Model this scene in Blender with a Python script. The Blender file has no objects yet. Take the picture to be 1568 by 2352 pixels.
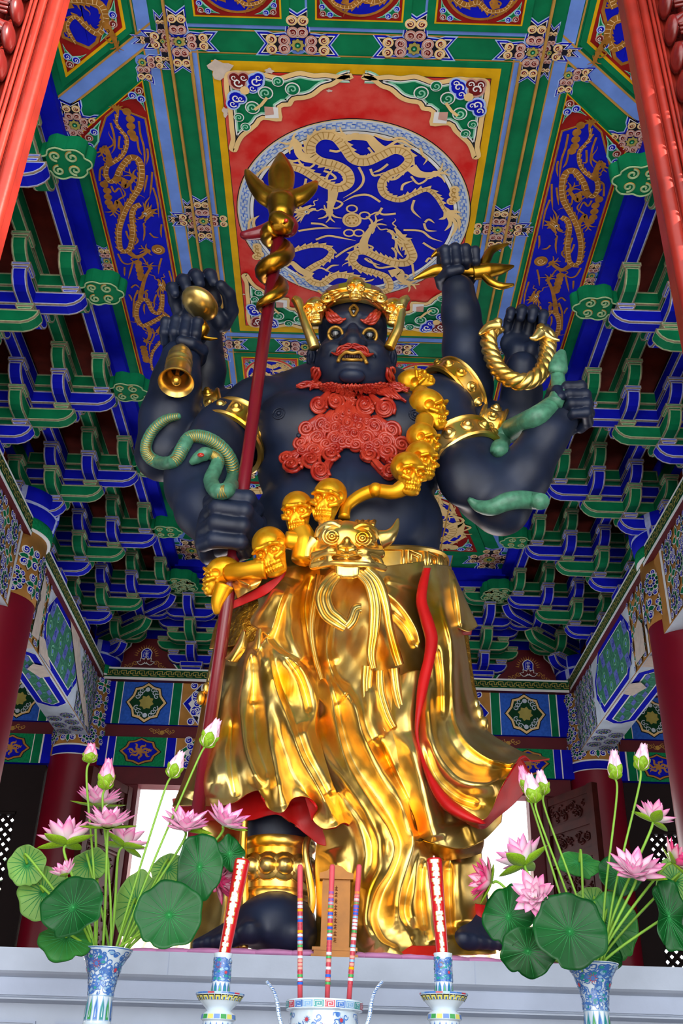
import bpy, bmesh, math, random
import numpy as np
from mathutils import Vector, Matrix, Euler
random.seed(7); RNG=np.random.RandomState(7)
PI=math.pi; C=bpy.context.scene.collection; E=1.2
sc=bpy.context.scene
# ---------------------------------------------------------------- camera
FPX=2327.0
def _n(v): return v/np.linalg.norm(v)
_Y=_n(np.array([-41.,1375.,FPX])); _Z=np.array([120.,-3933.,FPX]); _Z=_n(_Z-_Z.dot(_Y)*_Y); _X=np.cross(_Y,_Z)
RC=np.stack([_X,_Y,_Z])
def ray(px,py): return RC@np.array([px-784.,py-1176.,FPX])
def OY(px,py,y): r=ray(px,py); r=r*(y/r[1]); return np.array([r[0],r[1],r[2]+E])
def OZ(px,py,z): r=ray(px,py); r=r*((z-E)/r[2]); return np.array([r[0],r[1],z])
def OX(px,py,x): r=ray(px,py); r=r*(x/r[0]); return np.array([r[0],r[1],r[2]+E])
def camz(p): return float(RC.T[2]@np.array([p[0],p[1],p[2]-E]))
def PXM(p): return camz(p)/FPX          # metres per photo pixel at a point
cd=bpy.data.cameras.new('camera'); cam=bpy.data.objects.new('camera',cd); C.objects.link(cam)
cd.sensor_fit='VERTICAL'; cd.sensor_height=36; cd.lens=FPX/2352*36
M=Matrix.Identity(4)
for i in range(3):
    M[i][0]=RC[i][0]; M[i][1]=-RC[i][1]; M[i][2]=-RC[i][2]
M[2][3]=E; cam.matrix_world=M; cd.clip_start=.05; cd.clip_end=300; sc.camera=cam
# ---------------------------------------------------------------- materials
def lin(h):
    h=h.lstrip('#'); r=[int(h[i:i+2],16)/255 for i in (0,2,4)]
    return [c/12.92 if c<=.04045 else ((c+.055)/1.055)**2.4 for c in r]
MATS={}
def mat(name,hexc,rough=.6,metal=0.,var=.12,scale=6.,bump=0.,bscale=40.,spec=None,coat=0.,sub=None,hex2=None,dist=.004):
    if name in MATS: return MATS[name]
    m=bpy.data.materials.new(name); m.use_nodes=True; nt=m.node_tree; b=nt.nodes['Principled BSDF']
    spec=(.08 if name.startswith('p_') else .3) if spec is None else spec
    c=lin(hexc); b.inputs['Roughness'].default_value=rough; b.inputs['Metallic'].default_value=metal
    b.inputs['Specular IOR Level'].default_value=spec; b.inputs['Coat Weight'].default_value=coat
    b.inputs['Coat Roughness'].default_value=.15
    tc=nt.nodes.new('ShaderNodeTexCoord')
    nz=nt.nodes.new('ShaderNodeTexNoise'); nz.inputs['Scale'].default_value=scale; nz.inputs['Detail'].default_value=5
    nt.links.new(tc.outputs['Object'],nz.inputs['Vector'])
    rp=nt.nodes.new('ShaderNodeValToRGB'); e=rp.color_ramp.elements
    d=[max(0,x*(1-var)) for x in c]; l=[min(1,x*(1+var)) for x in c]
    if hex2: l=lin(hex2); d=c
    e[0].position=.35; e[1].position=.68; e[0].color=(*d,1); e[1].color=(*l,1)
    nt.links.new(nz.outputs['Fac'],rp.inputs['Fac']); nt.links.new(rp.outputs['Color'],b.inputs['Base Color'])
    if bump:
        n2=nt.nodes.new('ShaderNodeTexNoise'); n2.inputs['Scale'].default_value=bscale; n2.inputs['Detail'].default_value=4
        nt.links.new(tc.outputs['Object'],n2.inputs['Vector'])
        bp=nt.nodes.new('ShaderNodeBump'); bp.inputs['Strength'].default_value=bump; bp.inputs['Distance'].default_value=dist
        nt.links.new(n2.outputs['Fac'],bp.inputs['Height']); nt.links.new(bp.outputs['Normal'],b.inputs['Normal'])
    MATS[name]=m; return m
def G(k): return MATS[k]
# painted timber
mat('p_green','#0a7046',.7,var=.16); mat('p_blue','#0c14b0',.7,var=.14); mat('p_sky','#6a8cd8',.7,var=.12)
mat('p_yellow','#d8a410',.7); mat('p_red','#cc1f1c',.7,scale=5,hex2='#d8574c'); mat('p_dred','#8a1714',.7,var=.25); mat('p_maroon','#6e1a1a',.7)
mat('p_white','#e8e6e4',.7,var=.05); mat('p_lblue','#a9c2ee',.7); mat('p_lgreen','#8fd0b0',.7); mat('p_tan','#e9c486',.7,var=.08)
mat('p_gold','#b98d45',.7,metal=.25,var=.15); mat('p_brown','#a8702c',.7,metal=.3,var=.2,scale=20); mat('p_dark','#1b1a26',.7)
mat('p_pink','#c9988a',.7); mat('p_olive','#a89a50',.7); mat('p_ochre','#b27d3e',.7,var=.15); mat('p_board','#5a1a10',.7,var=.25); mat('p_rust','#7a2a18',.7,var=.2)
mat('p_plaster','#cdbcae',.7,var=.1,scale=14); mat('p_grey','#c3ccd8',.7,var=.1); mat('p_mblue','#2f5fc0',.7,var=.15,scale=30); mat('p_jade','#10824f',.7,var=.2,scale=40)
mat('p_edge_b','#a9b3dc',.7,var=.1,scale=30); mat('p_edge_g','#9db88a',.7,var=.12,scale=30); mat('p_edge_t','#8f7c66',.7,var=.2,scale=30)
mat('column_red','#7c0720',.38,var=.08,scale=2,spec=.4); mat('beam_maroon','#5c0f18',.5,var=.12)
mat('wood_red','#7c2016',.3,var=.25,scale=5,bump=.15,bscale=30); mat('wood_carved','#5e1512',.25,var=.3,scale=12,spec=.5); mat('door_wood','#3c110c',.6,var=.25,scale=8,spec=.12)
mat('dark_wall','#1a0c0c',.8); mat('stone','#a9b3c4',.55,var=.12,scale=3,bump=.12,bscale=60); mat('stone_b','#a3aec4',.5,var=.12,scale=3,bump=.1,bscale=50)
mat('floor_stone','#7d7a78',.6,var=.15)
# ---------------------------------------------------------------- mesh helpers
class MB:
    def __init__(s): s.v=[]; s.f=[]; s.m=[]
    def add(s,vs,fs,m=0):
        o=len(s.v); s.v.extend([tuple(map(float,p)) for p in vs]); s.f.extend([tuple(i+o for i in f) for f in fs])
        s.m.extend([m]*len(fs) if isinstance(m,int) else list(m))
    def box(s,lo,hi,m=0,R=None):
        x0,y0,z0=lo; x1,y1,z1=hi
        v=[(x0,y0,z0),(x1,y0,z0),(x1,y1,z0),(x0,y1,z0),(x0,y0,z1),(x1,y0,z1),(x1,y1,z1),(x0,y1,z1)]
        if R is not None: v=[tuple(R@Vector(p)) for p in v]
        s.add(v,[(0,3,2,1),(4,5,6,7),(0,1,5,4),(1,2,6,5),(2,3,7,6),(3,0,4,7)],m)
    def tube(s,pts,rad,n=10,m=0,caps=True,flat=1.,up=None):
        pts=[np.array(p,float) for p in pts]; k=len(pts)
        rad=[rad]*k if np.isscalar(rad) else rad
        T=[_n(pts[min(i+1,k-1)]-pts[max(i-1,0)]+1e-9) for i in range(k)]
        u=np.array(up,float) if up is not None else (np.array([0,0,1.]) if abs(T[0][2])<.9 else np.array([1.,0,0]))
        vs=[]
        for i in range(k):
            u=u-u.dot(T[i])*T[i]; u=_n(u); w=np.cross(T[i],u)
            for j in range(n):
                a=2*PI*j/n; vs.append(pts[i]+rad[i]*(math.cos(a)*u*flat+math.sin(a)*w))
        fs=[(i*n+j,i*n+(j+1)%n,(i+1)*n+(j+1)%n,(i+1)*n+j) for i in range(k-1) for j in range(n)]
        if caps: fs+=[tuple(range(n-1,-1,-1)),tuple((k-1)*n+j for j in range(n))]
        s.add(vs,fs,m)
    def lathe(s,prof,n=32,m=0,c=(0,0,0),a0=0,a1=2*PI,mf=None):
        k=len(prof); full=abs(a1-a0-2*PI)<1e-6; nn=n if full else n+1
        vs=[(c[0]+r*math.cos(a0+(a1-a0)*j/n),c[1]+r*math.sin(a0+(a1-a0)*j/n),c[2]+z) for r,z in prof for j in range(nn)]
        fs=[];ms=[]
        for i in range(k-1):
            for j in range(n):
                j2=(j+1)%nn
                fs.append((i*nn+j,i*nn+j2,(i+1)*nn+j2,(i+1)*nn+j)); ms.append(mf(i,j) if mf else m)
        s.add(vs,fs,ms)
    def ball(s,c,r,n=16,k=10,m=0,R=None):
        r=(r,r,r) if np.isscalar(r) else r
        vs=[];fs=[]
        for i in range(k+1):
            t=PI*i/k
            for j in range(n):
                a=2*PI*j/n; p=Vector((r[0]*math.sin(t)*math.cos(a),r[1]*math.sin(t)*math.sin(a),r[2]*math.cos(t)))
                if R is not None: p=R@p
                vs.append((c[0]+p.x,c[1]+p.y,c[2]+p.z))
        for i in range(k):
            for j in range(n): fs.append((i*n+j,(i+1)*n+j,(i+1)*n+(j+1)%n,i*n+(j+1)%n))
        s.add(vs,fs,m)
    def grid(s,P,m=0,closed=False):
        P=np.asarray(P); a,b=P.shape[:2]
        bb=b if closed else b-1
        s.add(P.reshape(-1,3),[(i*b+j,i*b+(j+1)%b,(i+1)*b+(j+1)%b,(i+1)*b+j) for i in range(a-1) for j in range(bb)],m)
    def prism(s,poly,d,m=0,f=None):
        # poly in 2-D extruded 0..d, f maps (u,v,h)->xyz
        n=len(poly); f=f or (lambda u,v,h:(u,v,h))
        s.add([f(p[0],p[1],0) for p in poly]+[f(p[0],p[1],d) for p in poly],
          [tuple(range(n-1,-1,-1)),tuple(range(n,2*n))]+[(i,(i+1)%n,n+(i+1)%n,n+i) for i in range(n)],m)
    def mesh(s,name,mats,smooth=False):
        me=bpy.data.meshes.new(name); me.from_pydata(s.v,[],s.f)
        for q in mats: me.materials.append(MATS[q] if isinstance(q,str) else q)
        me.polygons.foreach_set('material_index',s.m)
        if smooth: me.polygons.foreach_set('use_smooth',[True]*len(s.f))
        me.update(); return me
    def obj(s,name,mats,parent=None,smooth=False,fix=False,auto=None):
        mats=[mats] if isinstance(mats,str) else mats
        me=s.mesh(name,mats,smooth)
        if fix:
            b=bmesh.new(); b.from_mesh(me); bmesh.ops.remove_doubles(b,verts=b.verts,dist=1e-5); bmesh.ops.recalc_face_normals(b,faces=b.faces); b.to_mesh(me); b.free()
        if auto: me.set_sharp_from_angle(angle=auto)
        return link(name,me,parent)
def link(name,me,parent=None):
    o=bpy.data.objects.new(name,me); C.objects.link(o)
    if parent is not None: o.parent=parent
    return o
def tag(o,label,cat,group=None,kind=None):
    if label: o['label']=label
    if cat: o['category']=cat
    if group: o['group']=group
    if kind: o['kind']=kind
    return o
def struct(o): o['kind']='structure'; return o
def thing(name,label,cat,loc=(0,0,0),rot=(0,0,0),group=None):
    o=bpy.data.objects.new(name,None); C.objects.link(o); o.location=loc; o.rotation_euler=rot; o.empty_display_size=.1
    return tag(o,label,cat,group)
def kid(name,me,parent,loc=(0,0,0),rot=(0,0,0),scl=1):
    o=bpy.data.objects.new(name,me); C.objects.link(o); o.parent=parent; o.location=loc; o.rotation_euler=rot
    o.scale=(scl,)*3 if np.isscalar(scl) else scl
    return o
def dup(root,loc=None,rot=None,label=None,scale=None):
    r=root.copy(); C.objects.link(r)
    if loc is not None: r.location=loc
    if rot is not None: r.rotation_euler=rot
    if scale is not None: r.scale=scale
    if label: r['label']=label
    for ch in list(root.children):
        c=ch.copy(); C.objects.link(c); c.parent=r
        for g in list(ch.children):
            d=g.copy(); C.objects.link(d); d.parent=c
    return r
def cr(pts,n=8,closed=False):
    P=np.array(pts,float); k=len(P); out=[]
    segs=k if closed else k-1
    for i in range(segs):
        if closed: a,b,c,d=P[(i-1)%k],P[i],P[(i+1)%k],P[(i+2)%k]
        else: a,b,c,d=P[max(i-1,0)],P[i],P[i+1],P[min(i+2,k-1)]
        for j in range(n):
            t=j/n; out.append(.5*((2*b)+(c-a)*t+(2*a-5*b+4*c-d)*t*t+(3*b-a-3*c+d)*t**3))
    if not closed: out.append(P[-1])
    return np.array(out)
# ---------------------------------------------------------------- painter: flat painted ornament on a mapped surface
class Paint:
    """polygons on (u,v), raised a millimetre or two per coat of paint"""
    def __init__(s,f,step=.0015): s.f0=f; s.step=step; s.mb=MB(); s.mats=[]; s.e=0
    def f(s,u,v,h): return s.f0(u,v,h+s.e*2.5e-5)
    def mi(s,m):
        s.e=(s.e+1)%48
        if m not in s.mats: s.mats.append(m)
        return s.mats.index(m)
    def poly(s,pts,m,l):
        vs=[s.f(p[0],p[1],l*s.step) for p in pts]; s.mb.add(vs,[tuple(range(len(vs)))],s.mi(m))
    def rect(s,u0,u1,v0,v1,m,l): s.poly([(u0,v0),(u1,v0),(u1,v1),(u0,v1)],m,l)
    def disc(s,u,v,r,m,l,n=20,sy=1.,a=0.):
        ca,sa=math.cos(a),math.sin(a)
        s.poly([(u+r*math.cos(t)*ca-r*sy*math.sin(t)*sa,v+r*math.cos(t)*sa+r*sy*math.sin(t)*ca) for t in [2*PI*i/n for i in range(n)]],m,l)
    def ribbon(s,pts,w,m,l,taper=False,closed=False):
        P=np.array(pts,float); k=len(P)
        if closed: T=np.roll(P,-1,0)-np.roll(P,1,0)
        else: T=np.gradient(P,axis=0)
        L=np.linalg.norm(T,axis=1,keepdims=True)+1e-9; T=T/L; N=np.stack([-T[:,1],T[:,0]],1)
        W=np.full(k,w/2.) if np.isscalar(w) else np.array(w)/2.
        if taper: W=W*np.clip(np.minimum(1,np.linspace(0,1,k)[::-1]*2.5)+.08,0,1)
        A=P+N*W[:,None]; B=P-N*W[:,None]
        vs=[s.f(a[0],a[1],l*s.step) for a in A]+[s.f(b[0],b[1],l*s.step) for b in B]
        fs=[(k+i,k+(i+1)%k,(i+1)%k,i) for i in range(k if closed else k-1)]
        s.mb.add(vs,fs,s.mi(m))
    def blob(s,pts,coats,l,n=5,grows=None):
        # closed smooth outline with concentric coats [(material, grow)...] biggest first
        P=cr(pts,n,True)
        T=np.roll(P,-1,0)-np.roll(P,1,0); T/=np.linalg.norm(T,axis=1,keepdims=True)+1e-9
        N=np.stack([T[:,1],-T[:,0]],1)
        A=np.sum(P[:,0]*np.roll(P[:,1],-1)-np.roll(P[:,0],-1)*P[:,1])
        if A<0: N=-N
        for i,(m,g) in enumerate(coats): s.poly(P+N*g,m,l+i)
    def spiral(s,u,v,r,a0,turns,w,m,l,d=1,r1=.12):
        n=int(14*turns)+3; t=np.linspace(0,1,n); rr=r*(1-t*(1-r1)); a=a0+d*turns*2*PI*t
        s.ribbon(np.stack([u+rr*np.cos(a),v+rr*np.sin(a)],1),w*(1-.5*t),m,l)
    def obj(s,name,parent=None): return s.mb.obj(name,s.mats,parent)
def wavy(p0,p1,amp,waves,n=14,ph=0.):
    p0=np.array(p0,float);p1=np.array(p1,float); d=p1-p0; L=np.linalg.norm(d)+1e-9; nrm=np.array([-d[1],d[0]])/L
    t=np.linspace(0,1,n); return p0+d*t[:,None]+nrm*(amp*np.sin(2*PI*waves*t+ph)*(1-.3*t))[:,None]
HEAD=[(-.45,.05),(-1.0,.3),(-.5,.28),(-1.05,.62),(-.3,.42),(-.75,1.0),(-.1,.5),(.1,.42),(.3,.5),(.5,.36),(.8,.34),(1.0,.45),(1.08,.2),(.85,.06),(.5,.08),(.62,-.03),(.98,-.1),(.9,-.26),(.5,-.3),(.2,-.3),(.05,-.55),(-.1,-.3),(-.45,-.65),(-.4,-.25),(-.95,-.35)]
def dhead(P,pos,ang,size,m,ln,l,flip=1,spikes=True):
    ca,sa=math.cos(ang),math.sin(ang)
    q=[(pos[0]+size*(x*ca-flip*y*sa),pos[1]+size*(x*sa+flip*y*ca)) for x,y in HEAD]
    P.poly(q,m,l)
    def L(x,y): return (pos[0]+size*(x*ca-flip*y*sa),pos[1]+size*(x*sa+flip*y*ca))
    P.disc(*L(.25,.2),size*.13,'p_white',l+1,10); P.disc(*L(.28,.2),size*.07,'p_dark',l+2,8)
    for a,b in (((-.2,.1),(.7,.16)),((-.3,-.1),(.5,.0)),((-.5,.2),(-.1,.3))): P.ribbon([L(*a),L((a[0]+b[0])/2,(a[1]+b[1])/2+.05),L(*b)],size*.035,ln,l+1)
    for e in ((1.9,.9),(1.7,-.6)): P.ribbon(wavy(L(.95,.3 if e[1]>0 else -.1),L(*e),size*.12,1.5),size*.09,m,l,True)
    P.ribbon(cr([L(-.2,.45),L(-.8,.75),L(-1.6,.8)],5),size*.14,m,l,True)
def claw(P,pos,ang,size,m,l,toes=4):
    P.disc(pos[0],pos[1],size*.3,m,l,10)
    for i in range(toes+1):
        a=ang+(-.95+1.9*i/(toes-1) if i<toes else PI*.85); e=size*(1.15 if i<toes else .8)
        d=np.array([math.cos(a),math.sin(a)]); nn=np.array([-d[1],d[0]])*(1 if i<toes/2 else -1)
        p=np.array(pos); P.ribbon(cr([p,p+d*e*.5+nn*e*.16,p+d*e],4),[size*.24,size*.22,size*.2,size*.2,size*.18,size*.15,size*.12,size*.1,size*.03][:9],m,l)
def dragon(P,spine,w,m,ln,l,legs=(),head=None,saw=1,n=8,tick=.05,prof=None,tail=None):
    S=cr(spine,n); k=len(S); t=np.linspace(0,1,k)
    W=w*(prof(t) if prof else np.clip(.35+1.6*t,0,1)*np.clip(1.25-.45*t,.6,1))
    P.ribbon(S,W,m,l)
    T=np.gradient(S,axis=0); T/=np.linalg.norm(T,axis=1,keepdims=True)+1e-9; N=np.stack([-T[:,1],T[:,0]],1)*saw
    # dorsal saw edge
    D=np.concatenate([[0],np.cumsum(np.linalg.norm(np.diff(S,axis=0),axis=1))]); q=0
    for d in np.arange(tick*.5,D[-1],tick*.8):
        i=min(int(np.searchsorted(D,d)),k-2); p=S[i]; a=p+N[i]*W[i]*.45; b=a+N[i]*w*.3-T[i]*tick*.45
        P.poly([a+T[i]*tick*.42,b,a-T[i]*tick*.42],m,l); q+=1
    for d in np.arange(tick*.3,D[-1],tick*.6):
        i=min(int(np.searchsorted(D,d)),k-2); p=S[i]
        P.ribbon([p+N[i]*W[i]*.25,p-N[i]*W[i]*.42],tick*.09,ln,l+1)
    P.ribbon(S+N*W[:,None]*.27,w*.05,ln,l+1)
    for pts,ang,sz in legs:
        L=cr(pts,5); P.ribbon(L,np.linspace(w*1.0,w*.42,len(L)),m,l+1)
        claw(P,L[-1],ang,sz,m,l+1)
        b=np.array(pts[min(1,len(pts)-1)]); P.ribbon(wavy(b,b-np.array([math.cos(ang),math.sin(ang)])*sz*3.2,sz*.4,1.3),w*.25,m,l,True)
        P.ribbon(cr([b+w*.2,b+np.array([w*.9,w*.6]),b+np.array([w*.2,w*1.2]),b-np.array([w*.5,-w*.4])],5),w*.2,m,l)
    if tail:
        for a in np.linspace(-.7,.7,5):
            c=tail[1]+a; p=S[0]; P.ribbon(cr([p,p+tail[2]*.6*np.array([math.cos(tail[1]+a*.5),math.sin(tail[1]+a*.5)]),p+tail[2]*np.array([math.cos(c),math.sin(c)])],6),w*.3,m,l,True)
    if head: dhead(P,*head[:3],m,ln,l+2,*(head[3:]))
def curl(P,u,v,r,a,col,l,d=1,edge='p_white',dk='p_dark',w=None):
    """scroll cloud curl: a coloured disc with a white edge and a spiral line"""
    P.disc(u,v,r*1.1,dk,l,18); P.disc(u,v,r*1.02,edge,l+1,18); P.disc(u,v,r*.84,col,l+2,16)
    P.spiral(u,v,r*.68,a,1.35,r*.2,edge,l+3,d)
def knotarm(P,cx,cy,ang,L,W,l=1):
    """one arm of the swallow-tail cloud knot: length L from the flower, width W"""
    ca,sa=math.cos(ang),math.sin(ang)
    def T(x,y): return (cx+x*L*ca-y*W*sa,cy+x*L*sa+y*W*ca)
    o=[(.08,-.25),(.3,-.56),(.6,-.5),(.76,-.6),(1.08,-.6),(.92,-.2),(.84,0),(.92,.2),(1.08,.6),(.76,.6),(.6,.5),(.3,.56),(.08,.25)]
    for i,(m,g) in enumerate((('p_lblue',1.),('p_blue',.9),('p_white',.76),('p_dark',.68))):
        P.poly([T(.5+(x-.5)*g,y*g) for x,y in o],m,l+i)
    s=min(L*.3,W*.5)
    for sy in (-1,1):
        for (x,y,r,c,d) in ((.34,.2,.56,'p_pink',1),(.66,.24,.52,'p_tan',-1)):
            ctr=T(x,sy*y); R=s*r
            P.disc(*ctr,R,'p_dark',l+4,14); P.disc(*ctr,R*.94,c,l+5,14); P.disc(*ctr,R*.64,'p_white',l+6,12); P.disc(*ctr,R*.56,'p_maroon',l+7,12)
            P.spiral(ctr[0],ctr[1],R*.46,ang+sy*1.2,1.1,R*.26,c,l+8,sy*d)
def flower(P,cx,cy,r,l=1,sy=1.):
    P.poly([(cx+r*(1+.12*math.cos(8*t))*math.cos(t),cy+sy*r*(1+.12*math.cos(8*t))*math.sin(t)) for t in np.linspace(0,2*PI,48,endpoint=False)],'p_dark',l)
    P.poly([(cx+r*.92*(1+.12*math.cos(8*t))*math.cos(t),cy+sy*r*.92*(1+.12*math.cos(8*t))*math.sin(t)) for t in np.linspace(0,2*PI,48,endpoint=False)],'p_olive',l+1)
    P.disc(cx,cy,r*.45,'p_dark',l+2,12,sy); P.disc(cx,cy,r*.38,'p_green',l+3,12,sy); P.disc(cx,cy,r*.16,'p_lgreen',l+4,8,sy)
def knot(P,cx,cy,L,W,dirs=(0,1,2,3),W2=None,l=2):
    P.disc(cx,cy,W*.5,'p_sky',l,16,(W2 or W)/W)
    for d in dirs: knotarm(P,cx,cy,d*PI/2,L,W if d%2==0 else (W2 or W),l+1)
    flower(P,cx,cy,W*.3,l+9,min(1,(W2 or W)/W))
def fret(P,u0,u1,v0,v1,m,l,unit=None):
    """a running key fret of thin lines"""
    h=v1-v0; unit=unit or h*1.25; n=max(1,int(round((u1-u0)/unit))); un=(u1-u0)/n; w=h*.09
    for i in range(n):
        a=u0+i*un
        def hl(x0,x1,y): P.rect(a+x0*un,a+x1*un,v0+y*h-w/2,v0+y*h+w/2,m,l)
        def vl(x,y0,y1): P.rect(a+x*un-w/2,a+x*un+w/2,v0+y0*h,v0+y1*h,m,l)
        hl(0,.55,.85); vl(.0,.4,.85); hl(.0,.3,.4); vl(.3,.15,.62); hl(.3,.95,.15); vl(.55,.38,.85); hl(.55,.8,.38); vl(.8,.38,.7); hl(.8,1.,.7)
def rosette(P,u,v,R,l=1,sy=1.,arc=(0,2*PI)):
    """whorl flower of the tangent-circle beam painting"""
    P.disc(u,v,R*1.0,'p_dark',l,24,sy)
    for ring,(rr,np_,c,pr) in enumerate(((.8,9,'p_blue',.24),(.52,9,'p_green',.2),(.3,8,'p_blue',.13))):
        for i in range(np_):
            a=arc[0]+(arc[1]-arc[0])*(i+.5*(ring%2))/np_; x,y=u+R*rr*math.cos(a),v+R*rr*sy*math.sin(a)
            P.disc(x,y,R*pr*1.08,'p_white',l+1+ring*3,12,sy); P.disc(x,y,R*pr*.8,c,l+2+ring*3,12,sy)
            if ring==0: P.spiral(x,y,R*pr*.62,a+1,1.1,R*pr*.2,'p_white',l+3,1)
            else: P.disc(x-R*pr*.25*math.cos(a),y-R*pr*.25*sy*math.sin(a),R*pr*.4,'p_dark',l+3+ring*3,8,sy)
    P.disc(u,v,R*.2,'p_white',l+10,12,sy); P.disc(u,v,R*.16,'p_ochre',l+11,12,sy)
def leafp(P,u,v,ang,L,W,c,l):
    ca,sa=math.cos(ang),math.sin(ang)
    sh=[(0,0),(.25,.42),(.5,.5),(.75,.3),(1,0),(.75,-.3),(.5,-.5),(.25,-.42)]
    for i,(m,g) in enumerate((('p_dark',1.12),('p_white',1.0),(c,.75))):
        P.poly([(u+(L*(.5+(x-.5)*g))*ca-W*y*g*sa,v+(L*(.5+(x-.5)*g))*sa+W*y*g*ca) for x,y in sh],m,l+i)
WORLD=3.0; PF=900; PG=420; PB=160; PS=60; SUN=20.0; EXPO=0.0
# ================================================================ ceiling
CE=7.2
def ceilmap(s=1,base=.0,cx=0.): return lambda u,v,h:(cx+s*u,v,CE-base-h)
cb=MB(); cb.box((-2.12,1.9,CE),(2.12,11.55,CE+.06)); ceil=struct(cb.obj('ceiling',['p_green']))
P=Paint(ceilmap())
for s in (-1,1):
    def R(a,b,m,l,y0=4.12,y1=11.42): P.rect(s*a,s*b,y0,y1,m,l)
    for a in (1.04,1.096,1.30,1.392): R(a,a+.011,'p_gold',2)
    R(1.051,1.096,'p_sky',1); R(1.311,1.392,'p_sky',1)
    # diagonal strips of the octagon at the near end
    def dg(o,w,m,l,a=1.33,b=2.05):
        P.poly([(s*a,4.10+.8*(a-1.34)-o),(s*b,4.10+.8*(b-1.34)-o),(s*b,4.10+.8*(b-1.34)-o-w),(s*a,4.10+.8*(a-1.34)-o-w)],m,l)
    dg(-.06,.11,'p_sky',3); dg(-.08,.02,'p_gold',4); dg(.05,.018,'p_gold',4)
    P.rect(s*1.33,s*1.42,2.0,4.10,'p_sky',3); P.rect(s*1.425,s*1.437,2.0,4.14,'p_gold',4)
    # green cross strips and knots
    for y in (4.15,5.70,7.19,8.02,9.4): 
        knot(P,s*1.155,y,.24,.125,W2=.125); knot(P,s*1.262,y,.2,.06,W2=.06)
    knot(P,s*1.42,4.31,.17,.1,(0,1)); knot(P,s*1.98,4.83,.2,.14,(0,1,2,3)); knot(P,s*2.0,6.17,.16,.1,(1,3)); knot(P,s*2.0,8.9,.18,.1,(1,3))
    for x in (.38,): 
        for y in (4.15,7.19): knot(P,s*x,y,.26,.15,(0,2,1) if y>5 else (0,2,3),W2=.15)
    P.rect(s*.30,s*.46,2.0,4.04,'p_green',1)
    knot(P,s*1.86,11.18,.3,.26,(0,1,2,3)); knot(P,s*1.5,9.6,.25,.14)
    P.poly([(s*1.15,9.4),(s*1.24,9.4),(s*1.86,11.2),(s*1.77,11.2)],'p_gold',2); P.poly([(s*1.30,9.2),(s*1.40,9.2),(s*2.08,11.0),(s*1.98,11.0)],'p_sky',2)
for y in (4.06,4.225,7.02,7.09,7.30,7.94,8.10): P.rect(-1.09,1.09,y,y+.01,'p_gold',3)
P.rect(-1.05,1.05,7.035,7.085,'p_sky',2); P.rect(-1.09,1.09,4.0,4.05,'p_sky',2)
for x in (-.305,.305,-.455,.455): P.rect(x-.025,x+.025,2.0,4.03,'p_sky',2)
P.obj('strip_painting',ceil)
mo=MB()
for s in (-1,1):
    mo.box((s*1.225-.008,2.,CE-.03),(s*1.225+.008,11.3,CE+.001)); mo.box((s*1.09-.008,4.23,CE-.025),(s*1.09+.008,7.02,CE+.001))
mo.obj('gilt_moulding',['p_gold'],ceil)
def panel(name,label,cat,group=None):
    return thing(name,label,cat,(0,0,CE),(0,0,0),group)
def pmap(root,s=1,base=.012,cx=0.,cy=0.): return lambda u,v,h:(cx+s*u,cy+v,-base-h)
def board(root,poly,s=1,m='p_green',cx=0,cy=0):
    b=MB(); b.prism([(cx+s*x,cy+y) for x,y in poly],.012,0,lambda u,v,h:(u,v,-.0121+h)); return b.obj('board',[m],root)
# ---- centre panel
cp=panel('ceiling_panel','large rectangular red ceiling panel with a round blue field of two pale gold dragons','ceiling panel')
board(cp,[(-1.03,4.24),(1.03,4.24),(1.03,7.02),(-1.03,7.02)])
Q=Paint(pmap(cp))
Q.rect(-.965,.975,4.275,7.0,'p_dark',0); Q.rect(-.96,.97,4.28,6.995,'p_yellow',1); Q.rect(-.905,.915,4.355,6.92,'p_dark',2); Q.rect(-.9,.91,4.36,6.915,'p_red',3)
Q.obj('border',cp)
def cz(zx,zy): p=OZ(480+zx/2.24,100+zy/2.24,CE); return (p[0],p[1])
CX,CY=.02,5.605
rd=Paint(pmap(cp,base=.018))
for r,m,l in ((.905,'p_dark',0),(.898,'p_tan',1),(.892,'p_grey',2),(.805,'p_dark',3),(.80,'p_white',4),(.775,'p_dark',5),(.77,'p_blue',6)): rd.disc(CX,CY,r,m,l,96)
for i in range(76):   # little key fret in the ring
    a=2*PI*i/76; b=2*PI/76
    def pr(r0,r1,t0,t1,m='p_sky',l=3):
        rd.poly([(CX+r*math.cos(a+t*b),CY+r*math.sin(a+t*b)) for r,t in ((r0,t0),(r0,t1),(r1,t1),(r1,t0))],m,l)
    pr(.868,.876,0,.62); pr(.84,.876,.0,.1); pr(.84,.847,0,.42); pr(.822,.847,.34,.42); pr(.822,.829,.42,.96); pr(.822,.86,.88,.98); pr(.852,.86,.55,.9,'p_mblue')
rd.obj('roundel',cp)
D=Paint(pmap(cp,base=.031),.002)
Z=lambda L:[cz(*p) for p in L]
def lg(L,ang,sz): return (Z(L),ang,sz)
topd=Z([(1215,850),(1170,775),(1120,737),(1050,760),(980,790),(905,765),(885,710),(920,660),(990,630),(1030,585),(1010,545),(950,530),(880,560),(810,590),(745,580),(700,520),(650,465),(580,455),(530,490),(520,545),(570,590),(650,610),(710,645),(720,700),(670,730),(600,710),(540,670),(480,635),(420,620),(350,640)])
dragon(D,topd,.085,'p_tan','p_gold',0,legs=[lg([(880,530),(850,500),(820,470),(760,465),(720,468)],PI,.1),lg([(1040,620),(1070,650),(1110,660),(1160,655)],-.2,.1),lg([(540,575),(490,570),(460,540),(460,505),(440,490)],2.2,.1),lg([(640,730),(635,780),(625,820),(620,850)],1.5,.1)],head=(cz(480,845),-.5,.1),saw=1,tick=.06)
Tt=cz(1215,850)
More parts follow.
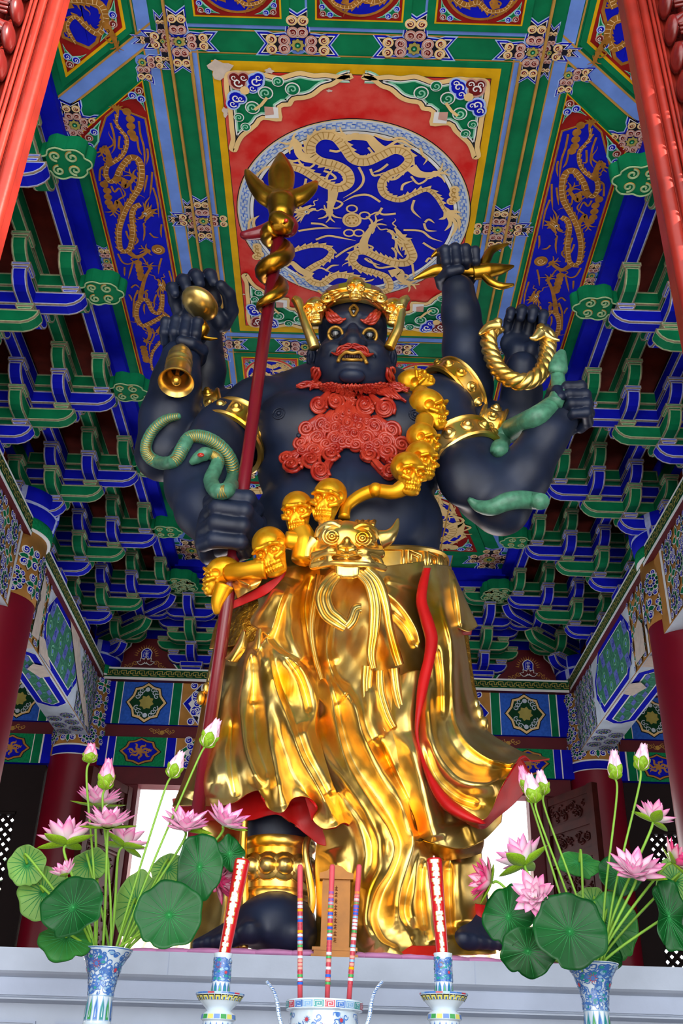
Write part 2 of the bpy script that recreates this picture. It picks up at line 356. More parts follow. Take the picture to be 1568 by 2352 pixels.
for q in ([(1215,850),(1270,870),(1300,890)],[(1215,850),(1280,890),(1285,950)],[(1215,850),(1270,920),(1240,985)],[(1215,850),(1240,910),(1210,950)],[(1215,850),(1210,880),(1180,890)],[(1215,850),(1260,850),(1295,855)]): D.ribbon(cr(Z(q),7),.028,'p_tan',0,True)
low=Z([(800,1262),(880,1268),(930,1245),(915,1190),(850,1162),(775,1140),(735,1100),(750,1065),(800,1055),(870,1085),(940,1110),(1010,1115),(1045,1085),(1030,1040),(1010,1000)])
dragon(D,low,.085,'p_tan','p_gold',0,legs=[lg([(800,1060),(795,1010),(815,965),(840,925)],-1.1,.1),lg([(930,1170),(980,1160),(990,1200),(1015,1215)],.4,.1)],head=(cz(985,985),-2.2,.12,-1),saw=-1,tick=.06,prof=lambda t:.6+.4*t)
b2=Z([(790,1215),(730,1185),(650,1180),(580,1222),(520,1205),(505,1160),(545,1128),(605,1095),(630,1055),(590,1028),(520,1028),(440,1050),(380,1080)])
dragon(D,b2,.075,'p_tan','p_gold',0,legs=[lg([(530,1180),(470,1150),(430,1115),(400,1120)],PI,.09)],saw=1,tick=.06,prof=lambda t:1.-.55*t)
for q in ([(880,800),(820,765),(750,770),(690,800)],[(960,860),(900,865),(860,855),(800,885)],[(890,830),(870,860),(850,870)],[(460,950),(520,940),(580,935),(680,935)],[(525,910),(580,915),(620,935)],[(550,995),(610,975),(680,985),(755,1000)],[(650,1085),(700,1050),(760,1020)],[(770,620),(795,680),(770,730),(690,780)],[(500,680),(490,720),(470,740)],[(590,640),(630,655),(650,680),(600,690)],[(920,605),(880,635),(840,650)],[(830,630),(850,665),(910,645)],[(1055,790),(1045,840),(1090,885)],[(990,740),(1000,710),(1050,690)],[(1100,1010),(1160,1045),(1240,1065)],[(1000,945),(1090,950),(1140,985),(1200,1005)],[(850,455),(920,480),(990,470),(1060,510)],[(1085,520),(1100,560),(1120,580),(1100,610)],[(620,535),(660,540),(690,525)],[(390,580),(440,590),(490,570)],[(245,665),(290,625),(340,615)],[(940,1035),(960,1060),(960,1100)],[(1045,1120),(1050,1160),(1055,1190)],[(1110,905),(1130,890),(1160,910)],[(1105,910),(1120,945),(1170,950)],[(1115,1110),(1130,1090),(1150,1100)],[(410,1175),(430,1190),(465,1235)],[(800,1210),(830,1205),(850,1195)],[(560,1255),(590,1275),(640,1270)],[(250,700),(270,690),(290,720)],[(205,940),(210,900),(235,880)],[(230,930),(235,890),(260,870)],[(600,1155),(630,1130),(670,1125)],[(800,1090),(830,1110),(880,1125)]):
    D.ribbon(cr(Z(q),6),.019,'p_tan',0,True)
pc=cz(735,893); D.disc(*pc,.075,'p_tan',0,24); D.disc(*pc,.055,'p_gold',1,20); D.disc(*pc,.05,'p_tan',2,20)
for i in range(6): D.disc(pc[0]+.032*math.cos(i),pc[1]+.032*math.sin(i),.01,'p_gold',3,8)
for a,b in ((735,835),(800,870),(720,960),(770,960)): q=cz(a,b); D.ribbon(np.array([(q[0]+.04*math.cos(t),q[1]+.035*math.sin(t)) for t in np.linspace(0,2*PI,16,endpoint=False)]),.014,'p_tan',0,closed=True)
for a,b,r in ((1258,760,.05),(250,1050,.05)):
    q=cz(a,b)
    for dx,dy in ((0,-.06),(0,0),(.015,.06),(-.01,.1)): D.disc(q[0]+dx,q[1]+dy*.7,r*.75,'p_tan',0,14); D.spiral(q[0]+dx,q[1]+dy*.7,r*.5,1,1,.008,'p_gold',1)
D.obj('dragon_pair',cp)
K=Z([(80,170),(95,135),(140,127),(190,130),(240,128),(290,140),(330,150),(370,155),(420,140),(470,130),(540,143),(600,140),(670,150),(740,155),(690,172),(640,205),(590,220),(540,258),(490,275),(440,280),(420,308),(370,318),(372,385),(280,378),(250,410),(215,440),(180,468),(160,500),(140,545),(105,530),(115,480),(108,420),(105,380),(100,330),(85,250)])
for sx in (0,1):
    for sy in (0,1):
        kk=Paint(pmap(cp,base=.02)); mir=lambda p:((2*CX-p[0]-.01 if sx else p[0]),(2*5.637-p[1] if sy else p[1]))
        def zz(a,b): return mir(cz(a,b))
        pts=[mir(p) for p in K]
        o_=cr(pts,3,True); kk.poly(o_,'p_green',0)
        T_=np.roll(o_,-1,0)-np.roll(o_,1,0); T_/=np.linalg.norm(T_,axis=1,keepdims=True)+1e-9; N_=np.stack([-T_[:,1],T_[:,0]],1); A_=np.sum(o_[:,0]*np.roll(o_[:,1],-1)-np.roll(o_[:,0],-1)*o_[:,1]); N_=N_ if A_>0 else -N_
        for d_,w_,m_,l_ in ((.052,.014,'p_lgreen',1),(.043,.010,'p_white',2),(.034,.008,'p_dark',3),(.014,.034,'p_tan',4)): kk.ribbon(o_+N_*d_,w_,m_,l_,closed=True)
        fd=-1 if sx!=sy else 1
        for (a,b,r,c) in ((150,185,.058,'p_maroon'),(130,160,.04,'p_maroon'),(178,160,.04,'p_maroon'),(240,180,.058,'p_blue'),(255,160,.04,'p_blue'),(225,215,.04,'p_blue'),(140,265,.055,'p_blue'),(125,295,.045,'p_blue'),(165,270,.04,'p_blue')):
            q=zz(a,b); kk.disc(*q,r*1.12,'p_lblue' if c=='p_blue' else 'p_pink',6,16); kk.disc(*q,r*.85,c,7,14); kk.spiral(*q,r*.6,.5,1.1,r*.22,'p_white',8,fd)
        for (a,b,r) in ((355,180,.04),(430,220,.05),(292,240,.05),(225,315,.05),(155,365,.035),(190,415,.035)):
            q=zz(a,b); kk.disc(*q,r*1.05,'p_white',6,16); kk.disc(*q,r*.88,'p_green',7,16); kk.spiral(*q,r*.7,2.4,1.2,r*.28,'p_lgreen',8,fd)
        kk.poly([zz(*p) for p in ((285,310),(355,315),(360,370),(290,370))],'p_white',6); kk.poly([zz(*p) for p in ((285,310),(330,312),(335,350),(290,355))],'p_pink',7)
        kk.ribbon([zz(235,325),zz(270,300),zz(300,262)],.022,'p_tan',9); q=zz(185,225)
        kk.disc(*q,.034,'p_tan',9,8)
        kk.obj('corner_cloud',cp)
sp=Paint(pmap(cp,base=.019))
for a,b,w,h in ((60,120,.075,.07),(310,130,.03,.02),(85,340,.02,.04),(620,232,.02,.01),(360,1270,.016,.008),(180,1280,.01,.008)):
    q=cz(a,b); sp.poly([(q[0]+w*(1+.3*math.sin(5*t+a))*math.cos(t)/1.,q[1]+h*(1+.3*math.cos(3*t+b))*math.sin(t)) for t in np.linspace(0,2*PI,18,endpoint=False)],'p_plaster',3)
sp.obj('bare_plaster_patch',cp)
# ---- long side panels: same drawing mirrored
i2=lambda x,y:OZ(180+x/5.227,170+y/5.227,CE); i3=lambda x,y:OZ(200+x/5.88,500+y/5.88,CE)
def A2(*L): return [(-i2(*p)[0],i2(*p)[1]) for p in L]
def A3(*L): return [(-i3(*p)[0],i3(*p)[1]) for p in L]
SPN=[(1.432,4.43),(1.968,4.90),(1.968,8.75),(1.432,9.2)]
def inset(poly,d):
    P_=np.array(poly); n=len(P_); out=[]; c=P_.mean(0)
    for i in range(n):
        a,b,e=P_[i-1],P_[i],P_[(i+1)%n]; n1=_n(np.array([-(b-a)[1],(b-a)[0]])); n2=_n(np.array([-(e-b)[1],(e-b)[0]]))
        if n1.dot(c-b)<0: n1=-n1
        if n2.dot(c-b)<0: n2=-n2
        m=_n(n1+n2); out.append(tuple(b+m*d/max(.3,m.dot(n1))))
    return out
def cutc(poly,c,idx=None):
    out=[];n=len(poly)
    for i in range(n):
        a,b,e=map(np.array,(poly[i-1],poly[i],poly[(i+1)%n]))
        out+= [tuple(b+_n(a-b)*c),tuple(b+_n(e-b)*c)]
    return out
def cornercloud(Q,p,a,b,l=4,s=.055,base='p_green'):
    """small three-curl cloud tucked into a panel corner p, between directions a and b"""
    p=np.array(p);a=_n(np.array(a));b=_n(np.array(b)); m=_n(a+b)
    Q.poly([p+m*s*.5,p+a*s*4.2+m*s*.2,p+a*s*2.6+m*s*.9,p+m*s*2.6,p+b*s*2.6+m*s*.9,p+b*s*4.2+m*s*.2],'p_lgreen',l)
    Q.poly([p+m*s*.8,p+a*s*3.7+m*s*.35,p+a*s*2.5+m*s*.8,p+m*s*2.3,p+b*s*2.5+m*s*.8,p+b*s*3.7+m*s*.35],base,l+1)
    for q,c in ((p+m*s*1.1,'p_maroon'),(p+a*s*1.5+m*s*.9,'p_blue'),(p+b*s*1.5+m*s*.9,'p_blue')):
        Q.disc(*q,s*.62,'p_lblue' if c=='p_blue' else 'p_pink',l+2,12); Q.disc(*q,s*.46,c,l+3,12); Q.spiral(*q,s*.33,1,1.1,s*.12,'p_white',l+4)
for s,lab in ((-1,'long blue ceiling panel with brown dragons on the side above the golden bell'),(1,'long blue ceiling panel with brown dragons on the side above the twisted gold ring')):
    sp=panel('ceiling_panel',lab,'ceiling panel','long dragon panels of the ceiling'); board(sp,SPN,s)
    Q=Paint(pmap(sp,s)); Q.poly(SPN,'p_gold',0); Q.poly(inset(SPN,.008),'p_yellow',1); Q.poly(inset(SPN,.015),'p_dred',2)
    n=inset(SPN,.034); oc=cutc(n,.25); Q.poly(inset(oc,-.004),'p_gold',3); Q.poly(inset(oc,.0),'p_brown',4); Q.poly(inset(oc,.009),'p_blue',5)
    N=inset(SPN,.02)
    for i in range(4): cornercloud(Q,N[i],np.array(N[i-1])-N[i],np.array(N[(i+1)%4])-N[i],6,.05)
    Q.obj('border',sp)
    D=Paint(pmap(sp,s,.022),.002)
    d1=A2((480,450),(465,560),(520,650),(585,740),(580,860),(520,970),(420,1040),(355,1080),(335,1180),(380,1265),(450,1240),(500,1130),(570,1030),(640,975),(720,1000),(760,1100),(760,1230),(735,1340),(660,1460),(590,1570),(540,1680))+A3((440,120),(435,250),(455,390),(520,430),(580,390),(610,280),(625,150),(615,40))+A2((645,1660),(680,1570),(750,1540))
    dragon(D,d1,.05,'p_brown','p_tan',0,legs=[(A2((370,1070),(370,960),(330,850),(290,880)),1.3,.07),(A2((440,1240),(540,1240),(560,1330),(640,1260),(670,1210)),-1,.07),(A2((560,1620),(510,1560),(470,1500),(430,1600)),1.3,.07),(A3((560,430),(660,500),(740,480),(830,420)),-.6,.07)],head=(tuple(A2((850,1640))[0]),.9,.095,-1),saw=-1,tick=.06,tail=(0,-1.5,.08))
    d2=A3((900,2050),(870,1920),(900,1780),(1000,1650),(1120,1520),(1130,1400),(1070,1290),(960,1340),(850,1400),(750,1430),(680,1340),(670,1210),(720,1100),(790,1080),(840,1140),(890,1240),(960,1265),(1010,1190),(1020,1080),(1020,1000))
    dragon(D,d2,.046,'p_brown','p_tan',0,legs=[(A3((720,1090),(740,960),(790,780),(860,650)),-1.1,.065),(A3((800,1420),(850,1500),(840,1600),(790,1640)),2.4,.065),(A3((1120,1450),(1060,1400),(990,1460),(960,1500)),1.5,.06)],head=(tuple(A3((1035,900))[0]),-1.45,.09,1),saw=1,tick=.06)
    d3=[(u,v+3.1) for u,v in A3((450,380),(520,430),(600,380),(625,150),(640,0))]
    dragon(D,d3,.05,'p_brown','p_tan',0)
    for q in (A2((390,560),(430,700),(440,850),(400,930)),A2((730,540),(750,700),(790,850),(800,1000),(800,1100)),A2((500,720),(490,860),(540,870)),A2((830,870),(840,960),(820,1060)),A2((710,740),(730,880),(770,950)),A2((260,1260),(270,1120),(340,1070)),A2((830,1190),(810,1300),(790,1400)),A2((400,1320),(440,1390),(500,1350),(560,1500)),A2((890,1150),(880,1300),(860,1450)),A2((900,1340),(950,1500),(970,1700)),A3((560,60),(590,180),(570,260)),A3((530,150),(560,240),(600,300)),A3((640,210),(690,280),(640,350)),A3((770,60),(780,180),(760,290)),A3((850,180),(900,230),(970,240)),A3((420,460),(480,570),(560,600),(640,560)),A3((630,560),(600,660),(560,800)),A3((510,640),(510,760)),A3((1010,520),(980,620),(965,740)),A3((1110,690),(1150,850),(1160,1020)),A3((690,950),(640,1080),(620,1320)),A3((570,1010),(600,1060),(610,1100)),A3((940,1010),(910,1100),(915,1190)),A3((780,1140),(770,1200),(785,1280)),A3((830,960),(800,960),(790,1060)),A3((880,1470),(910,1560),(850,1700),(850,1820)),A3((1030,1200),(1030,1360)),A3((600,920),(660,880),(720,930)),A3((1010,60),(1000,160),(1010,240))): D.ribbon(cr(q,6),.015,'p_brown',0,True)
    for (x,y,k) in ((635,600,0),(360,1450,0)): 
        q=A2((x,y))[0]
        for dy in (-.12,-.06,0,.06,.1): D.disc(q[0]+.008*math.sin(dy*40),q[1]+dy,.032,'p_brown',0,12)
    for (x,y) in ((715,690),(785,1820)):
        q=A3((x,y))[0]
        for dy in (-.09,-.04,0,.05,.09): D.disc(q[0],q[1]+dy,.034,'p_brown',0,12)
    q=A3((965,405))[0]; D.disc(q[0],q[1],.055,'p_brown',0,20); D.spiral(q[0],q[1],.035,0,1.4,.008,'p_tan',1)
    D.obj('dragon_pair',sp)
# ---- near corner panels (cut octagons) and small square panels
for s,lab in ((-1,'cut corner ceiling panel with a brown dragon, beside the left carved red brace'),(1,'cut corner ceiling panel with a brown dragon, beside the right carved red brace')):
    sp=panel('ceiling_panel',lab,'ceiling panel','corner dragon panels of the ceiling')
    pl=[(1.45,2.6),(2.0,2.6),(2.0,4.53),(1.45,4.09)]; board(sp,pl,s); Q=Paint(pmap(sp,s)); pl=inset(pl,.03)
    Q.poly(pl,'p_gold',0); Q.poly(inset(pl,.01),'p_yellow',1); Q.poly(inset(pl,.03),'p_dred',2)
    oc=cutc(inset(pl,.06),.2); Q.poly(inset(oc,-.01),'p_brown',3); Q.poly(inset(oc,.012),'p_blue',4)
    N=inset(pl,.04)
    for i in range(4): cornercloud(Q,N[i],np.array(N[i-1])-N[i],np.array(N[(i+1)%4])-N[i],4,.045)
    Q.obj('border',sp); D=Paint(pmap(sp,s,.022),.002)
    cc=(1.72,3.75)
    S8=lambda L:[(1.725+(x-1.725)*.8,3.72+(y-3.72)*.8) for x,y in L]
    dragon(D,S8([(1.86,4.3),(1.9,4.15),(1.82,4.06),(1.74,4.15),(1.66,4.2),(1.58,4.08),(1.6,3.95),(1.72,3.92),(1.86,3.9),(1.9,3.75),(1.86,3.6),(1.7,3.55),(1.56,3.6),(1.53,3.75),(1.58,3.85)]),.055,'p_brown','p_tan',0,legs=[(S8([(1.6,4.1),(1.55,4.2),(1.53,4.3)]),1.5,.05),(S8([(1.82,3.95),(1.92,4.0),(1.92,4.15)]),1.3,.05),(S8([(1.88,3.65),(1.93,3.5),(1.9,3.4)]),-1.5,.05)],head=((1.72,3.75),1.2,.11,1),tick=.05)
    for a in range(9): t=2*PI*a/9; D.ribbon(wavy((cc[0]+.07*math.cos(t),cc[1]+.07*math.sin(t)),(cc[0]+.2*math.cos(t),cc[1]+.2*math.sin(t)),.02,1),.02,'p_brown',0,True)
    D.disc(*cc,.09,'p_brown',1,20)
    D.obj('dragon',sp)
def sq(x0,x1,y0,y1,lab,seed):
    sp=panel('ceiling_panel',lab,'ceiling panel','small square dragon panels of the ceiling')
    pl=[(x0,y0),(x1,y0),(x1,y1),(x0,y1)]; board(sp,pl); Q=Paint(pmap(sp))
    a=(x1-x0)*.12; p2=inset(pl,a*.55); Q.poly(p2,'p_gold',0); Q.poly(inset(p2,.006),'p_yellow',1); Q.poly(inset(p2,.018),'p_dark',2); Q.poly(inset(p2,.02),'p_red' if y0>5 else 'p_dred',3)
    cx,cy=(x0+x1)/2,(y0+y1)/2; r=min(x1-x0,y1-y0)/2-a-.005
    N=inset(p2,.03)
    for i in range(4): cornercloud(Q,N[i],np.array(N[i-1])-N[i],np.array(N[(i+1)%4])-N[i],4,.034)
    Q.disc(cx,cy,r,'p_tan' if y0>5 else 'p_brown',5,40); Q.disc(cx,cy,r*.93,'p_blue',6,40); Q.obj('border',sp)
    D=Paint(pmap(sp,1,.024),.002); f=1 if seed%2 else -1; k=r/.26; m,l2=('p_tan','p_gold') if y0>5 else ('p_brown','p_tan')
    dragon(D,[(cx+f*x*k,cy+y*k) for x,y in ((-.2,.1),(-.16,.17),(-.06,.19),(.02,.13),(.1,.15),(.18,.1),(.19,0),(.13,-.06),(.16,-.14),(.08,-.19),(-.02,-.15),(-.1,-.19),(-.18,-.1),(-.17,0),(-.09,.03),(-.02,-.02))],.055*k,m,l2,0,legs=[([(cx+f*.16*k,cy+.05*k),(cx+f*.08*k,cy+.06*k)],PI if f>0 else 0,.05*k),([(cx-f*.14*k,cy-.12*k),(cx-f*.05*k,cy-.09*k)],0 if f>0 else PI,.05*k),([(cx-f*.1*k,cy+.17*k),(cx-f*.08*k,cy+.1*k)],-1.5,.05*k)],head=((cx+f*.03*k,cy-.02*k),-.8 if f>0 else PI+.8,.085*k,f),tick=.04,saw=f)
    D.obj('dragon',sp)
for i,(x,w) in enumerate(((-.76,'left'),(.015,'middle'),(.775,'right'))):
    sq(x-.33,x+.33,3.36,4.02,f'small square dragon panel at the near edge of the ceiling, {w} of the three',i)
for i,(x,w) in enumerate(((-.71,'behind the red trident shaft'),(.0,'behind the head of the statue'),(.71,'behind the shoulder skull of the statue'))):
    sq(x-.31,x+.31,7.31,7.93,f'small square dragon panel with red corners {w}',i)
# ---- far trapezoid panel
sp=panel('ceiling_panel','far ceiling panel with cut corners and a pale dragon, behind the waist of the statue','ceiling panel')
pl=[(-1.2,9.5),(1.2,9.5),(1.715,11.02),(-1.715,11.02)]; board(sp,inset(pl,-.09)); Q=Paint(pmap(sp)); Q.poly(pl,'p_yellow',0); Q.poly(inset(pl,.02),'p_dred',1)
oc=cutc(inset(pl,.1),.32); Q.poly(inset(oc,-.03),'p_tan',2); Q.poly(inset(oc,.012),'p_blue',3)
N=inset(pl,.05)
for i in range(4): cornercloud(Q,N[i],np.array(N[i-1])-N[i],np.array(N[(i+1)%4])-N[i],3,.075)
Q.obj('border',sp); D=Paint(pmap(sp,1,.022),.002)
for s in (-1,1):
    dragon(D,[(s*x,y) for x,y in ((.4,10.9),(.7,10.75),(1.05,10.75),(1.3,10.62),(1.32,10.4),(1.1,10.3),(.95,10.4),(.75,10.35),(.75,10.1),(1.0,9.95),(1.05,9.75),(.8,9.7))],.14,'p_tan','p_gold',0,legs=[([(s*1.3,10.4),(s*1.4,10.3),(s*1.42,10.5)],1.2,.13),([(s*1.0,10.0),(s*1.12,9.95),(s*1.2,10.1)],.8,.12),([(s*.9,10.75),(s*1.1,10.9),(s*1.2,10.88)],.2,.12)],tick=.1,saw=s)
    for dx,dy in ((0,0),(.08,.02),(-.07,.0)): D.disc(s*1.3+dx,10.86+dy,.06,'p_tan',0,12)
    for k in range(6): D.ribbon(wavy((s*(1.0+.06*k),9.7+.2*k),(s*(1.12+.06*k),9.68+.22*k),.02,1),.025,'p_tan',0,True)
D.obj('dragon_pair',sp)
# ================================================================ bracket sets (dougong)
def outline(bm,groups,t1=.009,t2=.008):
    for fs,base in groups:
        fs=[f for f in fs if f.is_valid]
        r=bmesh.ops.inset_region(bm,faces=fs,thickness=t1,use_boundary=True,use_even_offset=True)
        for f in r['faces']: f.material_index=2
        r=bmesh.ops.inset_region(bm,faces=fs,thickness=t2,use_boundary=True,use_even_offset=True)
        for f in r['faces']: f.material_index=1
        for f in fs: f.material_index=0
def pairm(c): return ['p_blue','p_edge_b','p_edge_t'] if c=='b' else ['p_green','p_edge_g','p_edge_t']
ARMS={}
def armmesh(name,c,u0,u1,ends,h=.135,w=.12,axis=0):
    """bracket arm from u0 to u1; ends: which ends curve up like a boat"""
    key=(name,c,u0,u1,ends,axis)
    if key in ARMS: return ARMS[key]
    prof=[]
    q=[(0.,0.),(.035,.028),(.07,.052),(.1,.07)]
    def end(u,s,up): return [(u-s*.13,0.),(u-s*.07,.018),(u-s*.025,.055),(u,.1),(u,h)] if up else [(u,0.),(u,h)]
    right=end(u1,1,ends[1]); left=[(x,y) for x,y in end(u0,-1,ends[0])][::-1]
    poly=left+right   # bottom runs left->right, then top edge closes
    bm=bmesh.new(); n=len(poly)
    f=(lambda u,v,z:(u,v,z)) if axis==0 else (lambda u,v,z:(v,u,z))
    A=[bm.verts.new(f(p[0],-w/2,p[1])) for p in poly]; B=[bm.verts.new(f(p[0],w/2,p[1])) for p in poly]
    sa=bm.faces.new(A); sb=bm.faces.new(B[::-1]); strip=[]
    for i in range(n-1): strip.append(bm.faces.new((A[i],B[i],B[i+1],A[i+1])))
    top=bm.faces.new((A[-1],B[-1],B[0],A[0]))
    bmesh.ops.recalc_face_normals(bm,faces=bm.faces)
    outline(bm,[([sa],0),([sb],0),(strip,0)])
    me=bpy.data.meshes.new(name); bm.to_mesh(me); bm.free()
    for m in pairm(c): me.materials.append(MATS[m])
    ARMS[key]=me; return me
def blockmesh(c,a=.15,h=.06):
    key=('block',c,a,h)
    if key in ARMS: return ARMS[key]
    bm=bmesh.new(); b=a*.74
    lo=[bm.verts.new((x*b/2,y*b/2,0)) for x,y in ((-1,-1),(1,-1),(1,1),(-1,1))]; mi=[bm.verts.new((x*a/2,y*a/2,h*.45)) for x,y in ((-1,-1),(1,-1),(1,1),(-1,1))]; hi=[bm.verts.new((x*a/2,y*a/2,h)) for x,y in ((-1,-1),(1,-1),(1,1),(-1,1))]
    fs=[bm.faces.new(lo[::-1]),bm.faces.new(hi)]; g=[]
    for i in range(4):
        j=(i+1)%4; g.append(bm.faces.new((lo[i],lo[j],mi[j],mi[i]))); g.append(bm.faces.new((mi[i],mi[j],hi[j],hi[i])))
    bmesh.ops.recalc_face_normals(bm,faces=bm.faces)
    outline(bm,[([q],0) for q in g],.007,.006)
    me=bpy.data.meshes.new('bearing_block'); bm.to_mesh(me); bm.free()
    for m in pairm(c): me.materials.append(MATS[m])
    ARMS[key]=me; return me
def cloudmesh():
    if 'cloud' in ARMS: return ARMS['cloud']
    mb=MB()
    ol=[(0,-.06),(.05,-.075),(.07,-.12),(.13,-.145),(.19,-.125),(.22,-.128),(.28,-.125),(.325,-.085),(.33,-.055),(.365,-.03),(.375,0),(.365,.03),(.33,.055),(.325,.085),(.28,.125),(.22,.128),(.19,.125),(.13,.145),(.07,.12),(.05,.075),(0,.06)]
    P_=cr(ol,3); mb.prism(P_,.13,0,lambda u,v,h:(u,v,h)); k=(P_-np.array([.18,0]))*.93+np.array([.18,0])
    T=[(p[0],p[1],-.004) for p in k]; mb.tube(T,.006,5,1,False)
    for (u,v,r,d) in ((.235,.055,.045,1),(.235,-.055,.045,-1),(.12,.062,.042,-1),(.12,-.062,.042,1)):
        t=np.linspace(0,1,22); rr=r*(1-.85*t); a=1.5*d+d*t*2*PI*1.4
        mb.tube(np.stack([u+rr*np.cos(a),v+rr*np.sin(a),0*t-.004],1),.0075,5,1); mb.tube(np.stack([u+(rr*1.16)*np.cos(a),v+(rr*1.16)*np.sin(a),0*t-.002],1),.005,4,2)
    me=mb.mesh('cloud_head',['p_green','p_edge_g','p_gold']); ARMS['cloud']=me; return me
TZ=[6.25,6.44,6.63,6.82,7.01]; TIP=[.42,.77,1.10,1.08]; UC=[.0,.31,.65,.98]
COL=['b','g','b','g']; INV={'b':'g','g':'b'}
def cluster(diag=False,wall=True):
    r=thing('bracket_set','x','roof bracket',(0,0,0),(0,0,0),'painted roof bracket sets')
    k=math.sqrt(2) if diag else 1.
    bb=kid('bearing_block',blockmesh('b',.3,.13),r,(0,0,6.12))
    for t in range(4):
        kid('projecting_arm',armmesh('projecting_arm',COL[t],-.03,TIP[t]*k,(False,t<3)),r,(0,0,TZ[t]))
        if t<3: kid('bearing_block',blockmesh(COL[t]),r,(UC[t+1]*k,0,TZ[t]+.132))
    kid('cloud_head',cloudmesh(),r,(1.03*k,0,TZ[3]+.0),(0,-.0,0))
    def yarm(u,t,c,half):
        kid('cross_arm',armmesh('cross_arm',c,-half,half,(True,True),axis=1),r,(u*k,0,TZ[t]-.001))
        for s in (-1,1): kid('bearing_block',blockmesh(c),r,(u*k,s*(half-.075),TZ[t]+.132))
    if not diag:
        for q in (1,2,3): yarm(UC[q],q,COL[q],.33)
        for q in (1,2): yarm(UC[q],q+1,INV[COL[q]],.47)
        if wall: yarm(0,0,'b',.34); yarm(0,1,'g',.5)
    else:
        for q in (1,2,3):
            for a in (PI/4,-PI/4):
                o=kid('cross_arm',armmesh('cross_arm',COL[q],-.05,.36,(False,True),axis=1),r,(UC[q]*k,0,TZ[q]-.001),(0,0,a if a<0 else PI+a))
                kid('bearing_block',blockmesh(COL[q]),r,(UC[q]*k+(.28*math.sin(-a) if a<0 else .28*math.sin(a))*1.0,(.28 if a<0 else -.28)*math.cos(a),TZ[q]+.132),(0,0,a))
    return r
base=cluster(); dg_=cluster(True)
ys=[3.55,4.86,6.16,7.47,8.77,10.07,11.37]
near=['cut by the red post','nearest one in full view','second in full view','third, before the tall column','right above the tall column','just behind the tall column','last before the corner']
first=True
for s,w,rz in ((-1,'blue and green roof bracket on the left wall, ',0),(1,'blue and green roof bracket on the right wall, ',PI)):
    for i,y in enumerate(ys):
        o=base if first else dup(base); first=False
        o.location=(s*3.2,y,0); o.rotation_euler=(0,0,rz); o['label']=w+near[i]
for x,w in ((-1.92,'left of the robe'),(-.64,'behind the robe, left of centre'),(.64,'behind the robe, right of centre'),(1.92,'right of the robe')):
    dup(base,(x,12.67,0),(0,0,-PI/2),'blue and green roof bracket on the back wall, '+w)
dg_.location=(-3.2,12.67,0); dg_.rotation_euler=(0,0,-PI/4); dg_['label']='diagonal roof bracket set in the back left corner with a tilted green cloud head'
dup(dg_,(3.2,12.67,0),(0,0,-3*PI/4),'diagonal roof bracket set in the back right corner with a tilted green cloud head')
# continuous tie beams over the arms, and the boards between them
tb=[]
for s,wn in ((-1,'left'),(1,'right')):
    for q,(z,c,h) in ((1,(6.82,'b',.15)),(2,(7.01,'g',.15)),(3,(7.01,'b',.2))):
        w=.11 if q<3 else .12; b=MB(); x=s*(3.2-UC[q]); bm=None
        me=armmesh('tie_beam_mesh',c,-6.0,6.1,(False,False),h,w,1); o=kid('tie_beam',me,None,(x,6.55,z)); struct(o)
    b=MB(); b.box((min(s*2.22,s*2.055),1.9,7.12),(max(s*2.22,s*2.055),11.5,7.199)); struct(b.obj('tie_beam',['p_blue']))
    for u0,u1,z in ((0,.31,6.99),(.31,.65,7.10),(.65,.98,7.185)):
        b=MB(); b.box((min(s*(3.2-u0),s*(3.2-u1)),.6,z),(max(s*(3.2-u0),s*(3.2-u1)),12.67,z+.015)); struct(b.obj('trim_board',['p_board']))
    for z0,z1,c in ((6.1,6.63,'p_rust'),(6.63,6.78,'p_blue'),(6.82,6.97,'p_green'),(6.97,7.2,'p_blue')):
        b=MB(); b.box((s*3.34-.06,.6,z0),(s*3.34+.06,12.7,z1)); struct(b.obj('wall_'+wn,[c]))
for q,(z,c,h) in ((1,(6.82,'b',.15)),(2,(7.01,'g',.15)),(3,(7.01,'b',.2))):
    o=kid('tie_beam',armmesh('tie_beam_mesh',c,-3.2+UC[q],3.2-UC[q],(False,False),h,.115,0),None,(0,12.67-UC[q],z)); struct(o)
for u0,u1,z in ((0,.31,6.99),(.31,.65,7.10),(.65,.98,7.185)):
    b=MB(); b.box((-3.2,12.67-u1,z),(3.2,12.67-u0,z+.015)); struct(b.obj('trim_board',['p_board']))
b=MB(); b.box((-2.1,11.45,7.1),(2.1,11.62,7.199)); struct(b.obj('tie_beam',['p_blue']))
for z0,z1,c in ((6.1,6.63,'beam_maroon'),(6.63,6.78,'p_blue'),(6.82,6.97,'p_green'),(6.97,7.2,'p_blue')):
    b=MB(); b.box((-3.3,12.76,z0),(3.3,12.88,z1)); struct(b.obj('wall_back',[c]))
b=MB(); b.box((-9,-1,7.3),(9,14,7.4)); struct(b.obj('ceiling_loft',['dark_wall']))
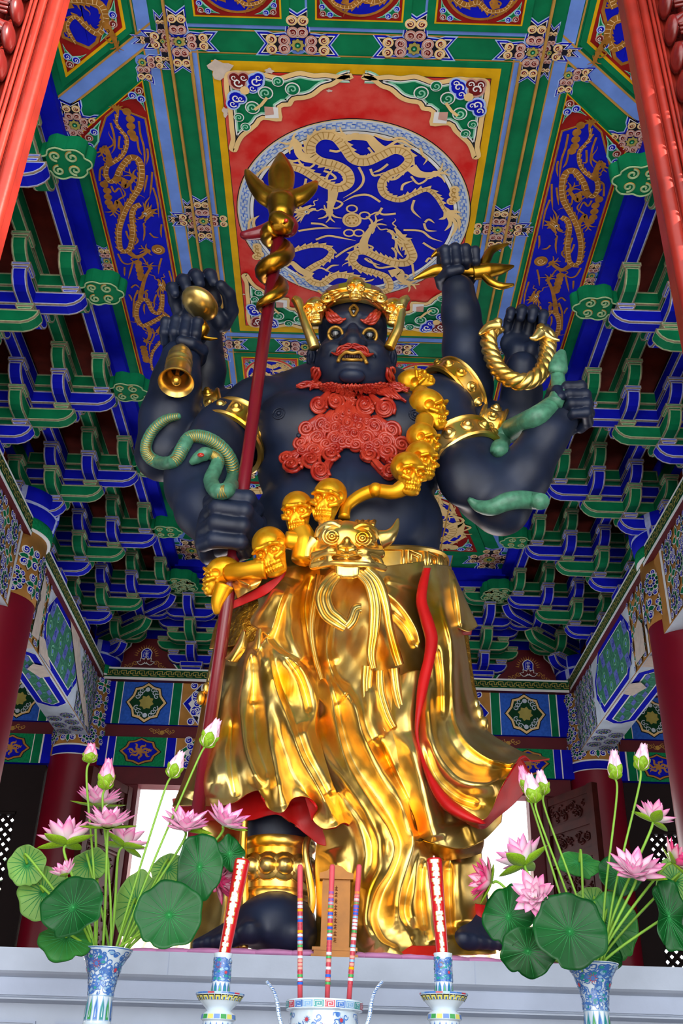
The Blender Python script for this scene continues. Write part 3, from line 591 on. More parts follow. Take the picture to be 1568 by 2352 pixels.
# ================================================================ columns, beams, walls
def colmap(cx,cy,r): return lambda u,v,h:(cx+(r+h)*math.sin(u/r),cy-(r+h)*math.cos(u/r),v)
def swirlfield(P,u0,u1,v0,v1,l=0,bg='p_ochre',s=.2,big=True):
    """field of curls, leaves and rosettes"""
    P.rect(u0,u1,v0,v1,bg,l)
    nu=max(1,int(round((u1-u0)/s))); nv=max(1,int(round((v1-v0)/s))); du=(u1-u0)/nu; dv=(v1-v0)/nv
    for i in range(nu):
        for j in range(nv):
            cu,cv=u0+(i+.5)*du,v0+(j+.5)*dv; r=min(du,dv)
            if (i+j)%2==0 and big: rosette(P,cu,cv,r*.52,l+2)
            else:
                for k in range(4): leafp(P,cu,cv,PI/2*k,r*.5,r*.3,'p_green',l+1)
                P.disc(cu,cv,r*.07,'p_ochre',l+5,8)
    for i in range(nu+1):
        for j in range(nv+1):
            for k in range(4):
                a=PI/4+PI/2*k; cu,cv=u0+i*du+r*.16*math.cos(a),v0+j*dv+r*.16*math.sin(a)
                if not(u0+r*.1<cu<u1-r*.1 and v0+r*.1<cv<v1-r*.1): continue
                P.disc(cu,cv,r*.155,'p_dark',l+6,12); P.disc(cu,cv,r*.14,'p_white',l+7,12); P.disc(cu,cv,r*.105,'p_blue',l+8,12); P.spiral(cu,cv,r*.09,a,1.1,r*.035,'p_white',l+9)
def column(x,y,r,zc,lab,band,ring=True):
    t=thing('column',lab,'column',(x,y,0)); t['kind']='structure'
    b=MB(); b.lathe([(r*1.35,0),(r*1.4,.12),(r*1.1,.2),(r*1.02,.22),(r,.3),(r,band),(r*1.0,6.0)],40); o=b.obj('shaft',['column_red'],None,True); o.parent=t
    b=MB(); b.lathe([(r+.004,band),(r+.006,band+.001),(r+.006,5.98),(r+.004,5.98)],40); o=b.obj('painted_collar',['p_ochre'],None,True); o.parent=t
    if x<0: ua,ub=-r*.9,r*2.2
    else: ua,ub=-r*2.2,r*.9
    P=Paint(lambda u,v,h:((r+.008+h)*math.sin(u/r),-(r+.008+h)*math.cos(u/r),v),.003)
    n=24
    def bandq(v0,v1,m,l):
        for i in range(n): P.rect(ua+(ub-ua)*i/n,ua+(ub-ua)*(i+1)/n,v0,v1,m,l)
    z0=band+.02
    if ring: bandq(band,band+.1,'p_blue',0); bandq(band+.1,band+.12,'p_white',0); bandq(band-.012,band,'p_white',0); z0=band+.13
    s=.235 if r<.34 else .26
    rows=int((5.95-z0)/s)+1; cols=int((ub-ua)/s)
    for j in range(rows):
        for i in range(cols+1):
            u=ua+(i+.5*(j%2))*s; v=z0+s*.5+j*s*.96
            if v>5.9: continue
            if (i+j)%2==0:
                rosette(P,u,v,s*.5,1)
            else:
                for k in range(4): leafp(P,u,v,PI/2*k,s*.5,s*.3,'p_green',1)
                P.disc(u,v,s*.08,'p_ochre',5,8)
                for k in range(4):
                    a=PI/4+PI/2*k; cu,cv=u+s*.34*math.cos(a),v+s*.34*math.sin(a)
                    P.disc(cu,cv,s*.17,'p_white',6,12); P.disc(cu,cv,s*.13,'p_blue',7,12); P.spiral(cu,cv,s*.11,a,1.1,s*.045,'p_white',8)
    o=P.obj('painted_flowers'); o.parent=t
    b=MB(); b.lathe([(r*.9,6.1),(r*1.12,6.12),(r*1.16,6.24),(r*1.16,6.27),(r*1.2,6.28),(r*1.2,6.42),(r*.5,6.5)],40,mf=lambda i,j:1 if i in(2,5) or j%8==0 else 0); o=b.obj('capital_block',['p_blue','p_edge_b'],None,True); o.parent=t
    b=MB(); b.lathe([(r,5.98),(r*1.1,5.981),(r*1.1,6.0),(r*1.12,6.02),(r*1.12,6.09),(r*1.1,6.12),(r*.9,6.121)],40,mf=lambda i,j:[1,1,0,0,0,1][i]); o=b.obj('fret_ring',['p_jade','p_white'],None,True); o.parent=t
    return t
column(-3.25,12.65,.33,0,'red column with painted flowers at its head in the back left corner',4.92)
column(3.29,12.65,.33,0,'red column with painted flowers at its head in the back right corner',4.92)
column(-3.28,8.87,.35,0,'large red column cut by the left edge of the photo',5.3,False)
column(3.36,8.95,.35,0,'large red column cut by the right edge of the photo',5.3,False)
def frband(P,u0,u1,v0,v1):
    h=v1-v0; P.rect(u0,u1,v0,v1,'p_white',0); P.rect(u0,u1,v0+h*.2,v1-h*.14,'p_jade',1); P.rect(u0,u1,v0+h*.23,v1-h*.17,'p_dgreen',2); fret(P,u0,u1,v0+h*.25,v1-h*.19,'p_olive',3)
mat('p_dgreen','#123d22',.6)
for s,wn in ((-1,'left'),(1,'right')):
    x0=3.07
    b=MB(); b.box((min(s*x0,s*3.45),.6,5.15),(max(s*x0,s*3.45),12.4,5.93)); bm_=struct(b.obj('beam_'+wn,['p_ochre']))
    b=MB(); b.box((min(s*(x0-.06),s*3.5),.6,5.93),(max(s*(x0-.06),s*3.5),12.6,6.12)); pk=b.obj('fret_plank',['beam_maroon'],bm_)
    P=Paint(lambda u,v,h:(s*(x0-.061-h),u,v)); frband(P,.7,12.35,5.932,6.118); P.obj('fret_painting',pk)
    P=Paint(lambda u,v,h:(s*(x0-.001-h),u,v),.002)
    swirlfield(P,.7,8.45,5.16,5.925,0,s=.27); swirlfield(P,9.3,9.75,5.16,5.925,0,s=.27,big=False); swirlfield(P,11.45,12.35,5.16,5.925,0,'p_grey',s=.18)
    mat('p_moss','#3f7d62',.7,var=.3,scale=30); mat('p_peri','#6672bb',.7,var=.25,scale=30)
    def octp(u0,u1,v0,v1,l):
        c=(v1-v0)*.36; o=[(u0+c,v0),(u1-c,v0),(u1,v0+c),(u1,v1-c),(u1-c,v1),(u0+c,v1),(u0,v1-c),(u0,v0+c)]
        P.poly(o,'p_white',l); P.poly(inset(o,.012),'p_blue',l+1); P.poly(inset(o,.08),'p_white',l+2); P.poly(inset(o,.095),'p_moss',l+3)
        I=inset(o,.1); n=6; ua,ub=min(p[0] for p in I),max(p[0] for p in I); va,vb=min(p[1] for p in I),max(p[1] for p in I)
        for i in range(n):
            for j in range(3):
                cu=ua+(ub-ua)*(i+.5)/n; cv=va+(vb-va)*(j+.5)/3; du=(ub-ua)/n*.42; dv=(vb-va)/3*.45
                if (i+j)%2==0: P.poly([(cu-du,cv-dv),(cu+du*.3,cv-dv),(cu+du,cv+dv),(cu-du*.3,cv+dv)],'p_peri',l+4); P.spiral(cu,cv,dv*.5,i,1.2,dv*.1,'p_blue',l+5)
                else: P.spiral(cu,cv,dv*.8,i,1.5,dv*.14,'p_lgreen',l+4); P.disc(cu,cv,dv*.25,'p_sky',l+4,8)
    P.rect(9.75,11.45,5.16,5.925,'p_grey',0); octp(9.72,11.35,5.17,5.95,1)
    P.rect(8.5,8.56,5.16,5.925,'p_white',1); P.rect(9.22,9.28,5.16,5.925,'p_white',1)
    P.obj('side_painting',bm_)
    P=Paint(lambda u,v,h:(s*v,u,5.149-h),.002)
    P.rect(.7,12.35,x0,3.45,'p_grey',0); octp(9.6,11.3,x0+.01,3.44,1); octp(5.9,8.3,x0+.01,3.44,1)
    for i in range(6): rosette(P,11.6+.12*i,x0+.1+.18*(i%2),.09,1)
    P.rect(9.25,9.55,x0,3.45,'p_plaster',6); P.poly([(10.0,x0),(10.3,x0),(10.35,x0+.12),(10.1,x0+.2),(9.95,x0+.1)],'p_plaster',9); P.obj('soffit_painting',bm_)
    P=Paint(lambda u,v,h:(s*(x0-.022-h),u,v))
    pts=[(10.35,5.95),(10.6,5.925),(11.3,5.5),(12.0,5.17),(12.2,5.2),(11.7,5.5),(11.3,5.75),(11.1,5.925)] if s<0 else [(9.3,5.2),(9.65,5.2),(9.6,5.5),(9.4,5.6),(9.3,5.5)]
    P.poly(pts,'p_plaster',0)
    if s<0: P.poly([(9.6,5.3),(9.8,5.35),(10.2,5.17),(9.7,5.16)],'p_plaster',0); P.poly([(9.35,5.2),(9.6,5.25),(9.55,5.8),(9.4,5.9)],'p_plaster',0)
    P.obj('bare_plaster_patch',bm_)
# back architraves
BY=12.5
def cartouche(P,u,v,a,b,fld,l,kind):
    pts=[(0,-1),(.3,-.8),(.62,-.72),(.72,-.35),(1,0),(.72,.35),(.62,.72),(.3,.8),(0,1),(-.3,.8),(-.62,.72),(-.72,.35),(-1,0),(-.72,-.35),(-.62,-.72),(-.3,-.8)]
    q=[(u+a*x,v+b*y) for x,y in pts]
    for k,(m,g) in enumerate((('p_dark',1.06),('p_tan' if kind else 'p_ochre',1.),('p_dark',.87),(fld,.84))): P.poly([(u+a*x*g,v+b*y*g) for x,y in pts],m,l+k)
    if kind:   # gold whorl with silver scrolls
        for i in range(8): 
            t=2*PI*i/8; P.ribbon(cr([(u,v),(u+a*.2*math.cos(t),v+a*.2*math.sin(t)),(u+a*.34*math.cos(t+.7),v+a*.34*math.sin(t+.7))],4),a*.13,'p_olive',l+4)
        for sx in (-1,1):
            for sy in (-1,1):
                for k in range(3): P.spiral(u+sx*a*(.28+.1*k),v+sy*b*(.62-.16*k),a*.15,.5*k,1.2,a*.05,'p_grey',l+4,sx*sy)
                P.disc(u,v+sy*b*.66,a*.12,'p_grey',l+4,10)
    else:
        for i in range(7): 
            t=2*PI*i/7+.3; P.ribbon(wavy((u+a*.15*math.cos(t),v+b*.2*math.sin(t)),(u+a*.62*math.cos(t),v+b*.62*math.sin(t)),b*.12,1),a*.1,'p_ochre',l+4,True)
        P.disc(u,v,b*.22,'p_ochre',l+4,12); P.spiral(u+a*.4,v,b*.2,0,1.2,b*.08,'p_ochre',l+4); P.spiral(u-a*.4,v,b*.2,2,1.2,b*.08,'p_ochre',l+4)
    return q
def beampaint(P,z0,z1,up,cs=1):
    h=z1-z0
    for sx in (-1,1):
        def U(a): return sx*a
        def rr(a,b,m,l): P.rect(min(U(a),U(b)),max(U(a),U(b)),z0,z1,m,l)
        for o in (0,):
            rr(3.0,2.86,'p_blue',0); rr(2.86,2.845,'p_white',1); rr(2.845,2.76,'p_green' if up else 'p_blue',0); rr(2.76,2.75,'p_white',1)
            rr(2.75,2.12,'p_mblue' if up else 'p_jade',0); cartouche(P,U(2.435),(z0+z1)/2,.255,h*.46,'p_dgreen' if up else 'p_blue',1,up)
            rr(2.12,2.11,'p_white',1); rr(2.11,2.0,'p_green' if up else 'p_blue',0); rr(2.0,1.99,'p_white',1)
            rr(1.99,1.2,'p_ochre',0); rosette(P,U(1.55),(z0+z1)/2,h*.55,2); 
            for k,(m,w) in enumerate((('p_white',.0),('p_blue' if up else 'p_green',.012),('p_white',.075))):
                for sy in (-1,1): P.poly([(U(1.97-w),(z0+z1)/2),(U(1.97-w-.23),(z0+z1)/2+sy*h*.5),(U(1.97-w-.19+.1-.2),(z0+z1)/2+sy*h*.5),(U(1.97-w-.1),(z0+z1)/2)],m,1+k)
            for k in range(5): 
                a=-1+k*.5; P.disc(U(1.78+.06*abs(a)),(z0+z1)/2+a*h*.42,.05,'p_white',9,12); P.disc(U(1.78+.06*abs(a)),(z0+z1)/2+a*h*.42,.038,'p_blue',10,12); P.spiral(U(1.78+.06*abs(a)),(z0+z1)/2+a*h*.42,.03,a,1,.01,'p_white',11)
            rr(1.2,1.1,'p_green',0); rr(1.1,.5,'p_mblue',0); rr(.5,0,'p_ochre',0); cartouche(P,U(.8),(z0+z1)/2,.25,h*.44,'p_dgreen',1,True); rosette(P,U(.2),(z0+z1)/2,h*.45,2)
            # side bay beyond the column
            rr(3.55,3.66,'p_blue',0); rr(3.66,3.68,'p_white',1); rr(3.68,3.78,'p_green',0); rr(3.78,3.79,'p_white',1); rr(3.79,4.4,'p_mblue' if up else 'p_jade',0); cartouche(P,U(4.06),(z0+z1)/2,.24,h*.44,'p_dgreen' if up else 'p_blue',1,up); rr(4.4,4.41,'p_white',1); rr(4.41,4.5,'p_green',0); rr(4.5,6.4,'p_ochre',0); rosette(P,U(4.95),(z0+z1)/2,h*.5,2); rosette(P,U(5.6),(z0+z1)/2,h*.5,2)
for z0,z1,up,n in ((5.37,5.94,True,'beam_back_upper'),(4.83,5.2,False,'beam_back_lower')):
    b=MB(); b.box((-6.5,BY,z0),(6.5,12.85,z1)); o=struct(b.obj(n,['p_blue']))
    P=Paint(lambda u,v,h:(u,BY-.001-h,v),.002); beampaint(P,z0,z1,up); P.obj('beam_painting',o)
b=MB(); b.box((-6.5,BY+.05,5.2),(6.5,12.8,5.37)); o=struct(b.obj('trim_1',['beam_maroon']))
P=Paint(lambda u,v,h:(u,BY+.049-h,v))
for x in (-2.2,2.2,-4.1,4.1):
    for k in (-1,1):
        for i in range(4): P.spiral(x+k*(.03+.035*i),5.285+.02*(i%2),.03,i,1.2,.009,'p_gold',0,k)
    P.disc(x,5.28,.03,'p_gold',0,8)
P.obj('gilt_painting',o)
b=MB(); b.box((-6.5,12.42,5.93),(6.5,12.86,6.10)); o=struct(b.obj('trim_2',['beam_maroon'])); P=Paint(lambda u,v,h:(u,12.419-h,v)); frband(P,-6.4,6.4,5.932,6.098); P.obj('fret_painting',o)
# lotus emblem boards between back brackets
for s,wn in ((-1,'left'),(1,'right')):
    b=MB(); b.box((s*2.55-.62,12.68,6.12),(s*2.55+.62,12.72,6.62)); o=b.obj('emblem_board',['beam_maroon']); tag(o,f'maroon board with a white lotus and blue tablet, {wn} end of the back wall','painted board','lotus emblem boards')
    P=Paint(lambda u,v,h:(s*2.55+u,12.679-h,v),.002)
    for sx in (-1,1):
        c=[(sx*.2,6.62),(sx*.22,6.5),(sx*.3,6.42),(sx*.34,6.3),(sx*.42,6.2),(sx*.6,6.15),(sx*.6,6.62)]
        P.poly(c,'p_white',1); P.poly([(x+sx*.02,y) for x,y in c[:-1]]+[(sx*.63,6.62)],'p_green',2)
        for k in range(4): P.spiral(sx*(.14+.06*k),6.27-.035*k,.035,k,1.3,.012,'p_ochre',1,sx)
    for i in range(14): t=PI*(i+.5)/14; P.ribbon([(.12*math.cos(t),6.36+.12*math.sin(t)),(.17*math.cos(t),6.36+.17*math.sin(t))],.018,'p_ochre',1,True)
    tp=[(-.065,6.32),(.065,6.32),(.075,6.42),(.05,6.46),(0,6.485),(-.05,6.46),(-.075,6.42)]; P.poly(tp,'p_white',3); P.poly([(x*.85,6.4+(y-6.4)*.86) for x,y in tp],'p_blue',4)
    for a,b_ in (((-.03,6.44),(.03,6.44)),((-.035,6.42),(-.04,6.35)),((-.03,6.42),(.035,6.42)),((0,6.44),(0,6.36)),((-.02,6.4),(.025,6.4)),((-.02,6.38),(.025,6.38)),((.0,6.37),(.035,6.345)),((0,6.37),(-.025,6.345))): P.ribbon([a,b_],.006,'p_white',5)
    for i in range(5): t=PI*(.1+.2*i); leafp(P,.02*math.cos(t),6.25,t,.11,.06,'beam_maroon',3)
    P.obj('painted_emblem',o)
# lintel, walls, openings of the back wall
b=MB(); b.box((-2.95,12.55,4.62),(2.95,12.8,4.83)); struct(b.obj('trim_3',['beam_maroon']))
for s in (-1,1):
    b=MB(); b.box((min(s*2.42,s*2.95),12.58,0),(max(s*2.42,s*2.95),12.78,4.62)); struct(b.obj('door_jamb',['beam_maroon']))
    b=MB(); b.box((min(s*3.6,s*6.5),12.58,4.25),(max(s*3.6,s*6.5),12.78,4.83)); b.box((min(s*3.6,s*6.5),12.58,0),(max(s*3.6,s*6.5),12.78,1.4)); b.box((min(s*3.6,s*3.86),12.58,1.4),(max(s*3.6,s*3.86),12.78,4.25)); b.box((min(s*5.6,s*6.5),12.58,1.4),(max(s*5.6,s*6.5),12.78,4.25)); struct(b.obj('wall_back',['dark_wall']))
    b=MB(); b.box((min(s*6.4,s*6.6),-1.1,0),(max(s*6.4,s*6.6),12.8,7.3)); struct(b.obj('wall_'+('left' if s<0 else 'right'),['dark_wall']))  # front ends lengthened out of view to block the sun from the altar
    b=MB()   # diamond lattice
    x0,x1=(3.86,5.6); z0,z1=1.4,4.25; st=.115
    for k in range(-40,60):
        for d in (1,-1):
            # line x = x0 + k*st + d*(z-z0)
            xa=x0+k*st+(0 if d>0 else 0); za,zb=z0,z1; pa=[xa,z0]; pb=[xa+d*(z1-z0),z1]
            t0,t1=0.,1.
            dx=pb[0]-pa[0]
            lo=(x0-pa[0])/dx; hi=(x1-pa[0])/dx
            if lo>hi: lo,hi=hi,lo
            t0=max(t0,lo);t1=min(t1,hi)
            if t1-t0<.01: continue
            A=(pa[0]+dx*t0,z0+(z1-z0)*t0);B=(pa[0]+dx*t1,z0+(z1-z0)*t1)
            b.tube([(s*A[0],12.66,A[1]),(s*B[0],12.66,B[1])],.024,4,0,False)
    w=struct(b.obj('window_1' if s<0 else 'window_2',['dark_wall']))
    b=MB()
    for q in ((x0-.05,x0+.02,z0,z1),(x1-.02,x1+.05,z0,z1),(x0,x1,z0-.05,z0+.03),(x0,x1,z1-.03,z1+.05)): b.box((min(s*q[0],s*q[1]),12.6,q[2]),(max(s*q[0],s*q[1]),12.72,q[3]))
    b.obj('window_frame',['dark_wall'],w)
# carved door leaves, swung inward
def doorleaf(name,hx,hy,ang,lab,s):
    t=thing(name,lab,'door',(hx,hy,0),(0,0,ang))
    W=.96; H=4.55
    b=MB()
    for q in ((0,.1,0,H),(W-.1,W,0,H)): b.box((q[0],-.04,q[2]),(q[1],.04,q[3]))
    for z in (0.05,1.2,1.5,3.75,4.1,4.45): b.box((.1,-.035,z),(W-.1,.035,z+.09))
    b.obj('door_frame',['door_wood']).parent=t
    b=MB()
    for z0,z1 in ((.1,1.2),(1.29,1.5),(1.59,3.75),(3.84,4.1),(4.19,4.45)): b.box((.1,-.012,z0),(W-.1,.012,z1))
    b.obj('door_panel',['door_wood']).parent=t
    b=MB()
    for sd in (-1,1):
        for z0,z1 in ((1.64,3.7),(3.87,4.09),(4.2,4.43)):
            nn=int((z1-z0)*60)+8
            for i in range(nn):
                x=RNG.uniform(.16,W-.16); z=RNG.uniform(z0+.05,z1-.05); r=RNG.uniform(.03,.07); tt=np.linspace(0,1,9); a=RNG.uniform(0,6)+tt*5; rr=r*(1-.8*tt)
                b.tube(np.stack([x+rr*np.cos(a),np.full(9,sd*.016),np.clip(z+rr*np.sin(a),z0,z1)],1),.012,4,0,False)
        for z0,z1 in ((1.62,3.72),):
            for q in (((.13,z0),(W-.13,z0)),((W-.13,z0),(W-.13,z1)),((W-.13,z1),(.13,z1)),((.13,z1),(.13,z0))): b.tube([(q[0][0],sd*.02,q[0][1]),(q[1][0],sd*.02,q[1][1])],.014,6)
    b.obj('carving',['door_wood'],None,True).parent=t
    return t
doorleaf('carved_door',2.6,12.5,math.atan2(-.87,.41),'carved dark red door leaf standing open behind the right flowers',1)
doorleaf('carved_door',-2.5,12.5,math.atan2(-.9,-.3),'carved dark red door leaf standing open behind the left flowers',-1)
b=MB(); b.box((-7,-1,-.1),(7,13,0)); struct(b.obj('floor',['floor_stone']))
# ================================================================ outside
b=MB(); b.box((-30,13,-.6),(30,60,-.5)); struct(b.obj('ground_outside',['stone']))
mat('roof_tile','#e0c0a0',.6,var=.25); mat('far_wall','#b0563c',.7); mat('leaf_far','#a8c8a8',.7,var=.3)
t=thing('temple_hall','distant temple hall with orange tiled roof seen through the back doorway','building',(0,30,-.5))
def roofz(x,k): return 4.6+2.4*k**.7+1.4*(abs(x)/10)**3*(1-k)
b=MB(); xs=np.linspace(-9.5,9.5,60); ks=np.linspace(0,1,10)
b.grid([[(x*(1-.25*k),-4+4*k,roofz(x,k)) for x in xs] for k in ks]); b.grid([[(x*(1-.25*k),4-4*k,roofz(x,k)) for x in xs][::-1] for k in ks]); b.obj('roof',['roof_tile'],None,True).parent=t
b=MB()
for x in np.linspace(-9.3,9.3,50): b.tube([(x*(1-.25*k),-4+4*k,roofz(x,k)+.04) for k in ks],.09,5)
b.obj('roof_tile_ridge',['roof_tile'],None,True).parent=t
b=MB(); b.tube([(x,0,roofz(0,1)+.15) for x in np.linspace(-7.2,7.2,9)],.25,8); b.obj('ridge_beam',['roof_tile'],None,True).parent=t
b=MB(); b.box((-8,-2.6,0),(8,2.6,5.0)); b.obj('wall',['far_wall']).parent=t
def conifer(x,y,h,lab):
    t=thing('conifer_tree',lab,'tree',(x,y,-.5)); b=MB(); b.tube([(0,0,0),(0,0,h)],[.2,.03],8); b.obj('trunk',['far_wall']).parent=t
    b=MB()
    for i in range(900):
        k=RNG.rand()**.8; z=h*(.15+.85*k); R=(1-k)*h*.28*RNG.uniform(.4,1)+.1; a=RNG.uniform(0,2*PI); p=np.array([R*math.cos(a),R*math.sin(a),z-.2*R]); d=np.array([math.cos(a),math.sin(a),-.35+RNG.uniform(-.3,.3)])*.28; q=np.cross(d,[0,0,1])*.3
        b.add([p-d,p+q,p+d,p-q],[(0,1,2,3)])
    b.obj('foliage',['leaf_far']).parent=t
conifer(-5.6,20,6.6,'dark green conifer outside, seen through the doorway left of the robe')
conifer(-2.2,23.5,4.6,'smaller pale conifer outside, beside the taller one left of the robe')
# ================================================================ plinth
b=MB(); pr=[(4.14,1.70),(4.14,1.62),(4.15,1.612),(4.17,1.60),(4.17,1.535),(4.155,1.53),(4.155,1.525),(4.2,1.515),(4.2,.5),(4.12,.45),(4.12,.0)]
for x0,x1 in ((-2.7,2.7),):
    pts=[]
    for (y,z) in pr: pts.append([(x0,y,z),(x1,y,z)])
    pts=[[(x0,6.7,1.70),(x1,6.7,1.70)]]+pts+[[(x0,6.7,0),(x1,6.7,0)]]
    b.grid(pts)
    b.add([(x0,p[0][1],p[0][2]) for p in pts],[tuple(range(len(pts)))]); b.add([(x1,p[0][1],p[0][2]) for p in pts],[tuple(range(len(pts)))[::-1]]); b.add([(x0,6.7,0),(x1,6.7,0),(x1,6.7,1.7),(x0,6.7,1.7)],[(0,1,2,3)])
pl=thing('stone_plinth','long pale grey stone plinth under the statue, with carved key pattern below','plinth',(0,0,0))
o=b.obj('plinth_body',['stone']); o.parent=pl
b=MB()
for i in range(18):
    x=-2.4+.28*i
    for q in ((0,.2,1.45,1.457),(0,.007,1.39,1.45),(0,.12,1.39,1.397),(.2,.207,1.33,1.457),(.05,.2,1.33,1.337)): b.box((x+q[0],4.193,q[2]),(x+q[1],4.201,q[3]))
b.obj('key_carving',['stone_b']).parent=pl
b=MB(); b.box((-2.69,4.160,1.54),(2.69,4.171,1.596)); b.obj('blue_grey_band',['stone_b']).parent=pl
for x in (-.6,1.55,-1.9,.55):
    b=MB(); b.box((x,4.1385,1.62),(x+.003,4.145,1.70)); b.obj('joint',['stone_b']).parent=pl
# ================================================================ carved front jambs
def jamb(s,x,lab):
    t=thing('carved_brace',lab,'carved post',(x,2.0,0)); 
    b=MB()
    for (u,r,dy) in ((0.02,.022,0),(.056,.013,-.012),(.076,.006,-.02),(.088,.005,-.024)): b.tube([(s*u,dy,0.),(s*u,dy,6.)],r,14)
    b.box((min(0,s*.11),-.008,0),(max(0,s*.11),.05,6.)); b.obj('moulded_stile',['wood_red'],None,True,auto=.6).parent=t
    b=MB(); b.box((min(s*.1,s*.5),-.0,0),(max(s*.1,s*.5),.04,6.)); b.obj('back_board',['wood_red']).parent=t
    for i in range(30):
        z=3.05+i*.135
        if z>5.2: continue
        b=MB()
        for j in range(3):
            u=.155+.125*j; z0=.065*(j%2)
            tt=np.linspace(0,1,14); a=-2.2+tt*4.9; rr=.062*(1-.45*tt)
            b.tube(np.stack([s*(u+rr*np.cos(a)*.85),-.03-.05*np.sin(tt*PI),z0+rr*np.sin(a)*1.15],1),[.026*(1-.35*q) for q in tt],10)
            b.ball((s*(u+.012),-.05,z0-.005),(.024,.03,.04),12,8); b.ball((s*(u-.045),-.05,z0+.01),(.018,.045,.052),12,8)
            for h in (-.02,0.,.02): b.tube([(s*(u-.03),-.078,z0+h-.02),(s*(u+.04),-.082,z0+h)],.006,6)
        o=b.obj('scroll_carving',['wood_carved'],None,True); o.parent=t; o.location=(0,0,z)
    return t
jamb(-1,-.955,'red carved wooden post with scrolls at the top left edge of the photo')
jamb(1,.875,'red carved wooden post with scrolls, sunlit orange at the top right edge of the photo')
# ================================================================ sculpting: signed distance fields
class SDF:
    def __init__(s,lo,hi,h):
        s.lo=np.array(lo,float); s.h=h; s.n=(np.ceil((np.array(hi)-s.lo)/h)).astype(int)+1
        s.D=np.full(s.n,9.,np.float32)
    def reg(s,lo,hi):
        a=np.clip(np.floor((np.array(lo)-s.lo)/s.h).astype(int),0,s.n); b=np.clip(np.ceil((np.array(hi)-s.lo)/s.h).astype(int)+1,0,s.n)
        if (b-a).min()<=0: return None,None
        sl=tuple(slice(i,j) for i,j in zip(a,b))
        ax=[(s.lo[k]+s.h*np.arange(a[k],b[k])).astype(np.float32) for k in range(3)]
        return sl,np.meshgrid(*ax,indexing='ij',sparse=True)
    def put(s,fn,lo,hi,k,sub=False):
        m=max(k*2,3*s.h)
        sl,g=s.reg(np.array(lo)-m,np.array(hi)+m)
        if sl is None: return s
        d=fn(*g); D=s.D[sl]
        if sub: d=-d; h=np.maximum(k-np.abs(D-d),0)/max(k,1e-6); s.D[sl]=np.maximum(D,d)+h*h*k*.25
        else: h=np.maximum(k-np.abs(D-d),0)/max(k,1e-6); s.D[sl]=np.minimum(D,d)-h*h*k*.25
        return s
    def cap(s,a,b,ra,rb=None,k=.03,sub=False):
        rb=ra if rb is None else rb; a=np.array(a,float); b=np.array(b,float); ab=b-a; L=ab.dot(ab)+1e-12
        def f(X,Y,Z):
            t=np.clip(((X-a[0])*ab[0]+(Y-a[1])*ab[1]+(Z-a[2])*ab[2])/L,0,1)
            return np.sqrt((X-a[0]-t*ab[0])**2+(Y-a[1]-t*ab[1])**2+(Z-a[2]-t*ab[2])**2)-(ra+(rb-ra)*t)
        r=max(ra,rb); return s.put(f,np.minimum(a,b)-r,np.maximum(a,b)+r,k,sub)
    def ell(s,c,r,R=None,k=.03,sub=False):
        c=np.array(c,float); r=np.array([r]*3 if np.isscalar(r) else r,float); Rm=np.eye(3) if R is None else np.array(R)
        def f(X,Y,Z):
            x,y,z=X-c[0],Y-c[1],Z-c[2]
            q=[(Rm[0][i]*x+Rm[1][i]*y+Rm[2][i]*z) for i in range(3)]
            k0=np.sqrt((q[0]/r[0])**2+(q[1]/r[1])**2+(q[2]/r[2])**2); k1=np.sqrt((q[0]/r[0]**2)**2+(q[1]/r[1]**2)**2+(q[2]/r[2]**2)**2)+1e-9
            return k0*(k0-1)/k1
        m=r.max(); return s.put(f,c-m,c+m,k,sub)
    def path(s,pts,rad,k=.03,sub=False):
        for i in range(len(pts)-1): s.cap(pts[i],pts[i+1],rad[i] if not np.isscalar(rad) else rad,rad[i+1] if not np.isscalar(rad) else rad,k,sub)
        return s
    def mesh(s):
        """surface nets"""
        D=s.D; S=D<0
        c=S[:-1,:-1,:-1].astype(np.int8)
        tot=np.zeros(np.array(D.shape)-1,np.int8)
        for i in (0,1):
            for j in (0,1):
                for k in (0,1): tot+=S[i:D.shape[0]-1+i,j:D.shape[1]-1+j,k:D.shape[2]-1+k]
        act=(tot>0)&(tot<8); I=np.argwhere(act); idx=np.full(act.shape,-1,np.int32); idx[act]=np.arange(len(I))
        V=np.zeros((len(I),3)); W=np.zeros(len(I)); cor=[(i,j,k) for i in (0,1) for j in (0,1) for k in (0,1)]
        val={q:D[I[:,0]+q[0],I[:,1]+q[1],I[:,2]+q[2]] for q in cor}
        for a in cor:
            for ax in range(3):
                if a[ax]: continue
                b=list(a); b[ax]=1; b=tuple(b); va,vb=val[a],val[b]; m=(va<0)!=(vb<0); t=va[m]/(va[m]-vb[m])
                p=np.tile(np.array(a,float),(m.sum(),1)); p[:,ax]=t; V[m]+=p; W[m]+=1
        V=(V/W[:,None]+I)*s.h+s.lo
        F=[]
        for ax in range(3):
            sh=[slice(None)]*3; sh2=[slice(None)]*3; sh[ax]=slice(0,-1); sh2[ax]=slice(1,None)
            A=S[tuple(sh)]; B=S[tuple(sh2)]; E_=np.argwhere(A!=B); o=[k for k in range(3) if k!=ax]
            ok=(E_[:,o[0]]>0)&(E_[:,o[1]]>0)&(E_[:,o[0]]<D.shape[o[0]]-1)&(E_[:,o[1]]<D.shape[o[1]]-1); E_=E_[ok]
            q=[]
            for d in ((0,0),(-1,0),(-1,-1),(0,-1)):
                e=E_.copy(); e[:,o[0]]+=d[0]; e[:,o[1]]+=d[1]; q.append(idx[e[:,0],e[:,1],e[:,2]])
            q=np.stack(q,1); fl=A[E_[:,0],E_[:,1],E_[:,2]]
            if ax==1: fl=~fl
            q[~fl]=q[~fl][:,::-1]
            F.append(q[(q>=0).all(1)])
        F=np.concatenate(F)
        return V,F
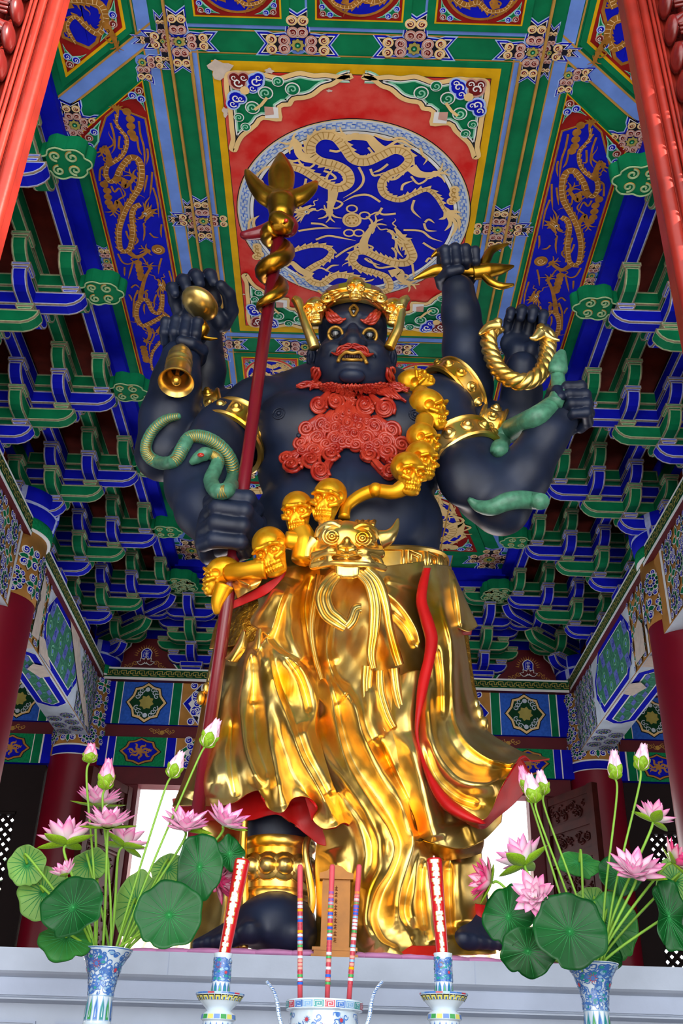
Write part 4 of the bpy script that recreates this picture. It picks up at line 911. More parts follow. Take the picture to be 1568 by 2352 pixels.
def smooth_mesh(V,F,it=2):
    e=np.concatenate([F[:,[0,1]],F[:,[1,2]],F[:,[2,3]],F[:,[3,0]]])
    n=len(V)
    for _ in range(it):
        S=np.zeros_like(V); c=np.zeros(n)
        for k in range(3): S[:,k]=np.bincount(e[:,0],V[e[:,1],k],n)+np.bincount(e[:,1],V[e[:,0],k],n)
        c=np.bincount(e[:,0],minlength=n)+np.bincount(e[:,1],minlength=n)
        V=V*.5+.5*S/np.maximum(c,1)[:,None]
    return V
def np_mesh(name,parts,mats,smooth=True):
    V=np.concatenate([p[0] for p in parts]); off=0; FF=[];MI=[]
    for i,p in enumerate(parts):
        FF.append(np.asarray(p[1])+off); off+=len(p[0]); MI.append(np.full(len(p[1]),p[2] if len(p)>2 else 0))
    F=np.concatenate(FF); MI=np.concatenate(MI)
    me=bpy.data.meshes.new(name); me.vertices.add(len(V)); me.vertices.foreach_set('co',V.astype(np.float32).ravel())
    me.loops.add(F.size); me.loops.foreach_set('vertex_index',F.astype(np.int32).ravel()); me.polygons.add(len(F))
    me.polygons.foreach_set('loop_start',np.arange(0,F.size,4,dtype=np.int32))
    for q in mats: me.materials.append(MATS[q])
    me.polygons.foreach_set('material_index',MI.astype(np.int32)); me.polygons.foreach_set('use_smooth',np.full(len(F),smooth))
    me.update(calc_edges=True); me.validate(); return me
# ---- statue materials
mat('skin_black','#10172a',.46,var=.2,scale=4,bump=.12,bscale=30,spec=.4,hex2='#1c2740')
def goldmat(name,c1,c2,rough,bump=.25,bs=14.,metal=1.):
    m=mat(name,c1,rough,metal,scale=3.5,bump=bump,bscale=bs,hex2=c2,dist=.012); return m
goldmat('gold','#eeae24','#ffe490',.29,.1,9.,.95); goldmat('gold_dark','#a8741a','#d9a436',.3,.15); goldmat('gold_matte','#f5a10c','#ffc02c',.36,.05,20.,.72)  # gold's pale second tone paints cream highlight patches into its colour
mat('cloth_red','#c31414',.42,var=.15); mat('beard_red','#9c1c10',.32,var=.25,scale=12,spec=.6,hex2='#c0402a'); mat('staff_red','#7a1020',.3,var=.1,spec=.5,coat=.3)
mat('snake_green','#4a8468',.4,var=.25,scale=30,spec=.5,bump=.2,bscale=120); mat('eye_black','#08080c',.15,spec=.7,coat=1.); mat('eye_gold','#b98b3a',.35,metal=.6); mat('mouth_dark','#2a1416',.5); mat('scale_gold','#c9b060',.35,metal=.6)
mat('gem_red','#d02818',.2,coat=1.)
def W(px,py,y): return OY(px,py,y)
def rm(px,p): return px*PXM(p)
STAT=thing('guardian_statue','huge dark blue six-armed guardian statue with red beard, skull garland and golden robe','statue',(0,0,0))
# ---- body field
B=SDF((-1.5,4.2,1.66),(1.75,5.75,6.35),.0125)
def limb(pts,k=.05):
    """pts: (px,py,y,radius px)"""
    Q=[W(p[0],p[1],p[2]) for p in pts]; R=[rm(p[3],q) for p,q in zip(pts,Q)]
    B.path(Q,R,k); return Q,R
# torso
c=W(800,985,5.05); u=PXM(c)
B.ell(W(800,960,5.08),(215*u,.33,150*u),k=.05); B.ell(W(800,1080,5.08),(205*u,.36,160*u),k=.08)
B.ell(W(800,1200,5.05),(205*u,.38,140*u),k=.08); B.ell(W(800,1320,5.12),(205*u,.3,150*u),k=.08)
B.ell(W(690,975,4.86),(105*u,.17,82*u),k=.06); B.ell(W(915,980,4.86),(100*u,.17,82*u),k=.06)   # pectorals
B.ell(W(800,1180,4.82),(150*u,.16,110*u),k=.1)                                             # belly
for s,x in ((-1,600),(1,1000)): B.ell(W(x,945,5.05),(85*u,.24,70*u),k=.06)                 # shoulder caps
B.cap(W(640,905,5.1),W(970,905,5.1),.12,.12,.08); B.cap(W(806,905,5.0),W(808,840,4.9),.2,.18,.05)
B.cap(W(800,1030,4.66),W(800,1260,4.6),.012,.012,.03,True)
for px in (690,920): B.ell(W(px-5 if px<800 else px+30,1000,4.62),.02,k=.02)
# arms, viewer's left
limb([(600,945,5.02,78),(520,1000,4.95,76),(462,1085,4.86,80),(455,1120,4.83,74)]); limb([(455,1115,4.84,72),(470,1170,4.74,66),(500,1235,4.66,46)])
limb([(590,950,5.2,70),(470,970,5.2,62),(375,1045,5.05,60)]); limb([(372,1040,5.05,60),(385,960,5.0,62),(405,880,4.95,55),(415,825,4.92,46)])
limb([(600,940,5.3,60),(480,960,5.4,55),(455,955,5.4,55)]); limb([(452,955,5.38,54),(470,850,5.2,46),(468,765,5.12,42)])
# viewer's right
limb([(985,940,5.1,72),(1060,905,5.12,62),(1072,885,5.12,58)]); limb([(1072,890,5.12,56),(1070,800,5.08,52),(1058,720,5.02,42),(1052,668,4.98,38)])
limb([(1000,950,5.2,72),(1110,985,5.2,52),(1190,960,5.2,48)]); limb([(1195,965,5.2,48),(1198,900,5.12,44),(1198,845,5.06,38)])
limb([(1000,960,5.04,84),(1060,1050,4.98,78),(1120,1130,4.92,72),(1150,1165,4.88,64)]); limb([(1150,1160,4.88,64),(1200,1090,4.84,62),(1255,1000,4.78,48),(1290,965,4.76,38)])
B.ell(W(1068,1090,4.82),(62*u,.12,80*u),k=.05); B.ell(W(505,1030,4.84),(60*u,.12,60*u),k=.05)
# legs and feet
limb([(700,1500,5.0,120),(650,1800,4.85,92),(640,1900,4.8,80),(637,2010,4.76,72),(640,2080,4.76,70)],.06)
limb([(900,1500,5.05,120),(1000,1850,5.0,80),(1060,2060,4.95,60)],.06)
def foot(ax,ay,ay_,toes,hy):
    for t,(px,py,y,r) in enumerate(toes):
        q=W(px,py,y); r_=rm(r,q); z=max(q[2],1.72+r_*.7); q=np.array([q[0],q[1],z])
        B.cap(W(ax,ay,ay_),q,.075,r_*.95,.03); B.ell(q,(r_,r_*1.25,r_*.9),k=.012)
        B.ell((q[0]-.0,q[1]-r_*1.0,q[2]+r_*.35),(r_*.5,r_*.35,r_*.3),k=.01)
foot(640,2095,4.7,[(575,2140,4.42,30),(535,2155,4.45,21),(505,2162,4.48,19),(478,2166,4.52,17),(455,2170,4.56,15)],0)
B.ell(W(635,2120,4.6),(.17,.2,.12),k=.06); B.ell(W(672,2150,4.5),(.1,.14,.09),k=.05)
foot(1075,2080,4.95,[(1060,2160,4.56,24),(1085,2162,4.58,20),(1108,2164,4.62,18),(1128,2166,4.66,17),(1146,2168,4.7,15)],0)
# hands
HANDS=[]
def fist(c,ex,ea,eb,S,loose=0.,gr=.45):
    ex,ea,eb=[_n(np.array(v,float)) for v in (ex,ea,eb)]; eb=_n(eb-eb.dot(ex)*ex); ea=_n(ea-ea.dot(ex)*ex-ea.dot(eb)*eb); c=np.array(c,float)
    P_=lambda x,a,b: c+S*(x*ex+a*ea+b*eb)
    h=SDF(c-2.4*S,c+2.4*S,S/17.)
    h.ell(P_(0,-.72,-.15),(1.,1.,1.),k=.001) if False else None
    Rm=np.stack([ex,ea,eb],1)
    h.ell(P_(.0,-.8,-.15),(1.15*S,.42*S,.95*S),Rm,.12*S); h.cap(P_(.05,-.75,-.6),P_(0.05,-.8,-1.9),.68*S,.6*S,.25*S)
    h.ell(P_(-.7,-.35,-.55),(.5*S,.5*S,.62*S),Rm,.2*S)
    for i,x in enumerate((-.86,-.29,.28,.82)):
        f=(.96,1.06,1.0,.86)[i]; r=(.30,.31,.30,.26)[i]*S
        if loose<.5: Q=[(-.72,.55),(-.25,1.02*f),(.62,.86*f),(.82*f,.1),(.3,-.28)]
        else: Q=[(-.75,.6),(-.55,1.25*f),(.1,1.62*f),(.62,1.3*f),(.7,.85*f)] if loose<1.5 else [(-.75,.6),(-.75,1.3*f),(-.2,1.85*f),(.55,1.9*f),(.95,1.5*f)]
        sp=1+.12*loose
        q=[P_(x*sp,a,b) for a,b in Q]
        h.path(q,[r*1.05,r*1.1,r,r*.95,r*.82],.07*S)
        h.ell(q[1],r*1.16,k=.05*S); h.ell(q[2],r*1.1,k=.05*S)
        n=_n(q[4]-q[3]); h.ell(q[4]+.1*r*n,(r*.55,r*.55,r*.5),k=.03*S)
    if loose<.5: th=[(-.95,-.55,-.75),(-1.15,.15,-.5),(-.7,.78,-.45),(-.15,.98,-.4)]
    else: th=[(-.95,-.6,-.7),(-1.4,-.1,-.4),(-1.45,.5,.1),(-1.2,.85,.45)]
    h.path([P_(*t) for t in th],[.36*S,.34*S,.31*S,.26*S],.08*S)
    V,F=h.mesh(); HANDS.append((smooth_mesh(V,F,1),F)); return P_
H1=W(530,1222,4.62); fist(H1,W(560,1130,4.6)-W(520,1320,4.6)if False else W(522,1320,4.62)-W(556,1130,4.62),(1,.1,0),(-.15,-1,-.15),.150)
H2=W(417,783,4.88); fist(H2,(-1,0,.05),(0,-1,-.35),(0,-.3,1),.118)
H3=W(458,712,4.98); fist(H3,(-1,0,-.4),(0,-1,-.3),(.3,-.2,1),.140,.8)
H4=W(1055,615,4.95); fist(H4,(1,0,.1),(0,-1,-.5),(0,-.5,1),.118)
H5=W(1198,775,5.0); fist(H5,(-1,0,.2),(0,-1,-.45),(.12,-.35,1),.112,.8)
H6=W(1303,940,4.74); fist(H6,(.12,0,-1),(0,-1,-.1),(1,-.15,.15),.112)
# head in a finer field
HC=W(810,785,4.82); k_=PXM(HC); 
HD=SDF(HC+np.array([-.38,-.46,-.62]),HC+np.array([.38,.34,.42]),.0065)
def hw(px,py,dy): return W(px,py,4.82+dy)
HD.ell(hw(810,760,.02),(80*k_,.22,.24),k=.02); HD.ell(hw(810,828,-.02),(84*k_,.2,.17),k=.05); HD.ell(hw(808,872,-.1),(60*k_,.13,.09),k=.05)
HD.ell(hw(765,850,-.06),(41*k_,.14,.14),k=.05); HD.ell(hw(855,853,-.06),(41*k_,.14,.14),k=.05)       # jowls
HD.ell(hw(809,853,-.07),(78*k_,.17,.105),k=.05); HD.ell(hw(810,738,-.14),(66*k_,.08,.05),k=.05); HD.ell(hw(772,737,-.17),(24*k_,.06,.035),k=.03); HD.ell(hw(848,740,-.17),(24*k_,.06,.035),k=.03)  # brow ridge
HD.ell(hw(768,767,-.25),(21*k_,.06,.055),k=.03,sub=True); HD.ell(hw(851,770,-.25),(21*k_,.06,.055),k=.03,sub=True)
HD.ell(hw(770,768,-.165),(18*k_,.045,.048),k=.006); HD.ell(hw(849,771,-.165),(18*k_,.045,.048),k=.006)  # eyeballs
HD.cap(hw(810,752,-.2),hw(810,778,-.25),.028,.045,.03); HD.ell(hw(810,785,-.255),(.055,.05,.045),k=.02); HD.ell(hw(793,789,-.235),(.036,.04,.034),k=.012); HD.ell(hw(828,790,-.235),(.036,.04,.034),k=.012)
HD.cap(hw(796,795,-.28),hw(797,793,-.26),.012,.012,.006,True); HD.cap(hw(825,796,-.28),hw(824,794,-.26),.012,.012,.006,True)
HD.ell(hw(765,803,-.16),(26*k_,.06,.045),k=.04); HD.ell(hw(856,806,-.16),(26*k_,.06,.045),k=.04)       # cheeks
HD.path([hw(786,796,-.23),hw(765,812,-.21),hw(752,835,-.17)],.007,.02,True); HD.path([hw(834,797,-.23),hw(856,815,-.21),hw(868,838,-.17)],.007,.02,True)
for yy,w_ in ((748,8),(742,10),(755,7)): HD.path([hw(810-w_,yy,-.245),hw(810,yy-2,-.25),hw(810+w_,yy,-.245)],.006,.012,True)
HD.ell(hw(810,816,-.22),(36*k_,.07,.05),k=.03); HD.ell(hw(811,824,-.29),(22*k_,.06,.018),k=.012,sub=True)   # muzzle and mouth
HD.ell(hw(808,843,-.21),(30*k_,.05,.02),k=.03); HD.ell(hw(808,864,-.22),(28*k_,.05,.04),k=.03); HD.path([hw(785,850,-.24),hw(808,846,-.25),hw(830,851,-.24)],.006,.015,True)
for s,px in ((-1,716),(1,899)):
    HD.ell(hw(px,822,.06),(.035,.05,.085),k=.015); HD.ell(hw(px+s*3,818,.01),(.016,.03,.05),k=.01,sub=True); HD.ell(hw(px-s*2,845,.04),(.026,.03,.035),k=.01)
hv,hf=HD.mesh(); bv,bf=B.mesh()
bodyparts=[(smooth_mesh(bv,bf,3),bf),(smooth_mesh(hv,hf,1),hf)]+HANDS
bme=np_mesh('body',bodyparts,['skin_black']); body=kid('body',bme,STAT)
from mathutils.bvhtree import BVHTree
allV=np.concatenate([p[0] for p in bodyparts]); off=np.cumsum([0]+[len(p[0]) for p in bodyparts]); allF=np.concatenate([p[1]+o for p,o in zip(bodyparts,off)])
BVH=BVHTree.FromPolygons([tuple(v) for v in allV],[tuple(int(i) for i in f) for f in allF])
CAMP=Vector((0,0,E))
def HIT(px,py,lift=0.,far=4.9):
    d=Vector(ray(px,py)).normalized(); loc,n,i,dist=BVH.ray_cast(CAMP,d)
    if loc is None: return np.array(W(px,py,far)),np.array([0,-1.,0])
    if n.dot(d)>0: n=-n
    return np.array(loc+n*lift),np.array(n)
def surf(pts,lift=0.,n=6): return [HIT(a,b,lift)[0] for a,b in cr(pts,n)]
# ---- face parts
def face(name,mb,m,smooth=True): return mb.obj(name,m,STAT,smooth)
for (px,py,r) in ((770,767,17),(849,771,17)):
    p,n=HIT(px,py); t=MB(); R=_n(n)
    ex=_n(np.cross(R,[0,0,1.])); ey=np.cross(ex,R)
    kk=PXM(p)
    t.tube([p+kk*r*.95*(math.cos(a)*ex+math.sin(a)*ey*1.0)+R*(.004-.012*abs(math.cos(a))) for a in np.linspace(0,2*PI,25)],.009,8)
    o=face('eye_rim',t,['eye_gold'])
    t=MB(); t.ball(p-R*.02,(.04,.04,.04),20,14); face('eyeball',t,['eye_black'])
    t=MB(); t.tube([p+R*.02+.02*(math.cos(a)*ex+math.sin(a)*ey) for a in np.linspace(0,2*PI,15)],.002,5); 
p,n=HIT(812,713); t=MB(); ex=_n(np.cross(n,[0,0,1.])); ey=np.cross(ex,n)
if ey[2]<0: ey=-ey
t.tube([p+.024*math.cos(a)*ex+(.034*math.sin(a)+(.012 if math.sin(a)>.9 else (-.03*max(0,-math.sin(a)-.7)/.3)))*ey+n*.006 for a in np.linspace(0,2*PI,24)],.008,8); face('third_eye_rim',t,['eye_gold'])
t=MB(); t.ball(p-n*.012,(.024,.024,.026),16,10); face('third_eye',t,['eye_black'])
def strands(name,paths,w,mats,lift=.012,wob=.25,nst=5,taper=True,thick=None,parent=None):
    """bundles of carved hair: each path list of (px,py) with half width in px"""
    t=MB()
    for pts,wd in paths:
        C_=cr(pts,6); T=np.gradient(C_,axis=0); T/=np.linalg.norm(T,axis=1,keepdims=True)+1e-9; N=np.stack([-T[:,1],T[:,0]],1)
        for i in range(nst):
            o=(i/(nst-1)-.5)*2 if nst>1 else 0; tt=np.linspace(0,1,len(C_))
            q=C_+N*(o*wd*(np.sin(np.clip(tt*1.1+.12,0,1)*PI)**.6 if taper else 1.)+0.)[:,None]
            P3=[]
            for k,(a,b) in enumerate(q): P3.append(HIT(a,b,lift+.006*math.sin(k*.9+i*2))[0])
            r=w*PXM(P3[0]); rad=[r*(.55+.45*math.sin(PI*min(1,.15+.85*x))) if taper else r for x in tt]
            t.tube(P3,rad,6)
    return t.obj(name,mats,parent or STAT,True)
strands('eyebrow',[([(751,714),(762,728),(778,735),(793,732)],8)],4,['beard_red'],.006); strands('eyebrow',[([(866,716),(858,730),(843,738),(829,734)],8)],4,['beard_red'],.006)
strands('moustache',[([(808,798),(790,801),(777,813),(763,813)],4.5),([(808,798),(828,802),(843,815),(858,813)],4.5)],2.7,['beard_red'],.012,nst=4)
t=MB(); 
t.tube(surf([(778,833),(783,818),(795,809),(810,811),(824,809),(833,818),(840,837)],.008),[.009,.012,.013,.012,.013,.012,.009]*1+[.009]*30 if False else .0115,8); face('upper_lip',t,['eye_gold'])
t=MB(); t.tube(surf([(788,828),(808,829),(830,829)],.008),.010,8); face('lower_lip',t,['eye_gold'])
t=MB()
for i in range(7):
    p,n=HIT(794+5*i,819-abs(i-3)*-.6,.01); t.ball(p+np.array([0,-.008,0]),(.0085,.008,.014),8,6)
face('teeth',t,['mouth_dark'])
# hair at the temples and the beard
strands('temple_hair',[([(733,845),(730,862),(724,890)],8)],4,['beard_red'],.02,nst=4); strands('temple_hair',[([(888,845),(892,865),(900,890)],8)],4,['beard_red'],.02,nst=4)
bp=[]
for i in range(22):
    x=718+9.0*i; f=(x-812)/95.
    bp.append(([(x*.86+114,877+4*abs(f)),(x*.95+40+f*4,886+4*math.sin(i)),(x+f*18,897+5*math.sin(i*1.7))],4))
bp+= [([(760,886),(725,890),(690,893),(682,896)],6),([(850,885),(885,893),(912,900),(935,906)],8),([(860,890),(890,905),(910,916),(931,929)],7),([(840,888),(875,905),(895,915),(902,922)],6),([(870,884),(905,893),(925,900),(937,901)],5),([(740,884),(715,888),(700,893)],5)]
bp+= [([(795,890),(788,905),(800,925),(795,945)],6),([(800,893),(812,905),(800,922),(820,925)],5),([(805,890),(800,912),(812,930),(800,948)],5)]
strands('beard',bp,3.6,['beard_red'],.022,nst=4)
CURL=[(450,175,16,1),(650,145,17,-1),(1010,180,19,1),(1240,215,19,-1),(660,330,10,1),(890,345,11,-1),(320,435,15,1),(495,395,15,1),(660,450,15,1),(930,440,18,-1),(1115,425,17,-1),(1310,455,17,-1),(270,600,15,1),(450,560,18,1),(655,570,16,1),(1000,570,17,-1),(1230,590,19,-1),(1410,620,17,-1),(130,785,15,1),(435,715,17,1),(650,690,13,1),(1030,685,14,-1),(1240,725,17,-1),(185,895,17,1),(390,840,18,1),(610,770,16,1),(1040,785,18,-1),(1290,850,12,-1),(495,975,18,1),(1260,990,14,-1),(735,300,10,1),(800,400,13,-1),(790,520,14,1),(740,500,12,-1),(870,520,13,1),(735,610,13,1),(890,650,13,-1),(810,610,12,1),(560,640,12,1),(1120,640,12,-1),(560,430,11,1),(1020,400,11,-1),(300,700,11,1),(810,270,9,1)]
cu=MB(); bs=MB()
for j,(zx,zy,r,d) in enumerate(CURL):
    px,py=640+zx/5.058,900+zy/5.058; R_=r*1.18; L_=.018+.02*(zy/1000)
    tt=np.linspace(0,1,30)
    for r0 in (1.,):
        a=.6+d*tt*2*PI*2.1; rr=R_*(1-.88*tt)
        cu.tube([HIT(px+rr[i]*math.cos(a[i]),py+rr[i]*math.sin(a[i]),L_+.012*tt[i])[0] for i in range(30)],[.011*(1-.35*x) for x in tt],6)
    p,n=HIT(px,py,L_*.5); q=Vector(n).to_track_quat('Z','Y').to_matrix(); kk=PXM(p)
    bs.ball(p,(R_*kk*1.06,R_*kk*1.06,L_*.7),18,8,0,q)
    # lock running up to the middle of the chest
    tx,ty=640+(zx*.62+.38*800)/5.058,900+(zy-150)/5.058
    for o in (-.45,0,.45):
        cu.tube([HIT(a,b,L_*.9)[0] for a,b in cr([(px+d*R_*.8*1+o*8,py+o*R_),((px+tx)/2+o*9,(py+ty)/2+5),(tx+o*8,ty)],4)],[.012,.012,.011,.011,.011,.010,.010,.009,.006],6)
    bs.tube([HIT(a,b,L_*.35)[0] for a,b in cr([(px,py),((px+tx)/2,(py+ty)/2),(tx,ty)],4)],[.03,.03,.03,.03,.028,.026,.024,.022,.02],8)
o=bs.obj('beard_curls',['beard_red'],STAT,True); cu.obj('curl_ridges',['beard_red'],o,True)
# nipples
for px,py in ((640,950),(953,953)):
    p,n=HIT(px,py); t=MB(); ex=_n(np.cross(n,[0,0,1.])); ey=np.cross(ex,n)
    for r in (.02,.035): t.tube([p+n*.002+r*(math.cos(a)*ex+math.sin(a)*ey) for a in np.linspace(0,2*PI,20)],.004,6)
    t.ball(p,(.013,.013,.013),12,8); t.obj('nipple',['skin_black'],STAT,True)
# ---- armlets and anklet
def band(name,ctr,axis,rad,hgt,nst,m='gold',a0=0,a1=2*PI,ry=1.,seg=64):
    ax=Vector(axis).normalized(); q=ax.to_track_quat('Z','Y').to_matrix()
    t=MB(); h=hgt/2; prof=[(rad-.015,-h),(rad+.012,-h),(rad+.02,-h*.86),(rad+.014,-h*.7),(rad+.004,-h*.62),(rad+.006,0),(rad+.004,h*.62),(rad+.014,h*.7),(rad+.02,h*.86),(rad+.012,h),(rad-.015,h)]
    t.lathe(prof,seg); V=[tuple(np.array(q@Vector((v[0],v[1]*ry,v[2])))+ctr) for v in t.v]; t.v=V
    o=t.obj(name,[m],STAT,True,auto=.7)
    for i in range(nst):
        a=2*PI*i/nst; s=MB(); s.lathe([(.0,.034),(.014,.031),(.024,.018),(.027,.008),(.036,.009),(.04,0)],14)
        nrm=Vector((math.cos(a),math.sin(a),0)); qq=nrm.to_track_quat('Z','Y').to_matrix()
        k=hgt/.17; s.v=[tuple(np.array(q@(qq@Vector((v[0]*k,v[1]*k,v[2]*k))+Vector((nrm.x*(rad+.005),nrm.y*(rad+.005)*ry,0))))+ctr) for v in s.v]
        s.obj('stud',[m],o,True)
    return o
def armlet(p0,p1,t,r,h,n=12):
    a=W(*p0);b=W(*p1); c=a+(b-a)*t; band('armlet',c,b-a,rm(r,c),h,n)
armlet((600,945,5.02),(462,1085,4.86),.42,81,.17); armlet((590,950,5.2),(470,970,5.2),.85,67,.15)
armlet((985,940,5.1),(1072,885,5.12),.66,76,.15); armlet((1000,950,5.2),(1110,985,5.2),1.12,56,.16); armlet((1000,960,5.04),(1120,1130,4.92),.5,85,.17)
band('anklet',W(637,2005,4.76),(0,.0,1),rm(78,W(637,2005,4.76)),.27,14)
# ================================================================ skull garland, crown, belt
def skullmesh():
    h=SDF((-1.05,-1.15,-1.35),(1.05,1.25,1.25),.045)
    h.ell((0,.2,.3),(.78,.92,.78),k=.1); h.ell((0,-.35,.12),(.7,.45,.6),k=.2); h.ell((0,-.45,-.5),(.52,.38,.5),k=.15); h.ell((0,-.48,-.95),(.46,.32,.25),k=.15)
    for s in (-1,1):
        h.ell((s*.33,-.84,-.02),(.25,.26,.23),k=.05,sub=True); h.path([(s*.68,-.4,-.1),(s*.6,-.72,-.27),(s*.34,-.84,-.36)],.11,.08); h.path([(s*.08,-.84,.26),(s*.33,-.9,.28),(s*.62,-.68,.16)],.09,.08)
        h.cap((s*.5,-.2,-.3),(s*.34,-.5,-.95),.13,.13,.12); h.ell((s*.33,-.7,-.04),.13,k=.03); h.ell((s*.62,-.35,.15),(.12,.25,.2),k=.12,sub=True)
    h.cap((0,-.86,-.12),(0,-.88,-.32),.06,.11,.04,True); h.cap((0,-.8,.1),(0,-.92,-.06),.07,.05,.06)
    h.cap((-.4,-.84,-.68),(.4,-.84,-.68),.03,.03,.02,True)
    for i in range(-3,4):
        for z in (-.56,-.8): h.ell((i*.125,-.84+abs(i)*.045,z),(.066,.1,.125),k=.012)
    V,F=h.mesh(); return np_mesh('skull',[(smooth_mesh(V,F,1),F)],['gold_matte'])
SK=skullmesh(); SKG=SK.copy(); SKG.materials.clear(); SKG.materials.append(G('gold'))
def skull(px,py,y,r,roll=0,yaw=0,pitch=0,parent=None,me=None,name='skull'):
    p=W(px,py,y); s=rm(r*1.1,p)
    base=Matrix(((1,0,0),(0,1,0),(0,0,1))).to_4x4()
    R=Matrix.Rotation(math.radians(roll),4,'Y')@Matrix.Rotation(math.radians(20+pitch),4,'X')@Matrix.Rotation(math.radians(yaw),4,'Z')
    o=bpy.data.objects.new(name,me or SK); C.objects.link(o); o.parent=parent or STAT; o.matrix_local=Matrix.Translation(Vector(p))@R@Matrix.Scale(s,4); return o
skull(950,880,4.84,34,-80,30); skull(985,938,4.72,40,-8,55,10); skull(972,1012,4.62,36,0,45,8); skull(968,1056,4.56,37,4,38,8); skull(936,1086,4.5,42,6,28,6)
skull(755,1148,4.5,44,4,-14,4); skull(683,1176,4.52,42,-10,-12,4); skull(622,1264,4.5,47,-28,-24,6); skull(506,1322,4.62,38,6,-75,10)
def bone(pts,rr,n=5): 
    gb=MB(); Q=[W(*p) for p in pts]; C3=cr(Q,n); k=np.linspace(0,len(rr)-1,len(C3)); R=np.interp(k,range(len(rr)),rr); gb.tube(C3,[rm(a,C3[0]) for a in R],12); return gb.obj('garland_bone',['gold_matte'],STAT,True)
bone([(940,1110,4.5),(905,1130,4.52),(862,1127,4.55),(825,1140,4.55),(795,1165,4.54),(790,1190,4.53)],[24,17,16,15,13,14]); q=W(862,1125,4.53); gb=MB(); gb.ball(q,rm(17,q)); gb.obj('bone_knuckle',['gold_matte'],STAT,True)
bone([(965,905,4.75),(978,920,4.7)],[22,20]); bone([(975,965,4.66),(972,990,4.62)],[22,20])
bone([(720,1180,4.52),(735,1175,4.51)],[20,18]); bone([(690,1215,4.52),(700,1250,4.52),(690,1290,4.52)],[24,30,22]); bone([(655,1240,4.5),(690,1245,4.52)],[20,24])
bone([(610,1305,4.5),(565,1310,4.52),(525,1315,4.58)],[26,20,22]); bone([(515,1345,4.6),(500,1385,4.62),(502,1410,4.64)],[24,16,9])
def WC(px,py,y): return W(px,py,y-.16)
# crown
cw=MB(); 
def crn(a,py,y): return WC(a,py,y)
arc=[(742,706,4.82),(765,690,4.76),(790,683,4.73),(812,681,4.72),(838,684,4.73),(860,692,4.76),(880,709,4.82)]
top=[(735,692,4.84),(752,676,4.8),(778,668,4.76),(812,664,4.75),(848,669,4.76),(874,678,4.8),(888,695,4.84)]
A=np.array([WC(*p) for p in cr(arc,6)]); T_=np.array([WC(*p) for p in cr(top,6)]); bk=np.array([WC(p[0]*.9+81,p[1]-6,p[2]+.22) for p in cr(top,6)])
prof=[A+np.array([0,.05,0]),A,A*.75+T_*.25+np.array([0,-.02,0]),A*.4+T_*.6+np.array([0,-.012,0]),T_,T_*.5+bk*.5+np.array([0,0,.05]),bk]
cw.grid(np.array(prof)); CROWN=cw.obj('crown',['gold'],STAT,True)
t=MB(); t.tube(A+np.array([0,-.012,0]),.013,8); t.tube(T_+np.array([0,-.01,.0]),.012,8)
for s in (-1,1):
    for px,py,r in ((752 if s<0 else 873,688,18),):
        c=WC(px,py,4.74); k=PXM(c)
        for r0 in (r,r*.72): 
            tt=np.linspace(0,1,26); a=(-.5 if s<0 else PI+.5)+s*-1*tt*2*PI*1.6; t.tube(np.stack([c[0]+k*r0*(1-.85*tt)*np.cos(a),c[1]-.015*tt,c[2]+k*r0*(1-.85*tt)*np.sin(a)],1),.011,6)
    for i in range(4): t.tube([WC(812+s*(24+6*i),676-3*i,4.7),WC(812+s*(34+7*i),684-5*i,4.71),WC(812+s*(52+3*i),692-8*i,4.74)],.008,6)
t.obj('crown_scroll',['gold'],CROWN,True)
t=MB(); bkp=[(775,672),(778,652),(795,648),(800,638),(815,633),(830,638),(835,648),(852,653),(850,674),(812,690)]
P0=[WC(a,b,4.76) for a,b in bkp]; t.add(P0+[p+np.array([0,.06,0]) for p in P0],[tuple(range(10))]+[tuple(range(19,9,-1))]+[(i,(i+1)%10,10+(i+1)%10,10+i) for i in range(10)]); t.obj('crown_plaque',['gold'],CROWN,True,fix=True,auto=.6)
skull(817,664,4.52,25,0,0,8,CROWN,SKG); skull(725,716,4.66,31,-6,-14,0,CROWN,SKG); skull(903,718,4.66,31,6,14,0,CROWN,SKG)
def horn(pts,rad,name='crown_horn'):
    t=MB(); Q=cr([WC(*p) for p in pts],7); R=np.interp(np.linspace(0,len(rad)-1,len(Q)),range(len(rad)),rad); t.tube(Q,[rm(r,Q[0])*(1+.08*(i%2)) for i,r in enumerate(R)],12); return t.obj(name,['gold'],CROWN,True)
horn([(722,800,4.8),(716,780,4.79),(704,750,4.78),(692,715,4.78),(684,694,4.78),(674,686,4.78)],[12,13,11,10,12,8]); horn([(893,800,4.8),(902,780,4.79),(915,752,4.78),(921,716,4.78),(925,694,4.78),(936,684,4.78)],[12,12,11,10,12,8])
q=WC(730,765,4.9); 
